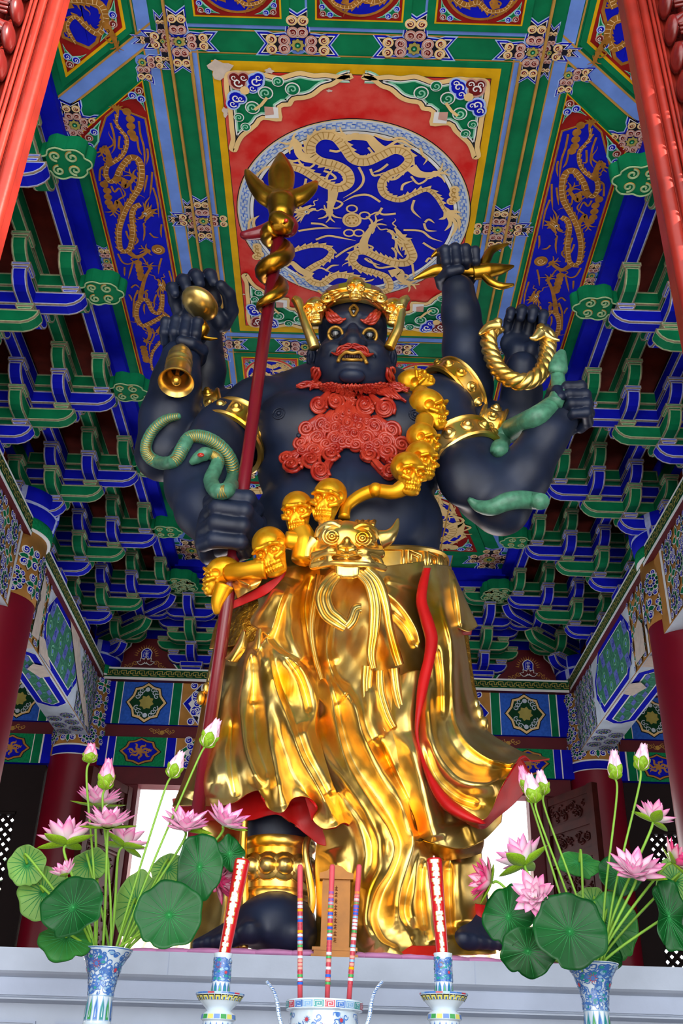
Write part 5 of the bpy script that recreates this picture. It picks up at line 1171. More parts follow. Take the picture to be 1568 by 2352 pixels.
# ---------------------------------------------------------------- robe sheets
def loft(rows,nu=90,nv=130):
    """rows: control polylines of (px,py,y); smooth both ways"""
    Rr=[]
    for r in rows:
        c=cr(r,12); d=np.concatenate([[0],np.cumsum(np.linalg.norm(np.diff(c[:,:2],axis=0),axis=1))]); s=np.linspace(0,d[-1],nu)
        Rr.append(np.stack([np.interp(s,d,c[:,k]) for k in range(3)],1))
    Rr=np.array(Rr); out=np.zeros((nv,nu,3))
    for j in range(nu):
        c=cr(Rr[:,j],14); t=np.linspace(0,len(c)-1,nv); 
        for k in range(3): out[:,j,k]=np.interp(t,np.arange(len(c)),c[:,k])
    return out
def folds(G_,specs):
    """push the sheet towards the viewer along ridge lines; each spec (pts, w_left, w_right, amp m)"""
    X,Y=G_[...,0],G_[...,1]; D=np.zeros(X.shape)
    for pts,w1,w2,amp in specs:
        w1,w2=[w*.62 if w<15 else w*.9 for w in (w1,w2)]; amp*=1.12
        c=cr(pts,6); best=np.full(X.shape,1e9); sd=np.zeros(X.shape); tt=np.zeros(X.shape); n=len(c)
        for i in range(n-1):
            a,b=c[i],c[i+1]; ab=b-a; L=ab.dot(ab)+1e-9; t=np.clip(((X-a[0])*ab[0]+(Y-a[1])*ab[1])/L,0,1)
            dx,dy=X-a[0]-t*ab[0],Y-a[1]-t*ab[1]; d=dx*dx+dy*dy; m=d<best
            best=np.where(m,d,best); sd=np.where(m,np.sign(ab[0]*dy-ab[1]*dx),sd); tt=np.where(m,(i+t)/(n-1),tt)
        d=np.sqrt(best); w=np.where(sd>0,w1,w2); f=np.clip(tt/.18,0,1)*np.clip((1-tt)/.12,.25,1)
        D+=amp*np.exp(-(d/w)**2)*f
    return D
def sheet(name,rows,specs=(),bulge=0.,nu=90,nv=130,thick=.010,mats=('gold','cloth_red'),noise=.0028,parent=None,seed=0,redrim=True):
    G_=loft(rows,nu,nv); D=folds(G_,specs); u=np.linspace(0,1,nu)[None,:]
    D+=bulge*np.sin(PI*u)
    rs=np.random.RandomState(seed); ph=rs.uniform(0,6,6)
    D+=noise*(np.sin(G_[...,0]*.06+ph[0]+np.sin(G_[...,1]*.021+ph[1])*2)*np.sin(G_[...,1]*.045+ph[2])+.6*np.sin(G_[...,0]*.13+ph[3])*np.sin(G_[...,1]*.11+ph[4]+G_[...,0]*.03))
    yy=G_[...,2]-D; P_=np.zeros(G_.shape)
    for i in range(nv):
        for j in range(nu): P_[i,j]=OY(G_[i,j,0],G_[i,j,1],yy[i,j])
    du=np.gradient(P_,axis=1); dv=np.gradient(P_,axis=0); N=np.cross(du,dv); N/=np.linalg.norm(N,axis=2,keepdims=True)+1e-9
    if N[...,1].mean()>0: N=-N
    Bk=P_-N*thick
    t=MB(); t.grid(P_,0); t.grid(Bk,1)
    a=nv*nu; n0=len(t.v)
    ring=[(0,j) for j in range(nu)]+[(i,nu-1) for i in range(1,nv)]+[(nv-1,j) for j in range(nu-2,-1,-1)]+[(i,0) for i in range(nv-2,0,-1)]
    k=len(ring)
    t.f.extend([(ring[i][0]*nu+ring[i][1],ring[(i+1)%k][0]*nu+ring[(i+1)%k][1],a+ring[(i+1)%k][0]*nu+ring[(i+1)%k][1],a+ring[i][0]*nu+ring[i][1]) for i in range(k)]); t.m.extend([1 if redrim else 0]*k)
    o=t.obj(name,list(mats),parent or STAT,True,fix=True); return o
# left front panel over the bare leg (gold outside, red lining)
LH=[(395,1852),(440,1850),(500,1852),(540,1842),(567,1824),(592,1816),(606,1830),(612,1852),(628,1864),(648,1866),(660,1854),(672,1835),(695,1829),(718,1838),(730,1858),(719,1883),(741,1903),(768,1900),(792,1890),(815,1905)]
lh_y=[4.88,4.74,4.6,4.52,4.47,4.44,4.42,4.4,4.37,4.35,4.36,4.38,4.38,4.38,4.38,4.38,4.36,4.36,4.38,4.42]
hem=[(p[0],p[1],y) for p,y in zip(LH,lh_y)]
Lrows=[[(560,1330,4.86),(620,1310,4.72),(690,1300,4.66),(745,1310,4.64)],
 [(520,1400,4.92),(600,1380,4.70),(680,1380,4.62),(735,1390,4.62)],
 [(492,1480,4.95),(580,1470,4.68),(670,1470,4.58),(738,1480,4.60)],
 [(470,1580,4.96),(560,1580,4.66),(660,1570,4.54),(735,1580,4.58)],
 [(450,1690,4.95),(540,1690,4.60),(650,1680,4.48),(735,1690,4.54)],
 [(420,1790,4.92),(500,1780,4.58),(620,1770,4.42),(765,1800,4.46)],hem]
Lf=[([(564,1450),(562,1543),(552,1622),(566,1728),(600,1818)],16,26,.06),([(609,1440),(598,1543),(611,1622),(626,1728),(652,1860)],16,24,.065),
 ([(614,1490),(630,1570),(664,1662),(690,1735),(725,1800),(775,1895)],26,13,.075),([(530,1480),(515,1580),(495,1700),(480,1840)],20,28,.06),([(500,1560),(470,1700),(430,1840)],18,26,.05),
 ([(608,1460),(636,1494),(685,1527),(711,1564),(728,1612),(724,1660),(730,1700),(765,1790),(800,1880)],55,9,.085),([(660,1340),(640,1390),(625,1440),(612,1465)],50,12,.06),
 ([(640,1345),(600,1400),(560,1440)],12,20,.03),([(675,1330),(660,1400),(668,1470),(700,1530)],24,24,.035),([(650,1500),(690,1560),(712,1640)],12,12,-.025),([(580,1500),(585,1560),(580,1620)],10,10,-.03),([(715,1320),(700,1390),(705,1450),(722,1530)],14,14,-.03),([(690,1660),(720,1740),(770,1830)],20,20,.045),([(590,1600),(585,1700),(620,1790)],16,16,-.03),([(540,1640),(530,1740),(545,1835)],14,14,-.03)]
sheet('robe_front_panel',Lrows,Lf,.05,170,210,seed=1)
# red lining seen below that hem
sheet('robe_lining',[[(395,1835,4.95),(500,1815,4.72),(600,1795,4.55),(700,1805,4.47),(770,1860,4.44),(812,1895,4.45)],[(400,1858,4.97),(500,1848,4.76),(600,1835,4.56),(700,1850,4.49),(760,1895,4.46),(810,1920,4.46)],[(410,1885,5.0),(500,1885,4.8),(570,1884,4.6),(640,1872,4.52),(704,1918,4.5),(740,1942,4.48),(806,1940,4.47)]],[([(640,1850),(650,1900)],30,30,.05)],.0,60,40,mats=('cloth_red','cloth_red'),seed=2)
# centre of the robe, falling to the ground in S folds
Crows=[[(730,1310,4.64),(800,1300,4.58),(880,1300,4.6),(960,1290,4.72),(1025,1280,4.92)],
 [(722,1400,4.66),(800,1400,4.56),(880,1400,4.56),(970,1390,4.7),(1040,1390,4.95)],
 [(715,1520,4.64),(800,1520,4.52),(880,1520,4.52),(970,1520,4.64),(1050,1520,4.95)],
 [(700,1650,4.6),(800,1650,4.48),(880,1650,4.46),(970,1650,4.56),(1060,1650,4.92)],
 [(715,1780,4.54),(810,1780,4.42),(890,1780,4.42),(970,1780,4.5),(1080,1780,4.86)],
 [(728,1900,4.5),(820,1900,4.38),(900,1900,4.4),(970,1900,4.5),(1100,1900,4.8)],
 [(722,1990,4.56),(800,1990,4.4),(890,1990,4.4),(980,1990,4.52),(1108,1980,4.8)],
 [(726,2080,4.56),(800,2080,4.42),(890,2080,4.4),(990,2080,4.52),(1118,2070,4.8)],
 [(722,2160,4.52),(800,2160,4.4),(890,2160,4.36),(1000,2160,4.46),(1136,2150,4.74)],
 [(715,2195,4.5),(800,2195,4.38),(890,2195,4.33),(1000,2195,4.42),(1140,2190,4.72)]]
Cf=[([(735,1530),(760,1600),(775,1680),(800,1760),(850,1840),(890,1900),(905,1950),(890,2000),(862,2050),(850,2110),(870,2160),(905,2180)],26,12,.085),
 ([(755,1560),(790,1580),(815,1620),(830,1680),(860,1740),(905,1810),(935,1880),(948,1930),(935,1990),(920,2040),(915,2100),(940,2150)],30,14,.075),
 ([(725,1640),(740,1720),(790,1800),(840,1870),(868,1930),(868,1985),(850,2030),(836,2080),(835,2130),(855,2180)],18,18,.07),
 ([(720,1700),(745,1770),(785,1840),(825,1900),(840,1960),(830,2020),(815,2080)],16,16,.055),([(850,1560),(850,1650),(870,1700)],22,22,.03),
 ([(900,1760),(925,1830),(955,1900),(962,1960),(955,2030),(945,2090),(958,2140)],18,18,.05),([(870,1700),(905,1780),(940,1850),(965,1920)],22,9,-.05),
 ([(760,1950),(775,2020),(770,2090),(745,2150)],26,26,.05),([(1000,1960),(995,2040),(1000,2120),(1010,2170)],24,24,.06),([(1060,1960),(1060,2040),(1068,2130)],24,24,.05),([(970,1970),(965,2060),(975,2140)],12,12,-.04),([(1030,1970),(1030,2060),(1035,2150)],12,12,-.04),
 ([(750,1390),(745,1450),(760,1530)],20,20,.03),([(870,1350),(915,1385),(955,1440),(968,1490)],14,22,.04),([(890,1400),(930,1440),(950,1480)],10,10,-.025),([(880,1330),(930,1345),(965,1360)],12,12,.02),([(760,1420),(750,1500),(775,1570),(800,1600)],30,11,.05)]
sheet('robe_centre',Crows,Cf,.03,180,240,seed=3)
# bright drape over the right thigh, with its own rolled hem
sheet('robe_thigh_drape',[[(905,1560,4.5),(930,1545,4.48),(965,1540,4.5),(1000,1560,4.58)],[(880,1680,4.46),(915,1665,4.43),(950,1660,4.43),(985,1680,4.52)],[(915,1790,4.42),(950,1780,4.4),(985,1790,4.42),(1060,1800,4.62)],[(950,1880,4.42),(985,1880,4.38),(1040,1880,4.42),(1145,1840,4.72)],[(958,1922,4.44),(1000,1938,4.4),(1060,1948,4.44),(1110,1930,4.58),(1152,1888,4.76)]],
 [([(945,1680),(965,1780),(985,1880),(1000,1935)],24,24,.05),([(1000,1800),(1015,1860),(1020,1900)],14,26,-.06),([(1075,1880),(1090,1920),(1100,1945)],20,20,.05)],.02,70,90,seed=4,redrim=False)
sheet('robe_hem_roll',[[(955,1925,4.46),(1000,1940,4.42),(1060,1950,4.46),(1112,1930,4.6)],[(955,1940,4.5),(1005,1962,4.5),(1065,1962,4.52),(1110,1945,4.64)],[(965,1950,4.56),(1010,1975,4.58),(1065,1972,4.6),(1105,1960,4.68)]],[],0,40,14,mats=('gold_dark','gold_dark'),seed=5)
# right hand flying panel
Rrows=[[(972,1300,4.64),(1000,1296,4.72),(1036,1300,4.9)],
 [(962,1380,4.56),(1010,1380,4.68),(1055,1400,4.95)],
 [(992,1460,4.5),(1035,1460,4.64),(1072,1500,4.98)],
 [(972,1570,4.46),(1030,1570,4.6),(1086,1590,5.0)],
 [(958,1670,4.42),(1035,1660,4.54),(1112,1670,4.98)],
 [(980,1770,4.36),(1060,1740,4.44),(1120,1716,4.6),(1190,1722,4.96)],
 [(1030,1840,4.3),(1090,1800,4.34),(1150,1755,4.5),(1225,1732,4.94)],
 [(1068,1872,4.27),(1106,1884,4.27),(1128,1862,4.32),(1150,1810,4.42),(1195,1738,4.6),(1222,1746,4.76),(1262,1742,4.92)]]
Rf=[([(1010,1320),(1020,1400),(1040,1480),(1042,1580),(1050,1660),(1090,1720),(1160,1752),(1240,1742)],14,14,.05),([(1060,1500),(1066,1580),(1085,1650),(1130,1700),(1180,1720)],14,14,.04),
 ([(985,1560),(985,1640),(1000,1720),(1050,1785),(1110,1800),(1150,1790)],26,14,.075),([(1020,1600),(1025,1680),(1065,1745),(1130,1770),(1180,1750)],18,18,-.04),([(975,1700),(1000,1780),(1050,1830),(1105,1850)],12,12,-.03),([(1000,1480),(1010,1560),(1010,1650)],12,12,-.03)]
sheet('robe_flying_panel',Rrows,Rf,.04,140,180,seed=6)
def edge(name,pts,w,m='cloth_red',dy=-.02,th=.014):
    """turned-back lining along an edge: (px,py,y,width px)"""
    c=cr(pts,8); rows=[]
    t=MB(); P3=[]
    for p in c:
        a=W(p[0]-p[3]/2,p[1],p[2]+dy); m_=W(p[0],p[1],p[2]+dy-.025); b=W(p[0]+p[3]/2,p[1],p[2]+dy); P3.append([a,m_,b,b+np.array([0,.03,0]),a+np.array([0,.03,0])])
    t.grid(np.array(P3),0,True); t.f.extend([(4,3,2,1,0),tuple(len(t.v)-5+i for i in range(5))]); t.m.extend([0,0]); return t.obj(name,[m],STAT,True,fix=True)
edge('robe_red_edge',[(981,1304,4.63,16),(972,1340,4.58,22),(968,1380,4.55,24),(981,1425,4.52,28),(991,1465,4.5,28),(986,1510,4.48,26),(974,1560,4.46,26),(964,1620,4.43,18),(957,1680,4.42,9),(966,1730,4.4,9),(985,1780,4.35,16),(1012,1825,4.31,30),(1045,1858,4.28,44),(1085,1882,4.26,40),(1106,1892,4.26,20)],0,dy=-.035)
sheet('robe_red_turnback',[[(1066,1870,4.26),(1106,1882,4.26),(1128,1862,4.31),(1150,1812,4.41),(1196,1738,4.59)],[(1068,1882,4.28),(1107,1896,4.3),(1135,1872,4.38),(1165,1830,4.5),(1215,1770,4.7)],[(1072,1892,4.32),(1108,1905,4.36),(1140,1880,4.46),(1185,1842,4.62),(1228,1790,4.84)]],[],0,40,20,mats=('cloth_red','cloth_red'),seed=7)
# right hip flap with red lining, fur cloth behind it
sheet('robe_hip_flap',[[(1022,1302,4.84),(1040,1310,4.9)],[(1030,1360,4.82),(1052,1350,4.9),(1064,1365,4.98)],[(1038,1432,4.8),(1058,1446,4.86),(1078,1450,4.92),(1098,1438,5.0)]],[([(1045,1330),(1055,1390),(1060,1440)],8,8,.03)],.02,30,40,seed=8)
sheet('robe_hip_lining',[[(1040,1432,4.86),(1060,1444,4.9),(1085,1442,4.98)],[(1044,1448,4.9),(1062,1458,4.94),(1082,1458,5.02)]],[],0,20,8,mats=('cloth_red','cloth_red'))
mat('gold_fur','#a8741a',.38,.9,scale=30,bump=.9,bscale=38,hex2='#d9a436',dist=.02)
sheet('fur_cloth',[[(1040,1450,5.0),(1075,1455,5.06)],[(1055,1560,5.0),(1090,1570,5.08)],[(1075,1650,5.0),(1112,1660,5.08)]],[],.02,20,40,mats=('gold_fur','gold_fur'))
sheet('fur_cloth',[[(540,1375,4.86),(600,1345,4.72),(655,1325,4.64)],[(500,1420,4.92),(560,1410,4.7),(640,1400,4.6)],[(480,1490,4.93),(545,1480,4.68),(620,1465,4.575)]],[],.03,50,40,mats=('gold_fur','gold_fur'),noise=.012)
sheet('red_waist_fold',[[(505,1395,4.66),(560,1368,4.62),(610,1340,4.56),(658,1312,4.52)],[(500,1412,4.68),(560,1388,4.64),(615,1362,4.57),(652,1326,4.54)]],[],0,40,10,mats=('cloth_red','cloth_red'))
sheet('gold_waist_fold',[[(528,1322,4.62),(560,1320,4.58),(600,1318,4.54)],[(535,1350,4.6),(570,1345,4.56),(600,1335,4.53)],[(545,1375,4.6),(565,1362,4.58),(590,1350,4.55)]],[([(540,1330),(575,1345)],10,10,.03)],.02,30,24)
# bows on the left flank, hanging beads
sheet('robe_bow',[[(556,1450,4.56),(560,1446,4.55),(566,1462,4.55)],[(535,1490,4.56),(550,1485,4.54),(565,1490,4.55)],[(516,1512,4.58),(530,1520,4.56),(545,1522,4.57)]],[],.02,20,20,seed=9)
sheet('robe_bow',[[(588,1450,4.54),(598,1442,4.53),(606,1452,4.54)],[(582,1480,4.54),(594,1485,4.52),(604,1488,4.53)],[(576,1488,4.56),(590,1496,4.54),(602,1494,4.55)]],[],.02,20,20,seed=10)
t=MB()
for px,py,rx,rz in ((486,1553,9,17),(474,1580,9,15),(461,1603,10,17)): q=W(px,py,4.92); k=PXM(q); t.ball(q,(rx*k,rx*k,rz*k),14,10)
t.obj('hanging_bead',['gold'],STAT,True)
t=MB()
for px,py,rx,rz in ((1098,1640,12,20),(1108,1662,14,18),(1092,1618,8,14)): q=W(px,py,5.02); k=PXM(q); t.ball(q,(rx*k,rx*k,rz*k),14,10)
t.obj('hanging_bead',['gold'],STAT,True)
# ---- belt with square studs
bc=W(815,1288,5.05); bc[2]=W(815,1283,4.63)[2]; t=MB(); br=rm(212,bc)
def beltpt(a,z,r=0): return (bc[0]+(br+r)*math.sin(a),bc[1]-(.42+r)*math.cos(a)*1.0,bc[2]+z)
rows=[]
for z,r in ((-.085,-.01),(-.085,.01),(-.07,.022),(-.055,.01),(-.05,0),(.05,0),(.055,.01),(.07,.02),(.085,.008),(.085,-.012)): rows.append([beltpt(a,z+.13*math.sin(a)**2,r) for a in np.linspace(-PI*.62,PI*.62,60)])
t.grid(np.array(rows)); BELT=t.obj('belt',['gold'],STAT,True,auto=.5)
t=MB()
for i in range(9):
    a=.5+.17*i*.85; q=np.array(beltpt(a,.13*math.sin(a)**2,0)); ex=np.array([math.cos(a),math.sin(a)*.42/br,0]); ex=_n(ex); n=_n(np.array([math.sin(a),-math.cos(a),0]))
    if i%2: 
        for h in (.044,.024): t.tube([q+n*.004+ex*h*x+np.array([0,0,h*z]) for x,z in ((-1,-1),(1,-1),(1,1),(-1,1),(-1,-1))],.007,6)
    else: t.tube([q+n*.004+np.array([0,0,-.05]),q+n*.004+np.array([0,0,.05])],.012,6); t.tube([q+n*.004+ex*.03+np.array([0,0,-.05]),q+n*.004+ex*.03+np.array([0,0,.05])],.008,6)
t.obj('belt_stud',['gold'],BELT,True)
# ---- beast-face buckle
BC=W(795,1262,4.5); k=PXM(BC); bz=SDF(BC+np.array([-.36,-.32,-.28]),BC+np.array([.36,.3,.28]),.006)
def bw(px,py,dy=0): return W(px,py,4.5+dy)
bz.ell(bw(795,1252,.01),(72*k,.14,54*k),k=.02); bz.ell(bw(795,1272,.02),(78*k,.12,30*k),k=.03)
bz.path([bw(722,1278,-.05),bw(760,1268,-.1),bw(795,1272,-.12),bw(835,1270,-.1),bw(872,1272,-.05)],.027,.03); bz.path([bw(718,1300,-.04),bw(760,1290,-.09),bw(800,1290,-.11),bw(845,1292,-.09),bw(880,1305,-.04)],.02,.02)
bz.path([bw(735,1284,-.06),bw(795,1281,-.14),bw(860,1283,-.06)],.012,.01,True)
for s,ex_,ey_ in ((-1,762,1232),(1,832,1236)):
    bz.ell(bw(ex_,ey_,-.09),(22*k,.04,20*k),k=.02); bz.ell(bw(ex_,ey_,-.12),(13*k,.035,13*k),k=.006); bz.ell(bw(ex_,ey_,-.15),(6*k,.02,6*k),k=.004)
    bz.path([bw(ex_+s*26,ey_+4,-.07),bw(ex_+s*10,ey_-24,-.1),bw(ex_-s*22,ey_-16,-.1)],.018,.012)
    bz.ell(bw(795+s*14,1262,-.14),(11*k,.04,9*k),k=.012)
    for i in range(4): bz.path([bw(ex_+s*(-14+12*i),1212-2*i,-.05),bw(ex_+s*(-14+12*i)+3,1200,-.03)],.016,.008)
bz.ell(bw(796,1252,-.15),(12*k,.06,17*k),k=.02)
for i in range(5): bz.cap(bw(778+10*i,1296,-.1),bw(778+10*i,1322+(-3 if i in(0,4) else 0),-.09),.021,.018,.006)
V,F=bz.mesh(); BK=kid('beast_buckle',np_mesh('beast_buckle',[(smooth_mesh(V,F,1),F)],['gold']),STAT)
t=MB()
for s_,ex_,ey_ in ((-1,762,1232),(1,832,1236)):
    for r_,d_,w_ in ((21,-.105,.010),(14,-.14,.008),(7,-.165,.006)): t.tube([bw(ex_+r_*math.cos(a),ey_+r_*.85*math.sin(a),d_) for a in np.linspace(0,2*PI,22)],w_,7)
    t.ball(bw(ex_,ey_,-.17),.012,10,8)
    t.tube(cr([bw(ex_-s_*20,ey_-20,-.11),bw(ex_+s_*2,ey_-30,-.12),bw(ex_+s_*28,ey_-18,-.08),bw(ex_+s_*34,ey_+2,-.05)],5),.016,8)
    t.tube(cr([bw(796+s_*4,1266,-.17),bw(796+s_*16,1262,-.17),bw(796+s_*20,1270,-.14)],5),.012,8)
    t.tube(cr([bw(796,1276,-.13),bw(796+s_*35,1270,-.12),bw(796+s_*70,1280,-.07),bw(796+s_*80,1296,-.04)],6),.014,8)
    for i in range(4): t.tube([bw(ex_+s_*(-14+12*i),1216-2*i,-.09),bw(ex_+s_*(-15+13*i),1206,-.08),bw(ex_+s_*(-12+13*i),1198,-.03)],.013,8)
t.tube(cr([bw(720,1303,-.03),bw(760,1294,-.1),bw(800,1295,-.125),bw(845,1297,-.1),bw(880,1307,-.03)],6),.016,8)
t.obj('buckle_relief',['gold'],BK,True)
t=MB(); Q=cr([bw(872,1240,-.02),bw(892,1232,-.03),(bw(906,1215,-.03)),(bw(914,1192,-.03))],6); t.tube(Q,np.linspace(.055,.006,len(Q)),12); t.obj('buckle_horn',['gold'],BK,True)
t=MB(); Q=cr([bw(722,1245,-.0),bw(708,1262,-.0),bw(706,1285,-.0)],6); t.tube(Q,np.linspace(.05,.03,len(Q)),12); t.obj('buckle_ear',['gold'],BK,True)
# ---- sash from the beast's mouth
def sash(name,pts,wd,th=.02,nn=3):
    """flat cloth ribbon with nn soft ridges"""
    c=cr(pts,9); t=MB()
    T=np.gradient(c[:,:2],axis=0); T/=np.linalg.norm(T,axis=1,keepdims=True)+1e-9; Nn=np.stack([-T[:,1],T[:,0]],1)
    W_=np.interp(np.linspace(0,len(wd)-1,len(c)),range(len(wd)),wd); m=nn*6+1; rows=[]
    for j in range(len(c)):
        k=PXM(W(*c[j])); r=[]
        for i in range(m):
            s_=i/(m-1)-.5; dp=k*W_[j]/nn*.34*abs(math.sin(PI*nn*(s_+.5)))**.7+.012*(1-(2*s_)**2)
            r.append(W(c[j,0]+Nn[j,0]*s_*W_[j],c[j,1]+Nn[j,1]*s_*W_[j],c[j,2]-dp))
        for i in range(m-1,-1,-1):
            s_=i/(m-1)-.5; r.append(W(c[j,0]+Nn[j,0]*s_*W_[j],c[j,1]+Nn[j,1]*s_*W_[j],c[j,2]+.03))
        rows.append(r)
    t.grid(np.array(rows),0,True); q=2*m; n0=(len(c)-1)*q; t.f+= [tuple(range(q))[::-1],tuple(n0+i for i in range(q))]; t.m+=[0,0]
    return t.obj(name,['gold'],STAT,True,fix=True,auto=1.0)
sash('sash_loop',[(775,1318,4.42),(752,1345,4.38),(742,1372,4.37),(752,1405,4.36),(775,1425,4.35),(795,1440,4.36)],[26,36,40,40,36,26]); sash('sash_loop',[(795,1440,4.36),(808,1425,4.36),(818,1400,4.37),(830,1398,4.38)],[24,26,26,22],nn=2)
sash('sash_tail',[(822,1312,4.42),(848,1340,4.4),(860,1390,4.4),(858,1450,4.41),(852,1500,4.42),(858,1535,4.42)],[24,26,28,26,22,16]); sash('sash_tail',[(840,1306,4.42),(868,1335,4.41),(885,1385,4.42),(894,1440,4.43),(908,1495,4.43),(918,1527,4.43)],[22,24,22,20,22,20],nn=2)
sash('sash_tail',[(845,1530,4.44),(842,1580,4.44),(852,1640,4.43),(880,1682,4.42)],[30,26,26,20]); sash('sash_tail',[(872,1540,4.44),(875,1590,4.44),(890,1640,4.43),(905,1670,4.42)],[22,22,22,18],nn=2); sash('sash_tail',[(905,1535,4.45),(912,1590,4.45),(926,1640,4.44),(936,1655,4.44)],[26,24,22,16],nn=2)
sash('robe_seam_roll',[(735,1320,4.56),(722,1380,4.54),(715,1440,4.53),(722,1500,4.52),(738,1560,4.5)],[20,18,16,14,12],nn=2)
# gold legging edges around the bare leg
for pts in ([(562,1880,4.62),(558,1960,4.62),(562,2070,4.6),(556,2120,4.56),(560,2180,4.5)],[(708,1925,4.6),(702,1960,4.58),(716,2060,4.56),(705,2120,4.52),(690,2190,4.45)]):
    t=MB(); Q=cr([W(*p) for p in pts],6); t.tube(Q,rm(9,Q[0]),10); t.obj('legging_edge',['gold'],STAT,True)
sheet('robe_back_left',[[(450,1880,4.98),(520,1880,4.96),(562,1890,4.92)],[(455,2000,4.95),(510,2000,4.9),(560,2000,4.86)],[(440,2120,4.9),(500,2120,4.8),(560,2130,4.74)],[(435,2185,4.85),(500,2185,4.72),(560,2190,4.66)]],[([(520,1900),(515,2050),(500,2170)],20,20,.05)],0,40,50,seed=12)
sheet('robe_corner_lining',[[(1090,2075,4.72),(1120,2080,4.78)],[(1085,2110,4.7),(1115,2105,4.74),(1135,2130,4.82)],[(1078,2150,4.7),(1110,2140,4.74),(1140,2165,4.82)]],[],.02,20,20,mats=('cloth_red','cloth_red'))
sheet('red_floor_hem',[[(905,2165,4.4),(960,2172,4.36),(1020,2170,4.4)],[(890,2192,4.34),(960,2194,4.3),(1030,2192,4.34)]],[],.02,30,12,mats=('cloth_red','cloth_red'))
# ================================================================ things held by the statue
def tubeobj(pts,rad,m,name,parent,n=12,per=8,ridge=0):
    t=MB(); Q=cr([W(*p) for p in pts],per); R=np.interp(np.linspace(0,len(rad)-1,len(Q)),range(len(rad)),rad); t.tube(Q,[rm(r,q)*(1+(ridge if i%2 else 0)) for i,(r,q) in enumerate(zip(R,Q))],n); return t.obj(name,[m],parent,True)
# trident staff
TS=thing('trident_staff','tall red trident staff with gold head and gold snake, held upright in one fist','staff')
def SP(py,dx=0,dy=0): 
    f=(py-500)/(1860-500); return W(645+(455-645)*f+dx,py,4.62+.02*f+dy)
q0,q1=SP(480),SP(2120); q1[2]=max(q1[2],1.72)
t=MB(); t.tube([q0,q1],[rm(14,q0),rm(15.5,SP(1860))],20); t.obj('shaft',['staff_red'],TS,True)
def prongs():
    t=SDF(W(645,440,4.62)+np.array([-.36,-.2,-.5]),W(645,440,4.62)+np.array([.36,.2,.45]),.0085); y=4.62
    k=PXM(W(645,440,y))
    t.cap(W(646,490,y),W(646,470,y),28*k,33*k,.02); t.path([W(640,478,y),W(640,455,y)],[.04,.05],.02)
    def blade(pts,wid,thk):
        c=cr(pts,4)
        for i in range(len(c)-1):
            f=i/(len(c)-1); w_=np.interp(f,np.linspace(0,1,len(wid)),wid)*k
            a=W(c[i][0],c[i][1],y); d=_n(W(c[i+1][0],c[i+1][1],y)-a); yv=np.array([0,1.,0]); xv=_n(np.cross(yv,d)); Rm=np.stack([xv,yv,d],1)
            t.ell(a,(w_,min(w_*.7,thk),max(w_*.9,.03)),Rm,.02)
    blade([(646,455),(646,425),(646,400),(646,375),(644,352)],[18,28,30,18,3],.05)
    blade([(640,462),(612,452),(590,430),(575,408),(566,392)],[24,23,18,12,3],.045); blade([(650,462),(680,455),(702,442),(716,430),(725,420)],[24,22,17,12,3],.045)
    V,F=t.mesh(); return np_mesh('trident_head',[(smooth_mesh(V,F,1),F)],['gold_dark'])
kid('trident_head',prongs(),TS)
t=MB(); q=SP(487); t.lathe([(.0,.05),(rm(22,q),.045),(rm(26,q),.02),(rm(24,q),-.02),(rm(16,q),-.06)],24,0,tuple(q)); t.obj('collar',['gold'],TS,True)
t=MB(); Q=cr([SP(510,10),SP(525,-15),SP(535,-45),SP(540,-75),SP(536,-85)],5); t.tube(Q,np.linspace(.07,.018,len(Q)),10); q=SP(520,18); t.ball(q,(.07,.06,.08)); t.obj('red_tassel',['staff_red'],TS,True)
ss=thing('gold_snake','gold snake coiled around the upper shaft of the red trident','snake')
pts=[];rad=[]
for i in range(70):
    f=i/69; py=720-195*f; a=2.0+f*2*PI*2.35; R_=24+3*f; pts.append(SP(py,R_*math.cos(a)*.9,.075*math.sin(a)*1.05)); rad.append(rm(3+17*min(1,f*3.),pts[-1]))
t=MB(); t.tube(pts,[r*(1+.05*(i%2)) for i,r in enumerate(rad)],12); t.obj('coil',['gold_dark'],ss,True)
t=MB(); a=pts[-1]; Q=cr([a,SP(520,14,-.09),SP(508,2,-.1),SP(498,-12,-.1),SP(488,-20,-.1)],5); t.tube(Q,np.interp(np.linspace(0,1,len(Q)),[0,.4,.75,1],[.046,.062,.056,.014]),12,flat=.75); t.obj('head',['gold_dark'],ss,True)
for dx in (-1,): 
    t=MB(); t.ball(SP(507,13,-.145),.014,12,8); t.obj('eye',['gem_red'],ss,True)
# bowl nugget
t=thing('gold_nugget','smooth gold nugget resting in the highest open hand, left of the head','nugget'); b=MB(); q=W(459,697,4.78); k=PXM(q); b.ball(q,(46*k,.13,26*k),28,18,0,Matrix.Rotation(math.radians(24),3,'Y')); b.obj('nugget_body',['gold'],t,True)
# vajra bell
bl=thing('ritual_bell','gold bell with prongs at its top, hanging from a dark fist','bell'); q=W(417,797,4.80); e=W(404,880,4.70); ax=_n(e-q); L=np.linalg.norm(e-q); k=PXM(e)
prof=[(.0,0),(12,.02),(13,.06),(15,.1),(24,.16),(29,.25),(30,.36),(29.5,.4),(31.5,.42),(31.5,.48),(29.5,.5),(30,.58),(32,.6),(30.5,.63),(31.5,.7),(33,.82),(37,.92),(42,.98),(41,1.0),(33,.95),(28,.85),(26,.4),(0,.3)]
t=MB(); t.lathe([(r*k,z*L) for r,z in prof],36); qq=Vector(ax).to_track_quat('Z','Y').to_matrix(); t.v=[tuple(np.array(qq@Vector(v))+q) for v in t.v]; t.obj('bell_body',['gold'],bl,True,auto=.7)
t=MB(); t.ball(q+ax*L*.92,(12*k,12*k,14*k)); t.tube([q+ax*L*.4,q+ax*L*.95],.012,8); t.obj('clapper',['gold'],bl,True)
t=MB()
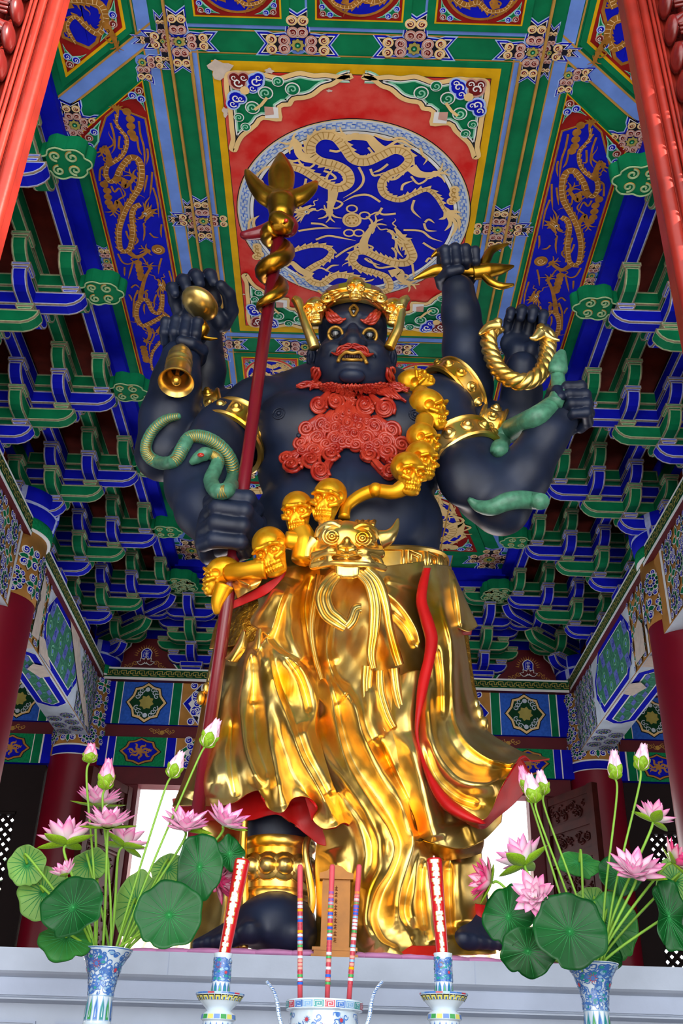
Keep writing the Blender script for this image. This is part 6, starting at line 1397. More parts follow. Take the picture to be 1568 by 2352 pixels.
for px in (470,): 
    c0=W(462,768,4.84)
    for pts_,r in (([(440,776,4.84),(462,768,4.82),(472,752,4.8),(466,733,4.8)],[6,12,13,2]),([(455,772,4.84),(480,778,4.84),(500,778,4.84)],[8,6,2]),([(450,765,4.88),(435,752,4.88),(422,742,4.88)],[6,5,4])):
        Q=cr([W(*p) for p in pts_],6); t.tube(Q,[rm(x,Q[0]) for x in np.interp(np.linspace(0,len(r)-1,len(Q)),range(len(r)),r)],10,flat=.6)
t.obj('prong',['gold_dark'],bl,True)
# vajra in the raised fist
vj=thing('vajra','gold pronged vajra sceptre gripped crosswise in the raised right fist','sceptre')
y=4.93
for pts_,r in (([(1085,627,y),(1120,622,y),(1150,618,y),(1180,611,y)],[17,19,13,2]),([(1105,618,y),(1116,596,y),(1130,574,y),(1168,560,y)],[9,12,10,2]),([(1110,632,y),(1128,648,y),(1150,657,y),(1180,654,y)],[9,10,9,3]),([(1030,622,y),(1000,622,y),(972,632,y),(948,642,y)],[16,15,9,1]),([(1025,612,y),(1022,590,y),(1010,578,y),(990,590,y)],[12,13,10,2]),([(1020,622,y),(1060,622,y),(1100,624,y)],[13,13,13])): tubeobj(pts_,r,'gold_dark','prong' if len(pts_)==4 else 'grip',vj,10)
# twisted ring
rg=thing('twisted_ring','twisted gold rope ring around the wrist and hand, right side of the statue','rope ring'); t=MB(); c=[(1145,745),(1122,770),(1128,815),(1150,855),(1185,876),(1222,872),(1248,845),(1258,800),(1255,772),(1240,762)]
Q=cr([W(a,b,4.84+.04*math.sin(i)) for i,(a,b) in enumerate(c)],9); T=np.gradient(Q,axis=0); T/=np.linalg.norm(T,axis=1,keepdims=True); D_=np.concatenate([[0],np.cumsum(np.linalg.norm(np.diff(Q,axis=0),axis=1))])
for s in range(3):
    P3=[]
    for i,p in enumerate(Q):
        u_=_n(np.cross(T[i],[0,1,0])); a=D_[i]*34+s*2*PI/3; P3.append(p+.026*(math.cos(a)*u_+math.sin(a)*np.array([0,1.,0])))
    t.tube(P3,.030,9)
t.obj('rope',['gold'],rg,True)
for pts_,r in (([(1145,748,4.83),(1120,752,4.82),(1100,768,4.8)],[14,11,3]),([(1240,765,4.8),(1228,776,4.79),(1216,776,4.78)],[14,9,2]),([(1250,768,4.82),(1268,778,4.82),(1285,782,4.82)],[12,6,3])): tubeobj(pts_,r,'gold','rope_end',rg,10)
# green snakes
sn=thing('green_snake','scaly green snake with a red eye lying over the crossed left arms','snake')
c=[(412,956),(380,964),(350,990),(335,1025),(343,1050),(372,1064),(402,1058),(420,1028),(436,1006),(465,1004),(498,1020),(526,1052),(536,1092),(524,1124),(498,1128),(484,1104),(494,1078),(500,1058),(490,1046),(478,1044)]
def draped(c,lift,per=7,far=4.7,it=10):
    C_=cr(c,per); Y=np.array([HIT(a,b,0,far)[0][1] for a,b in C_])
    for _ in range(it): Y[1:-1]=np.minimum((Y[:-2]+2*Y[1:-1]+Y[2:])/4,Y[1:-1]+.01)
    return np.array([W(a,b,y-lift) for (a,b),y in zip(C_,Y)])
P3=draped(c,.03)
R=np.interp(np.linspace(0,1,len(P3)),[0,.06,.25,.7,.9,1],[.02,.03,.038,.042,.036,.028]); t=MB(); t.tube(P3,[r*(1+.04*(i%2)) for i,r in enumerate(R)],12); S_=t.obj('snake_body',['snake_green'],sn,True)
t=MB()
for i in range(2,len(P3)-4):
    tv=_n(P3[i+1]-P3[i-1]); v=_n(np.array(CAMP)-P3[i]); s_=_n(np.cross(tv,v)); 
    t.tube([P3[i]+R[i]*(1.045)*(_n(v*.75+s_*x))-tv*.012*abs(x) for x in (-.8,-.3,0,.3,.8)],.0035,4)
t.obj('scale_pattern',['scale_gold'],S_,True)
ye=P3[-1][1]; t=MB(); Q=cr([P3[-2],W(474,1042,ye-.01),W(461,1047,ye-.015),W(447,1057,ye-.01),W(437,1065,ye)],5); t.tube(Q,np.interp(np.linspace(0,1,len(Q)),[0,.35,.7,1],[.03,.047,.034,.014]),14,flat=.85); t.obj('snake_head',['snake_green'],sn,True)
t=MB(); q=W(461,1045,ye-.062); t.ball(q,(.019,.008,.013),12,8); t.obj('eye_rim',['beard_red'],sn,True); t=MB(); t.ball(q-np.array([0,.007,0]),(.010,.006,.008),10,8); t.obj('eye',['gem_red'],sn,True)
s2=thing('green_snake','plain green snake gripped in the right fist and wound below its elbow','snake')
def surf2(c,lift,rads,nm,per=7):
    P3=draped(c,lift,per)
    t=MB(); t.tube(P3,np.interp(np.linspace(0,1,len(P3)),np.linspace(0,1,len(rads)),rads),14); return t.obj(nm,['snake_green'],s2,True)
surf2([(1146,1040),(1150,1012),(1168,990),(1205,972),(1240,952),(1272,928)],.04,[.05,.062,.066,.066,.062,.055],'snake_body')
surf2([(1076,1146),(1098,1162),(1128,1166),(1165,1152),(1200,1148),(1243,1152)],.025,[.012,.034,.046,.052,.052,.046],'snake_tail')
tubeobj([(1272,928,4.66),(1282,905,4.68),(1282,880,4.7),(1280,860,4.7),(1281,850,4.7)],[20,19,17,16,18],'snake_green','neck',s2)
t=MB(); q=W(1284,832,4.68); k=PXM(q); Q=[W(1280,858,4.69),W(1281,848,4.68),W(1283,836,4.68),W(1287,820,4.68),W(1292,806,4.68)]; t.tube(cr(Q,5),np.interp(np.linspace(0,1,21),[0,.15,.4,.75,1],[17*k,22*k,23*k,16*k,7*k]),14,flat=.75); t.obj('snake_head',['snake_green'],s2,True)
# lotus-petal pedestal under the feet
pd=thing('lotus_pedestal','low pink lotus-petal pedestal under the statue on the stone plinth','pedestal'); mat('petal_pink','#c985b4',.5,var=.15)
t=MB(); t.prism([(1.35*math.cos(a),5.0+.56*math.sin(a)) for a in np.linspace(0,2*PI,48,endpoint=False)],.04,0,lambda u,v,h:(u,v,1.70+h*.4)); t.obj('base_slab',['petal_pink'],pd)
for i in range(30):
    a=PI+PI*(i+.5)/30*1.0; b=MB(); b.ball((0,0,0),(.12,.1,.022),12,8); o=b.obj('petal',['petal_pink'],pd,True); o.location=(1.35*math.cos(a),4.95+.6*math.sin(a),1.724); o.rotation_euler=(0,0,a-PI/2)
# ================================================================ altar set
mat('porcelain','#c6d6e2',.12,var=.04,spec=.6,coat=.6); mat('cobalt','#3d6db4',.15,coat=.5,var=.2,scale=20); mat('cobalt_l','#7fa8cc',.15,coat=.5); mat('p_teal','#2a8a8a',.2,coat=.4); mat('p_fgreen','#3f9a50',.2,coat=.4); mat('p_fred','#b03a4a',.2,coat=.4); mat('p_fyel','#d6cf6a',.2,coat=.4)
mat('altar_wood','#5a2418',.35,var=.2); mat('candle_red','#c01820',.25,coat=.4,var=.1); mat('candle_white','#f0e6dc',.4); mat('incense','#c44a55',.5,var=.15); mat('tablet_wood','#b4711f',.4,var=.2,scale=10)
mat('stem_green','#7fb03a',.4,var=.15); mat('sepal_green','#86b024',.4,var=.25,scale=30); mat('leaf_dark','#033f14',.4,scale=6,spec=.3,hex2='#07551e'); mat('leaf_vein','#2f8a48',.4); mat('leaf_pale','#6f9a48',.5,var=.18,scale=12); mat('leaf_mid','#2f7430',.42,var=.25,scale=12)
def petalmat():
    m=bpy.data.materials.new('lotus_petal'); m.use_nodes=True; nt=m.node_tree; b=nt.nodes['Principled BSDF']; b.inputs['Roughness'].default_value=.4
    a=nt.nodes.new('ShaderNodeVertexColor'); a.layer_name='col'; nt.links.new(a.outputs['Color'],b.inputs['Base Color']); b.inputs['Subsurface Weight'].default_value=0.; MATS['lotus_petal']=m
petalmat()
TZ_=1.18
b=MB(); b.box((-2.2,2.95,1.12),(2.2,3.75,TZ_)); b.box((-2.1,3.0,0),(-2.0,3.1,1.12)); b.box((2.0,3.0,0),(2.1,3.1,1.12)); b.box((-2.1,3.6,0),(-2.0,3.7,1.12)); b.box((2.0,3.6,0),(2.1,3.7,1.12)); tag(b.obj('altar_table',['altar_wood']),'long dark wooden altar table under the porcelain set, below the frame','table')
class Rev(Paint):
    """paint on a turned profile (radius as a function of height)"""
    def __init__(s,prof,step=.0008):
        zs=[p[1] for p in prof]; rs=[p[0] for p in prof]
        Paint.__init__(s,lambda u,v,h:((np.interp(v,zs,rs)+.0006+h)*math.sin(u),-(np.interp(v,zs,rs)+.0006+h)*math.cos(u),v),step)
def vine(P,z0,z1,r,n,seed,m='cobalt'):
    rs=np.random.RandomState(seed)
    for i in range(n):
        u=rs.uniform(-2,2); z=rs.uniform(z0,z1); rad=rs.uniform(.008,.016); k=1/r
        t=np.linspace(0,1,12); a=rs.uniform(0,6)+rs.choice([-1,1])*t*6.5; rr=rad*(1-.75*t); q=np.stack([u+rr*np.cos(a)*k,np.clip(z+rr*np.sin(a),z0,z1)],1); P.ribbon(q*np.array([1,1]),.0028,m,1) if False else ribk(P,q,.0028,k,m)
        if i%2==0: 
            P.poly([(u+k*.006*math.cos(x),z+.004*math.sin(x)) for x in np.linspace(0,2*PI,7,endpoint=False)],rs.choice(['p_teal','cobalt_l','cobalt']),2)
def ribk(P,q,w,k,m,l=1):
    T=np.gradient(q*np.array([1/k,1]),axis=0); T/=np.linalg.norm(T,axis=1,keepdims=True)+1e-9; N=np.stack([-T[:,1]*k,T[:,0]],1)*w/2
    A=q+N; B=q-N; n=len(q); P.mb.add([P.f(a[0],a[1],l*P.step) for a in A]+[P.f(b[0],b[1],l*P.step) for b in B],[(n+i,n+i+1,i+1,i) for i in range(n-1)],P.mi(m))
def rosk(P,u,z,R,k,c1='p_fred',c2='cobalt'):
    for i in range(10):
        a=2*PI*i/10; P.poly([(u+k*R*math.cos(a-.2)*.4,z+R*math.sin(a-.2)*.4),(u+k*R*math.cos(a),z+R*math.sin(a)),(u+k*R*math.cos(a+.2)*.4,z+R*math.sin(a+.2)*.4)],c1,3)
    P.poly([(u+k*R*.42*math.cos(x),z+R*.42*math.sin(x)) for x in np.linspace(0,2*PI,10,endpoint=False)],c2,4)
def vase(x,lab):
    t=thing('flower_vase',lab,'vase',(x,3.3,TZ_)); 
    pr=[(.05,0),(.062,.004),(.06,.02),(.048,.05),(.052,.09),(.066,.115),(.07,.14),(.066,.16),(.052,.175),(.05,.19),(.057,.196),(.057,.208),(.044,.214),(.04,.222),(.037,.27),(.036,.3),(.042,.345),(.056,.385),(.074,.413),(.079,.42)]
    b=MB(); b.lathe(pr+[(.076,.421),(.066,.405),(.03,.33),(.0,.3)],40); b.obj('vase_body',['porcelain'],t,True)
    P=Rev(pr); k=1/.04
    for i in range(14):
        u=-PI+2*PI*i/14; c=('p_fgreen','cobalt','p_teal')[i%3]; P.poly([(u-.16,.226),(u+.16,.226),(u+.17,.262),(u,.292),(u-.17,.262)],'cobalt_l',0); P.poly([(u-.12,.229),(u+.12,.229),(u+.12,.258),(u,.283),(u-.12,.258)],c,1); P.poly([(u-.03,.235),(u+.03,.235),(u,.265)],'porcelain',2)
        for z in (.155,.1): P.poly([(u-.15,z),(u,z-.016),(u+.15,z),(u,z+.008)],'cobalt' if i%2 else 'p_fyel',1)
        P.poly([(u-.12,.199),(u+.12,.199),(u+.12,.206),(u-.12,.206)],('p_fgreen','cobalt')[i%2],1)
    vine(P,.295,.41,.05,170,int(abs(x)*100)); vine(P,.115,.15,.066,60,5); vine(P,.02,.09,.05,60,6)
    rosk(P,-.25,.375,.016,18,'p_fred'); rosk(P,.9,.36,.014,18,'cobalt','p_fred'); rosk(P,-1.2,.36,.014,18,'cobalt','p_fred'); rosk(P,.2,.335,.011,22,'cobalt','cobalt_l')
    for z,m in ((.417,'cobalt'),(.292,'cobalt_l'),(.172,'cobalt'),(.19,'cobalt_l')):
        for i in range(28): u=-PI+2*PI*i/28; P.rect(u,u+2*PI/28,z-.0012,z+.0012,m,0)
    P.obj('painted_scrolls',t); return t
VL=W(245,2180,3.3); VR=W(1358,2207,3.3)
vase(VL[0],'blue and white trumpet vase holding the lotus bouquet on the left'); vase(VR[0],'blue and white trumpet vase holding the lotus bouquet on the right')
def candlestick(px,lab,flab,tilt):
    p=W(px,2290,3.3); x=p[0]; t=thing('candlestick',lab,'candlestick',(x,3.3,TZ_))
    zt=W(px,2190,3.3)[2]-TZ_; zd=W(px,2282,3.3)[2]-TZ_
    pr=[(.05,0),(.05,.015),(.035,.05),(.05,.09),(.056,.11),(.05,.125),(.044,zd-.075),(.05,zd-.07),(.048,zd-.055),(.036,zd-.046),(.04,zd-.04),(.062,zd-.018),(.07,zd-.004),(.07,zd),(.03,zd+.001),(.027,zd+.004),(.0265,zd+.02),(.024,zt-.03),(.0255,zt-.012),(.028,zt-.003),(.028,zt),(.02,zt),(.018,zt-.02),(0,zt-.02)]
    pr=sorted(pr[:13],key=lambda q:q[1])+pr[13:]
    b=MB(); b.lathe(pr,40); b.obj('candlestick_body',['porcelain'],t,True,auto=.9)
    P=Rev([(.0,0),(.036,zd-.046),(.04,zd-.04),(.062,zd-.018),(.07,zd-.004),(.07,zd+.0001)]); Q=Rev([(.0275,zd+.001),(.0265,zd+.02),(.0245,zt-.03),(.0255,zt-.012),(.028,zt-.003)])
    P2=Rev(pr[:9])
    for i in range(22):
        u=-PI+2*PI*i/22; P.poly([(u-.13,zd-.021),(u+.13,zd-.021),(u+.13,zd-.007),(u-.13,zd-.007)],'p_dark',0); P.poly([(u-.1,zd-.021),(u+.1,zd-.021),(u+.1,zd-.0095),(u-.1,zd-.0095)],'p_fyel',1); P.poly([(u-.035,zd-.021),(u+.035,zd-.021),(u+.035,zd-.014),(u-.035,zd-.014)],'cobalt',2)
        P.poly([(u-.14,zd-.0045),(u+.14,zd-.0045),(u+.14,zd-.0005),(u-.14,zd-.0005)],('cobalt','cobalt','p_fred','cobalt_l')[i%4],1)
    for i in range(12):
        u=-PI+2*PI*i/12; Q.poly([(u-.2,zd+.004),(u+.2,zd+.004),(u+.18,zd+.017),(u,zd+.03),(u-.18,zd+.017)],'cobalt',0); Q.poly([(u-.12,zd+.005),(u+.12,zd+.005),(u,zd+.024)],('p_fgreen','p_teal')[i%2],1)
    vine(Q,zd+.032,zt-.014,.025,90,int(px)); rosk(Q,-.35,zd+.075,.012,38,'p_fred'); rosk(Q,.5,zd+.055,.010,38,'cobalt','p_fred')
    for i in range(16):
        u=-PI+2*PI*i/16; P2.poly([(u-.17,zd-.069),(u+.17,zd-.069),(u+.17,zd-.057),(u-.17,zd-.057)],('p_fgreen','p_fyel','cobalt')[i%3],0); P2.poly([(u-.16,zd-.1),(u,zd-.076),(u+.16,zd-.1),(u,zd-.09)],'cobalt',0)
    vine(P2,.02,zd-.1,.05,120,int(px)+7); P2.obj('painted_foot',t)
    P.obj('painted_dish',t); Q.obj('painted_scrolls',t)
    c=thing('candle',flab,'candle',(x,3.3,TZ_+zt-.02)); h=.295; d=_n(np.array([tilt,-.03,1.])); b=MB()
    b.tube([d*h*f for f in (0,.02,.5,.96,.985,1.)],[.017,.0175,.0205,.0245,.024,.021],24); b.obj('wax',['candle_red'],c,True,auto=.6)
    b=MB(); b.tube([d*h,d*(h+.008)],.003,6); b.obj('wick',['candle_white'],c)
    b=MB(); g=MB(); rs=np.random.RandomState(int(px))
    s_=_n(np.cross(d,[0,1,0]))
    for i in range(34):
        f=.05+.92*i/34; r=np.interp(f,[0,1],[.0176,.0246]); a=rs.uniform(.0,.1); wd=rs.uniform(.12,.5)
        for M_,w0,off in ((g,wd*1.35,.0004),(b,wd,.0012)):
            q=[]
            for a_ in np.linspace(-w0+a,w0+a,5): q.append(d*h*f+(r+off)*(s_*math.sin(a_)+np.array([0,-1,0])*math.cos(a_)))
            q2=[p+d*h*(.036 if rs.rand()<.9 else .02) for p in q]; M_.add(q+q2,[(k,k+1,6+k,5+k) for k in range(4)])
    b.obj('white_emblem',['candle_white'],c); g.obj('gilt_edge',['p_gold'],c)
candlestick(505,'blue and white porcelain candlestick with a dish, left of the incense sticks','red candle with a white emblem strip, behind the left lotus bouquet',.13)
candlestick(1019,'blue and white porcelain candlestick with a dish, right of the incense sticks','red candle with a white emblem strip, in front of the robe at right',-.075)
# incense burner
bx=W(745,2305,3.3); t=thing('incense_burner','blue and white porcelain incense burner with tall curved ears, centre of the altar','incense burner',(bx[0],3.3,TZ_)); zr=bx[2]-TZ_+.006
pr=[(.06,0),(.07,.01),(.06,.02),(.095,.045),(.104,.07),(.098,zr-.035),(.098,zr-.03),(.112,zr-.026),(.113,zr-.003),(.111,zr)]
pr=sorted(pr,key=lambda q:q[1]); b=MB(); b.lathe(pr+[(.1,zr),(.096,zr-.02),(.0,zr-.025)],48); b.obj('burner_body',['porcelain'],t,True,auto=.8)
P=Rev(pr)
for i in range(22):
    u=-PI+2*PI*i/22; c=('cobalt','cobalt_l','p_teal','p_fred')[i%4]; P.rect(u+.01,u+.27,zr-.023,zr-.005,c,0); 
    for q in (((.04,-.02),(.04,-.008),(.23,-.008),(.23,-.02),(.1,-.02),(.1,-.012),(.17,-.012),(.17,-.016)),): 
        ribk(P,np.array([(u+a,zr+z) for a,z in q]),.0018,9,'porcelain',1)
vine(P,.02,zr-.036,.1,150,3); 
for i in range(7): rosk(P,-1.5+.5*i,zr-.055-.02*(i%2),.013,10,('cobalt','p_fred')[i%2],('p_fred','cobalt')[i%2])
P.obj('painted_scrolls',t)
for s in (-1,1):
    Q=[]; pts=[(648 if s<0 else 840,2360),(641 if s<0 else 848,2335),(636 if s<0 else 853,2300),(628 if s<0 else 862,2275),(612 if s<0 else 878,2254)]
    C_=cr([W(a,b_,3.3)-np.array([bx[0],3.3,TZ_]) for a,b_ in pts],6); b=MB(); b.tube(C_,np.linspace(.013,.009,len(C_)),8,flat=.55); h_=b.obj('ear_handle',['porcelain'],t,True)
    b=MB(); C2=C_+np.array([0,-.0105,0]); 
    for i in range(0,len(C2)-2,2): b.tube([C2[i]+np.array([-.004,0,0]),C2[i]+np.array([.004,0,0]),C2[i+1]+np.array([.004,0,0]),C2[i+1]+np.array([-.002,0,0])],.0012,4)
    b.obj('painted_key',['cobalt'],h_)
for i,(px,tx,w_) in enumerate(((690,689,'left'),(751,763,'middle'),(800,825,'right'))):
    a=W(px,2292,3.3); e=W(tx,1986,3.3); t=thing('incense_stick','tall red incense stick with a printed coloured wrap, '+w_+' of the three','incense stick',tuple(a-np.array([0,0,.03])),group='incense sticks in the burner'); d=e-a+np.array([0,0,.03]); b=MB()
    b.tube([d*f for f in (0,.3,.6,.985,1.)],[.0075,.0075,.008,.0085,.006],14); b.obj('stick',['incense'],t,True)
    b=MB(); mm=['p_fred','cobalt_l','p_pink','p_mblue','p_fgreen','p_yellow','porcelain']; rs=np.random.RandomState(i); 
    for k in range(26):
        f=.16+.65*k/26; b.tube([d*f,d*(f+.018)],.0083,12,int(rs.choice([0,0,1,2,3,4,5,6])),False)
    b.obj('printed_wrap',mm,t,True)
# spirit tablet
p=W(768,2188,4.25); t=thing('spirit_tablet','small brown wooden tablet with a peaked cap, standing on the plinth before the robe','tablet',(p[0],4.27,1.70)); k=PXM(p)
b=MB(); b.box((-54*k,-.04,0),(54*k,.04,.02)); b.box((-48*k,-.035,.02),(48*k,.035,.034)); b.box((-52*k,-.038,.034),(52*k,.038,.046)); b.obj('tablet_base',['tablet_wood'],t)
b=MB(); b.box((-33*k,-.016,.046),(33*k,.016,.30)); b.obj('tablet_board',['tablet_wood'],t)
b=MB(); b.prism([(-40*k,.30),(40*k,.30),(40*k,.322),(24*k,.33),(12*k,.348),(0,.354),(-12*k,.348),(-24*k,.33),(-40*k,.322)],.06,0,lambda u,v,h:(u,-.03+h,v)); b.obj('tablet_cap',['tablet_wood'],t)
b=MB()
for i in range(9):
    z=.27-.024*i
    for q in ((-.006,0,.006,.0),(-.005,-.006,.005,-.006),(0,.006,0,-.01),(-.006,-.01,.006,-.012)): b.tube([(q[0],-.0165,z+q[1]),(q[2],-.0165,z+q[3])],.0012,4)
b.obj('engraved_characters',['altar_wood'],t)
# ---------------------------------------------------------------- lotus bouquets
def petalmesh(L,Wd,cup,tip,base=(.95,.9,.8),mid=(.96,.92,.93),rs=0,nm='petal'):
    n,m=9,7; V=[];C_=[]
    for i in range(n):
        f=i/(n-1); w=Wd*math.sin(PI*min(1,f**.75*.97+.03))**.8*(1 if f<.97 else .5)
        for j in range(m):
            g=(j/(m-1)-.5)*2
            V.append((g*w,-cup*L*math.sin(PI*f*.62)*.9-.35*cup*L*f*f*0+.28*w*g*g*1.4,L*f))
            e=max(0,(abs(g)-.6)/.4)*.6+max(0,(f-.35)/.65)**1.6*.95*(1 if rs%2 else .55)+ .18*abs(math.sin(g*9+f*2+rs)); e=min(1,e)
            c=[a*(1-e)+b_*e for a,b_ in zip(mid,tip)]; k=max(0,1-f*4); c=[a*(1-k)+b_*k for a,b_ in zip(c,base)]; C_.append((*[x**1.6 for x in c],1))
    F=[(i*m+j,i*m+j+1,(i+1)*m+j+1,(i+1)*m+j) for i in range(n-1) for j in range(m-1)]
    me=bpy.data.meshes.new(nm); nv=len(V); V2=V+[(x,y+.0012,z) for x,y,z in V]; F2=F+[tuple(nv+q for q in f[::-1]) for f in F]
    ring=[j for j in range(m)]+[i*m+m-1 for i in range(1,n)]+[(n-1)*m+j for j in range(m-2,-1,-1)]+[i*m for i in range(n-2,0,-1)]
    F2+=[(ring[i],nv+ring[i],nv+ring[(i+1)%len(ring)],ring[(i+1)%len(ring)]) for i in range(len(ring))]
    me.from_pydata(V2,[],F2); me.materials.append(G('lotus_petal')); ca=me.color_attributes.new('col','FLOAT_COLOR','POINT')
    for i,c in enumerate(C_+C_): ca.data[i].color=c
    me.polygons.foreach_set('use_smooth',[True]*len(F2)); me.update(); return me
def setmat(me,m,nm): q=me.copy(); q.name=nm; q.materials.clear(); q.materials.append(G(m)); return q
PK=(.88,.28,.58); DP=(.80,.05,.30)
PET={'pale':[petalmesh(1,.27,.16,PK,rs=i) for i in range(3)],'deep':[petalmesh(1,.27,.16,DP,(.95,.7,.6),(.97,.88,.9) if i else (.9,.3,.5),rs=i) for i in range(3)],'bud':[petalmesh(1,.33,.2,(.95,.62,.78),rs=i) for i in range(2)],'budp':[petalmesh(1,.33,.2,(.9,.25,.5),rs=i) for i in range(2)]}
SEP=setmat(petalmesh(1,.26,.14,PK),'sepal_green','sepal'); CAL=setmat(petalmesh(1,.42,.24,PK),'sepal_green','calyx_leaf')
def frame(axis,spin=0):
    q=Vector(axis).to_track_quat('Z','Y').to_matrix().to_4x4(); return q@Matrix.Rotation(spin,4,'Z')
def stem(t,loc,a,e,edir,r=.0042):
    a=np.array(a);e=np.array(e); L=np.linalg.norm(e-a); c=cr([a,a+(e-a)*.35+np.array([0,0,.05*L]),e-_n(np.array(edir))*.2*L*.5,e],7); b=MB(); b.tube(c-np.array(loc),r,8); return b.obj('stem',['stem_green'],t,True)
def lotus(px,py,y,size,axis,lab,base,kind='pale',opn=1.,sep=4,spin=0,grp=None):
    p=W(px,py,y); s=size*PXM(p)/2.; bl=base+np.array([RNG.uniform(-.03,.03),RNG.uniform(-.02,.02),-.05]); t=thing('lotus_flower',lab,'flower',tuple(bl),group=grp); ax=_n(np.array(axis,float)); F_=frame(ax,spin); hub=p-ax*s*.35
    stem(t,bl,bl,hub,ax)
    def pet(me,nm,az,el,L,wd=1.):
        M_=Matrix.Translation(Vector(hub-bl))@F_@Matrix.Rotation(az,4,'Z')@Matrix.Rotation(el,4,'X')@Matrix.Diagonal((L*wd,L,L,1)); o=bpy.data.objects.new(nm,me); C.objects.link(o); o.parent=t; o.matrix_local=M_
    rs=np.random.RandomState(int(px+py))
    for ring,(n,el,L,wd) in enumerate(((7,1.02,1.02,.8),(8,.78,1.,.78),(7,.52,.9,.75),(5,.25,.66,.7))):
        for i in range(n): pet(PET[kind][rs.randint(3)],'petal',2*PI*(i+.5*(ring%2)+rs.uniform(-.15,.15))/n,el*opn+rs.uniform(-.1,.1),s*L*rs.uniform(.9,1.08),wd)
    for i in range(sep): pet(SEP,'sepal',2*PI*(i+.2)/sep+rs.uniform(-.2,.2),1.25*min(1.1,opn+.1),s*1.0,.95)
def bud(px,py,y,w_,h_,axis,lab,base,kind='bud'):
    p=W(px,py,y); k=PXM(p); ax=_n(np.array(axis,float)); bl=base+np.array([RNG.uniform(-.03,.03),RNG.uniform(-.02,.02),-.05]); t=thing('lotus_bud',lab,'flower bud',tuple(bl)); F_=frame(ax); H=h_*k; hub=p-ax*H*.55; wd=w_/h_/.66
    stem(t,bl,bl,hub,ax,.0036)
    for i in range(6):
        M_=Matrix.Translation(Vector(hub-bl))@F_@Matrix.Rotation(2*PI*i/6,4,'Z')@Matrix.Translation((0,.02*H,0))@Matrix.Rotation(-.05,4,'X')@Matrix.Diagonal((H*wd*.9,H*wd*1.25,H,1)); o=bpy.data.objects.new('petal',PET[kind][i%2]); C.objects.link(o); o.parent=t; o.matrix_local=M_
    for i in range(4):
        M_=Matrix.Translation(Vector(hub-bl-ax*H*.03))@F_@Matrix.Rotation(2*PI*i/4+.4,4,'Z')@Matrix.Rotation(.1,4,'X')@Matrix.Diagonal((H*wd*.75,H*wd*1.35,H*.55,1)); o=bpy.data.objects.new('calyx_leaf',CAL); C.objects.link(o); o.parent=t; o.matrix_local=M_
def leaf(px,py,y,rx,ry,nrm,lab,base,top='leaf_dark',under='leaf_pale',wave=.08,cup=.12,seed=0):
    p=W(px,py,y); k=PXM(p); bl=base+np.array([RNG.uniform(-.03,.03),RNG.uniform(-.02,.02),-.05]); t=thing('lotus_leaf',lab,'leaf',tuple(bl)); n=_n(np.array(nrm,float)); q=Vector(n).to_track_quat('Z','X').to_matrix()
    # keep the leaf's long axis upright
    xv=_n(np.cross([0,0,1.],n)+1e-6); yv=np.cross(n,xv); Rm=np.stack([xv,yv,n],1); rs=np.random.RandomState(seed+int(px)); ph=rs.uniform(0,6,4)
    na,nr=72,10
    def pt(a,f,off=0):
        edge=1+.035*math.sin(5*a+ph[0])+.025*math.sin(9*a+ph[1])-.10*math.exp(-((a-4.2)/.10)**2)
        z=cup*f*f+wave*f*f*math.sin(3*a+ph[2])+wave*.45*f**3*math.sin(7*a+ph[3])+.035*f*abs(math.sin(a*5.25+.4))**.8*(1-.3*f)+.012*f*abs(math.sin(a*10.5))
        return np.array([rx*k*f*edge*math.cos(a),ry*k*f*edge*math.sin(a),(rx+ry)/2*k*z+off])
    T=MB(); P0=[[(p-bl)+Rm@pt(2*PI*j/na,i/nr,0) for j in range(na)] for i in range(nr+1)]; T.grid(np.array(P0),0,True)
    P1=[[(p-bl)+Rm@pt(2*PI*j/na,i/nr,-.0015) for j in range(na)] for i in range(nr+1)]; T.grid(np.array(P1),1,True); o_=(nr+1)*na; T.f+= [(nr*na+j,nr*na+(j+1)%na,o_+nr*na+(j+1)%na,o_+nr*na+j) for j in range(na)]; T.m+=[0]*na
    bladeo=T.obj('leaf_blade',[top,under],t,True)
    V=MB()
    for i in range(21):
        a=2*PI*(i+.25)/21; V.tube([(p-bl)+Rm@pt(a,f,.0008) for f in (.03,.25,.5,.75,.93)],[.0013,.001,.0008,.0005,.0003],4)
        V.tube([(p-bl)+Rm@pt(a,f,-.0022) for f in (.03,.25,.5,.75,.93)],[.002,.0016,.0012,.0008,.0004],4)
    V.ball((p-bl)+n*.001,(.005,.005,.005),8,6); V.obj('leaf_vein',['leaf_vein'],bladeo,True)
    stem(t,bl,bl,p-n*.004,n,.004)
BL=np.array([VL[0],3.3,VL[2]-.0]); BR=np.array([VR[0],3.3,1.60])
# left bouquet
bud(208,1727,3.28,36,44,(.0,-.1,1),'small round green lotus bud, highest at the left of the left bouquet',BL,'budp')
bud(246,1773,3.24,40,70,(0.03,-.2,1),'pointed pink and white lotus bud above the flowers of the left bouquet',BL,'budp')
bud(407,1752,3.3,38,64,(.35,-.1,1),'leaning pink lotus bud on a long stem, right part of the left bouquet',BL)
bud(488,1680,3.3,42,70,(.42,-.1,1),'tallest lotus bud of the left bouquet, in front of the red staff',BL)
lotus(228,1830,3.42,130,(.05,-.25,1),'pink lotus flower with green sepals, rear top of the left bouquet',BL,opn=.95)
lotus(250,1878,3.2,135,(.0,-.35,1),'wide open pink lotus flower in the middle of the left bouquet',BL,opn=1.05)
lotus(150,1918,3.26,140,(-.2,.15,1),'pale lotus flower showing its green sepals, far left of the left bouquet',BL,opn=.95,sep=4)
lotus(147,2000,3.18,85,(-.5,-.6,1),'small half open pink lotus flower, above the big left leaf',BL,opn=.7,sep=2)
lotus(290,1925,3.38,125,(.25,.2,1),'pink lotus flower with sepals, behind the stems of the left bouquet',BL,opn=1.)
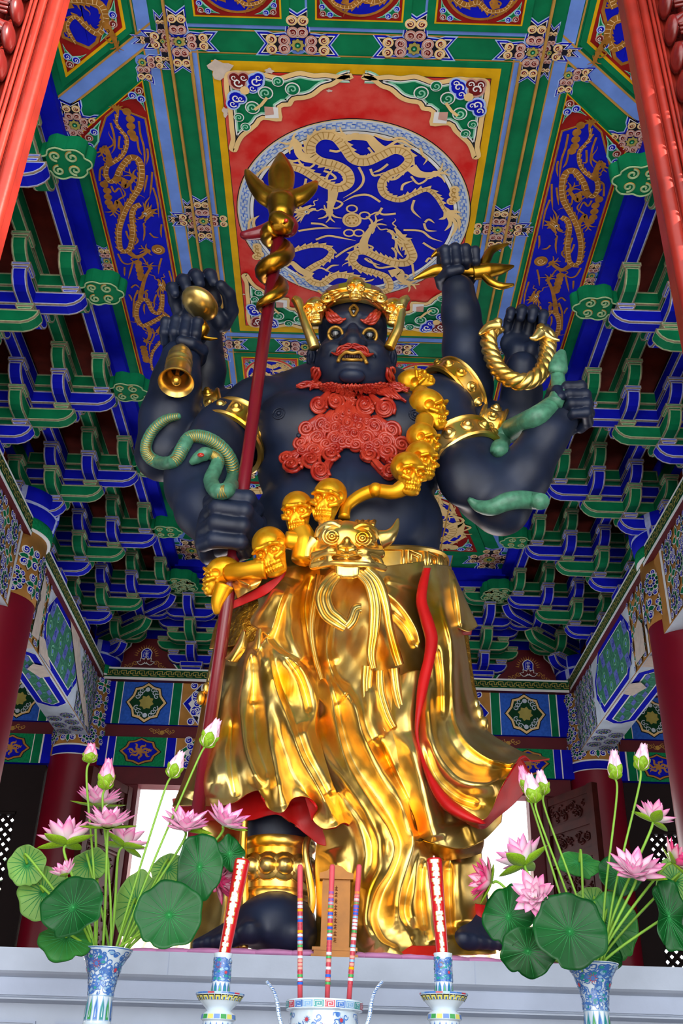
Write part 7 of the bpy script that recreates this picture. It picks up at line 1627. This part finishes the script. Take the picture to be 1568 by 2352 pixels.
lotus(428,1885,3.3,130,(.2,-.7,1),'pink and white lotus flower next to the red staff foot',BL,opn=1.0,sep=1)
lotus(522,1878,3.3,125,(.55,-.6,1),'pink and white lotus flower, rightmost of the left bouquet, on the red hem',BL,opn=.95,sep=1)
lotus(512,2025,3.34,105,(.9,-.5,-.1),'drooping pink lotus flower by the left red candle',BL,'deep',.9,1)
leaf(168,2085,3.14,72,70,(-.15,-1,.25),'big dark green lotus leaf, front left of the left bouquet',BL,seed=1)
leaf(388,2102,3.14,77,76,(.1,-1,.1),'round dark green lotus leaf, front right of the left bouquet',BL,seed=2,wave=.04)
leaf(458,1992,3.22,52,76,(.2,-1,.05),'upright oval dark green lotus leaf beside the gold anklet',BL,seed=3)
leaf(62,1985,3.3,42,52,(-.3,1,-.35),'pale leaf underside at the far left of the left bouquet',BL,seed=4)
leaf(100,2050,3.34,58,62,(-.2,1,-.2),'pale leaf underside behind the big left leaf',BL,seed=5)
leaf(205,1985,3.36,46,46,(.05,1,-.45),'pale ribbed leaf underside behind the left stems',BL,seed=6)
leaf(312,2075,3.42,52,75,(.1,1,-.1),'pale leaf underside in the middle behind the stems',BL,seed=7)
leaf(385,1995,3.44,40,40,(.1,1,-.3),'small pale leaf behind the upright oval leaf',BL,seed=8)
leaf(527,1962,3.3,34,42,(.3,-1,.3),'small folded dark leaf under the rightmost lotus flower',BL,'leaf_dark','leaf_mid',.2,seed=9)
leaf(152,2155,3.22,62,58,(-.2,.8,-.6),'low pale leaf underside hanging left of the vase',BL,under='leaf_mid',seed=10)
# right bouquet
bud(1203,1786,3.3,32,62,(-.25,-.1,1),'deep pink lotus bud, left one of three touching buds',BR,'budp')
bud(1220,1806,3.22,42,66,(-.2,-.1,1),'white lotus bud in front of two touching buds',BR); bud(1243,1794,3.3,36,56,(-.1,-.1,1),'white lotus bud, right one of three touching buds',BR)
bud(1411,1752,3.3,38,66,(.03,-.1,1),'upright pink lotus bud beside the back right column',BR); bud(1475,1735,3.3,38,62,(.22,-.1,1),'highest lotus bud of the right bouquet',BR)
lotus(1110,2020,3.26,125,(-.9,-.15,.25),'deep red and white lotus flower turned away with green sepals, by the right candle',BR,'deep',.8,4)
lotus(1195,1968,3.4,140,(-.3,.35,.9),'white lotus flower with green sepals, behind the pink bloom',BR,opn=.9,sep=4)
lotus(1225,2055,3.16,125,(-.35,-1,.15),'full pink lotus flower facing forward beside the huge leaf',BR,'pale',.85,0)
lotus(1458,1990,3.2,145,(-.05,-.75,.8),'largest white and pink lotus flower of the right bouquet',BR,opn=1.05,sep=1)
lotus(1505,1872,3.3,110,(.5,.1,1),'pale lotus flower with sepals under the highest right bud',BR,opn=.9,sep=3)
lotus(1556,1970,3.22,110,(.8,-.3,.6),'pink lotus flower cut by the right edge',BR,'deep',.9,3)
leaf(1308,2140,3.12,84,84,(-.05,-1,.15),'huge round dark green leaf in front of the right vase',BR,seed=11,wave=.05)
leaf(1330,1982,3.42,48,40,(.0,.9,-.6),'fan shaped green leaf underside behind the right stems',BR,under='leaf_mid',seed=12)
leaf(1168,2105,3.24,58,68,(-.5,-1,.15),'dark leaf left of the huge leaf',BR,seed=13,wave=.14); leaf(1212,2185,3.2,62,56,(-.3,-1,-.3),'low dark leaf hanging left of the right vase',BR,'leaf_dark','leaf_mid',seed=14,wave=.14)
leaf(1405,2125,3.38,58,78,(.25,1,-.1),'pale leaf underside right of the huge leaf',BR,under='leaf_mid',seed=15); leaf(1535,2105,3.22,44,80,(.35,-1,.1),'dark folded leaf near the right edge',BR,seed=16,wave=.2)
leaf(1420,2012,3.4,50,46,(.1,-1,.2),'dark leaf behind the largest lotus flower',BR,seed=17); leaf(1362,2075,3.44,40,40,(.1,1,-.2),'small pale leaf behind the huge leaf',BR,seed=18); leaf(1550,2025,3.34,42,55,(.3,1,-.1),'pale leaf underside at the right edge',BR,seed=19); leaf(1385,2190,3.36,45,45,(.3,-1,.2),'dark leaf behind the mouth of the right vase',BR,seed=20)
# ================================================================ light
w=bpy.data.worlds.new('World'); sc.world=w; w.use_nodes=True; nt=w.node_tree; bg=nt.nodes['Background']
tc=nt.nodes.new('ShaderNodeTexCoord'); sx=nt.nodes.new('ShaderNodeSeparateXYZ'); rp=nt.nodes.new('ShaderNodeValToRGB')
nt.links.new(tc.outputs['Generated'],sx.inputs[0]); mp=nt.nodes.new('ShaderNodeMapRange'); mp.inputs[1].default_value=-1; mp.inputs[2].default_value=1
nt.links.new(sx.outputs['Z'],mp.inputs[0]); nt.links.new(mp.outputs[0],rp.inputs['Fac'])
e=rp.color_ramp.elements; e[0].position=.47; e[0].color=(.62,.60,.57,1); e[1].position=.53; e[1].color=(.92,.96,1,1)
nt.links.new(rp.outputs['Color'],bg.inputs['Color']); bg.inputs['Strength'].default_value=WORLD
def area(name,loc,aim,sx_,sy_,power,col=(1,1,1)):
    l=bpy.data.lights.new(name,'AREA'); l.shape='RECTANGLE'; l.size=sx_; l.size_y=sy_; l.energy=power; l.color=col
    o=bpy.data.objects.new(name,l); C.objects.link(o); o.location=loc; d=Vector(aim)-Vector(loc); o.rotation_euler=d.to_track_quat('-Z','Y').to_euler(); return o
area('daylight_front',(0,-9,3.5),(0,6,3.6),16,7,PF)
area('daylight_forecourt',(0,-3.0,-.6),(0,6,7),9,6,PG,(1,.97,.93))
area('daylight_back_door',(0,13.3,2.6),(0,8,3.5),4,3.4,PB,(.95,.98,1))
area('fill_side',(-6.2,8,3.),(0,8,6.0),5,2.,PS); area('fill_side',(6.2,8,3.),(0,8,6.0),5,2.,PS)  # added unseen fill lamps inside the closed side walls, brightening the deep hall
l=bpy.data.lights.new('sun','SUN'); l.energy=SUN; l.angle=.02; l.color=(1,.93,.82); o=bpy.data.objects.new('sun',l); C.objects.link(o); o.rotation_euler=(Vector((-1,.6,-.55))).to_track_quat('-Z','Y').to_euler()
sc.view_settings.view_transform='Standard'; sc.view_settings.look='None'; sc.view_settings.exposure=EXPO; sc.view_settings.gamma=1; sc.view_settings.use_curve_mapping=False
sc.cycles.max_bounces=6; sc.cycles.diffuse_bounces=3; sc.cycles.glossy_bounces=4; sc.cycles.transmission_bounces=2; sc.cycles.sample_clamp_indirect=6.; sc.cycles.caustics_reflective=False; sc.cycles.caustics_refractive=False
sc.cycles.use_adaptive_sampling=True; sc.cycles.adaptive_threshold=.04; sc.cycles.use_denoising=True
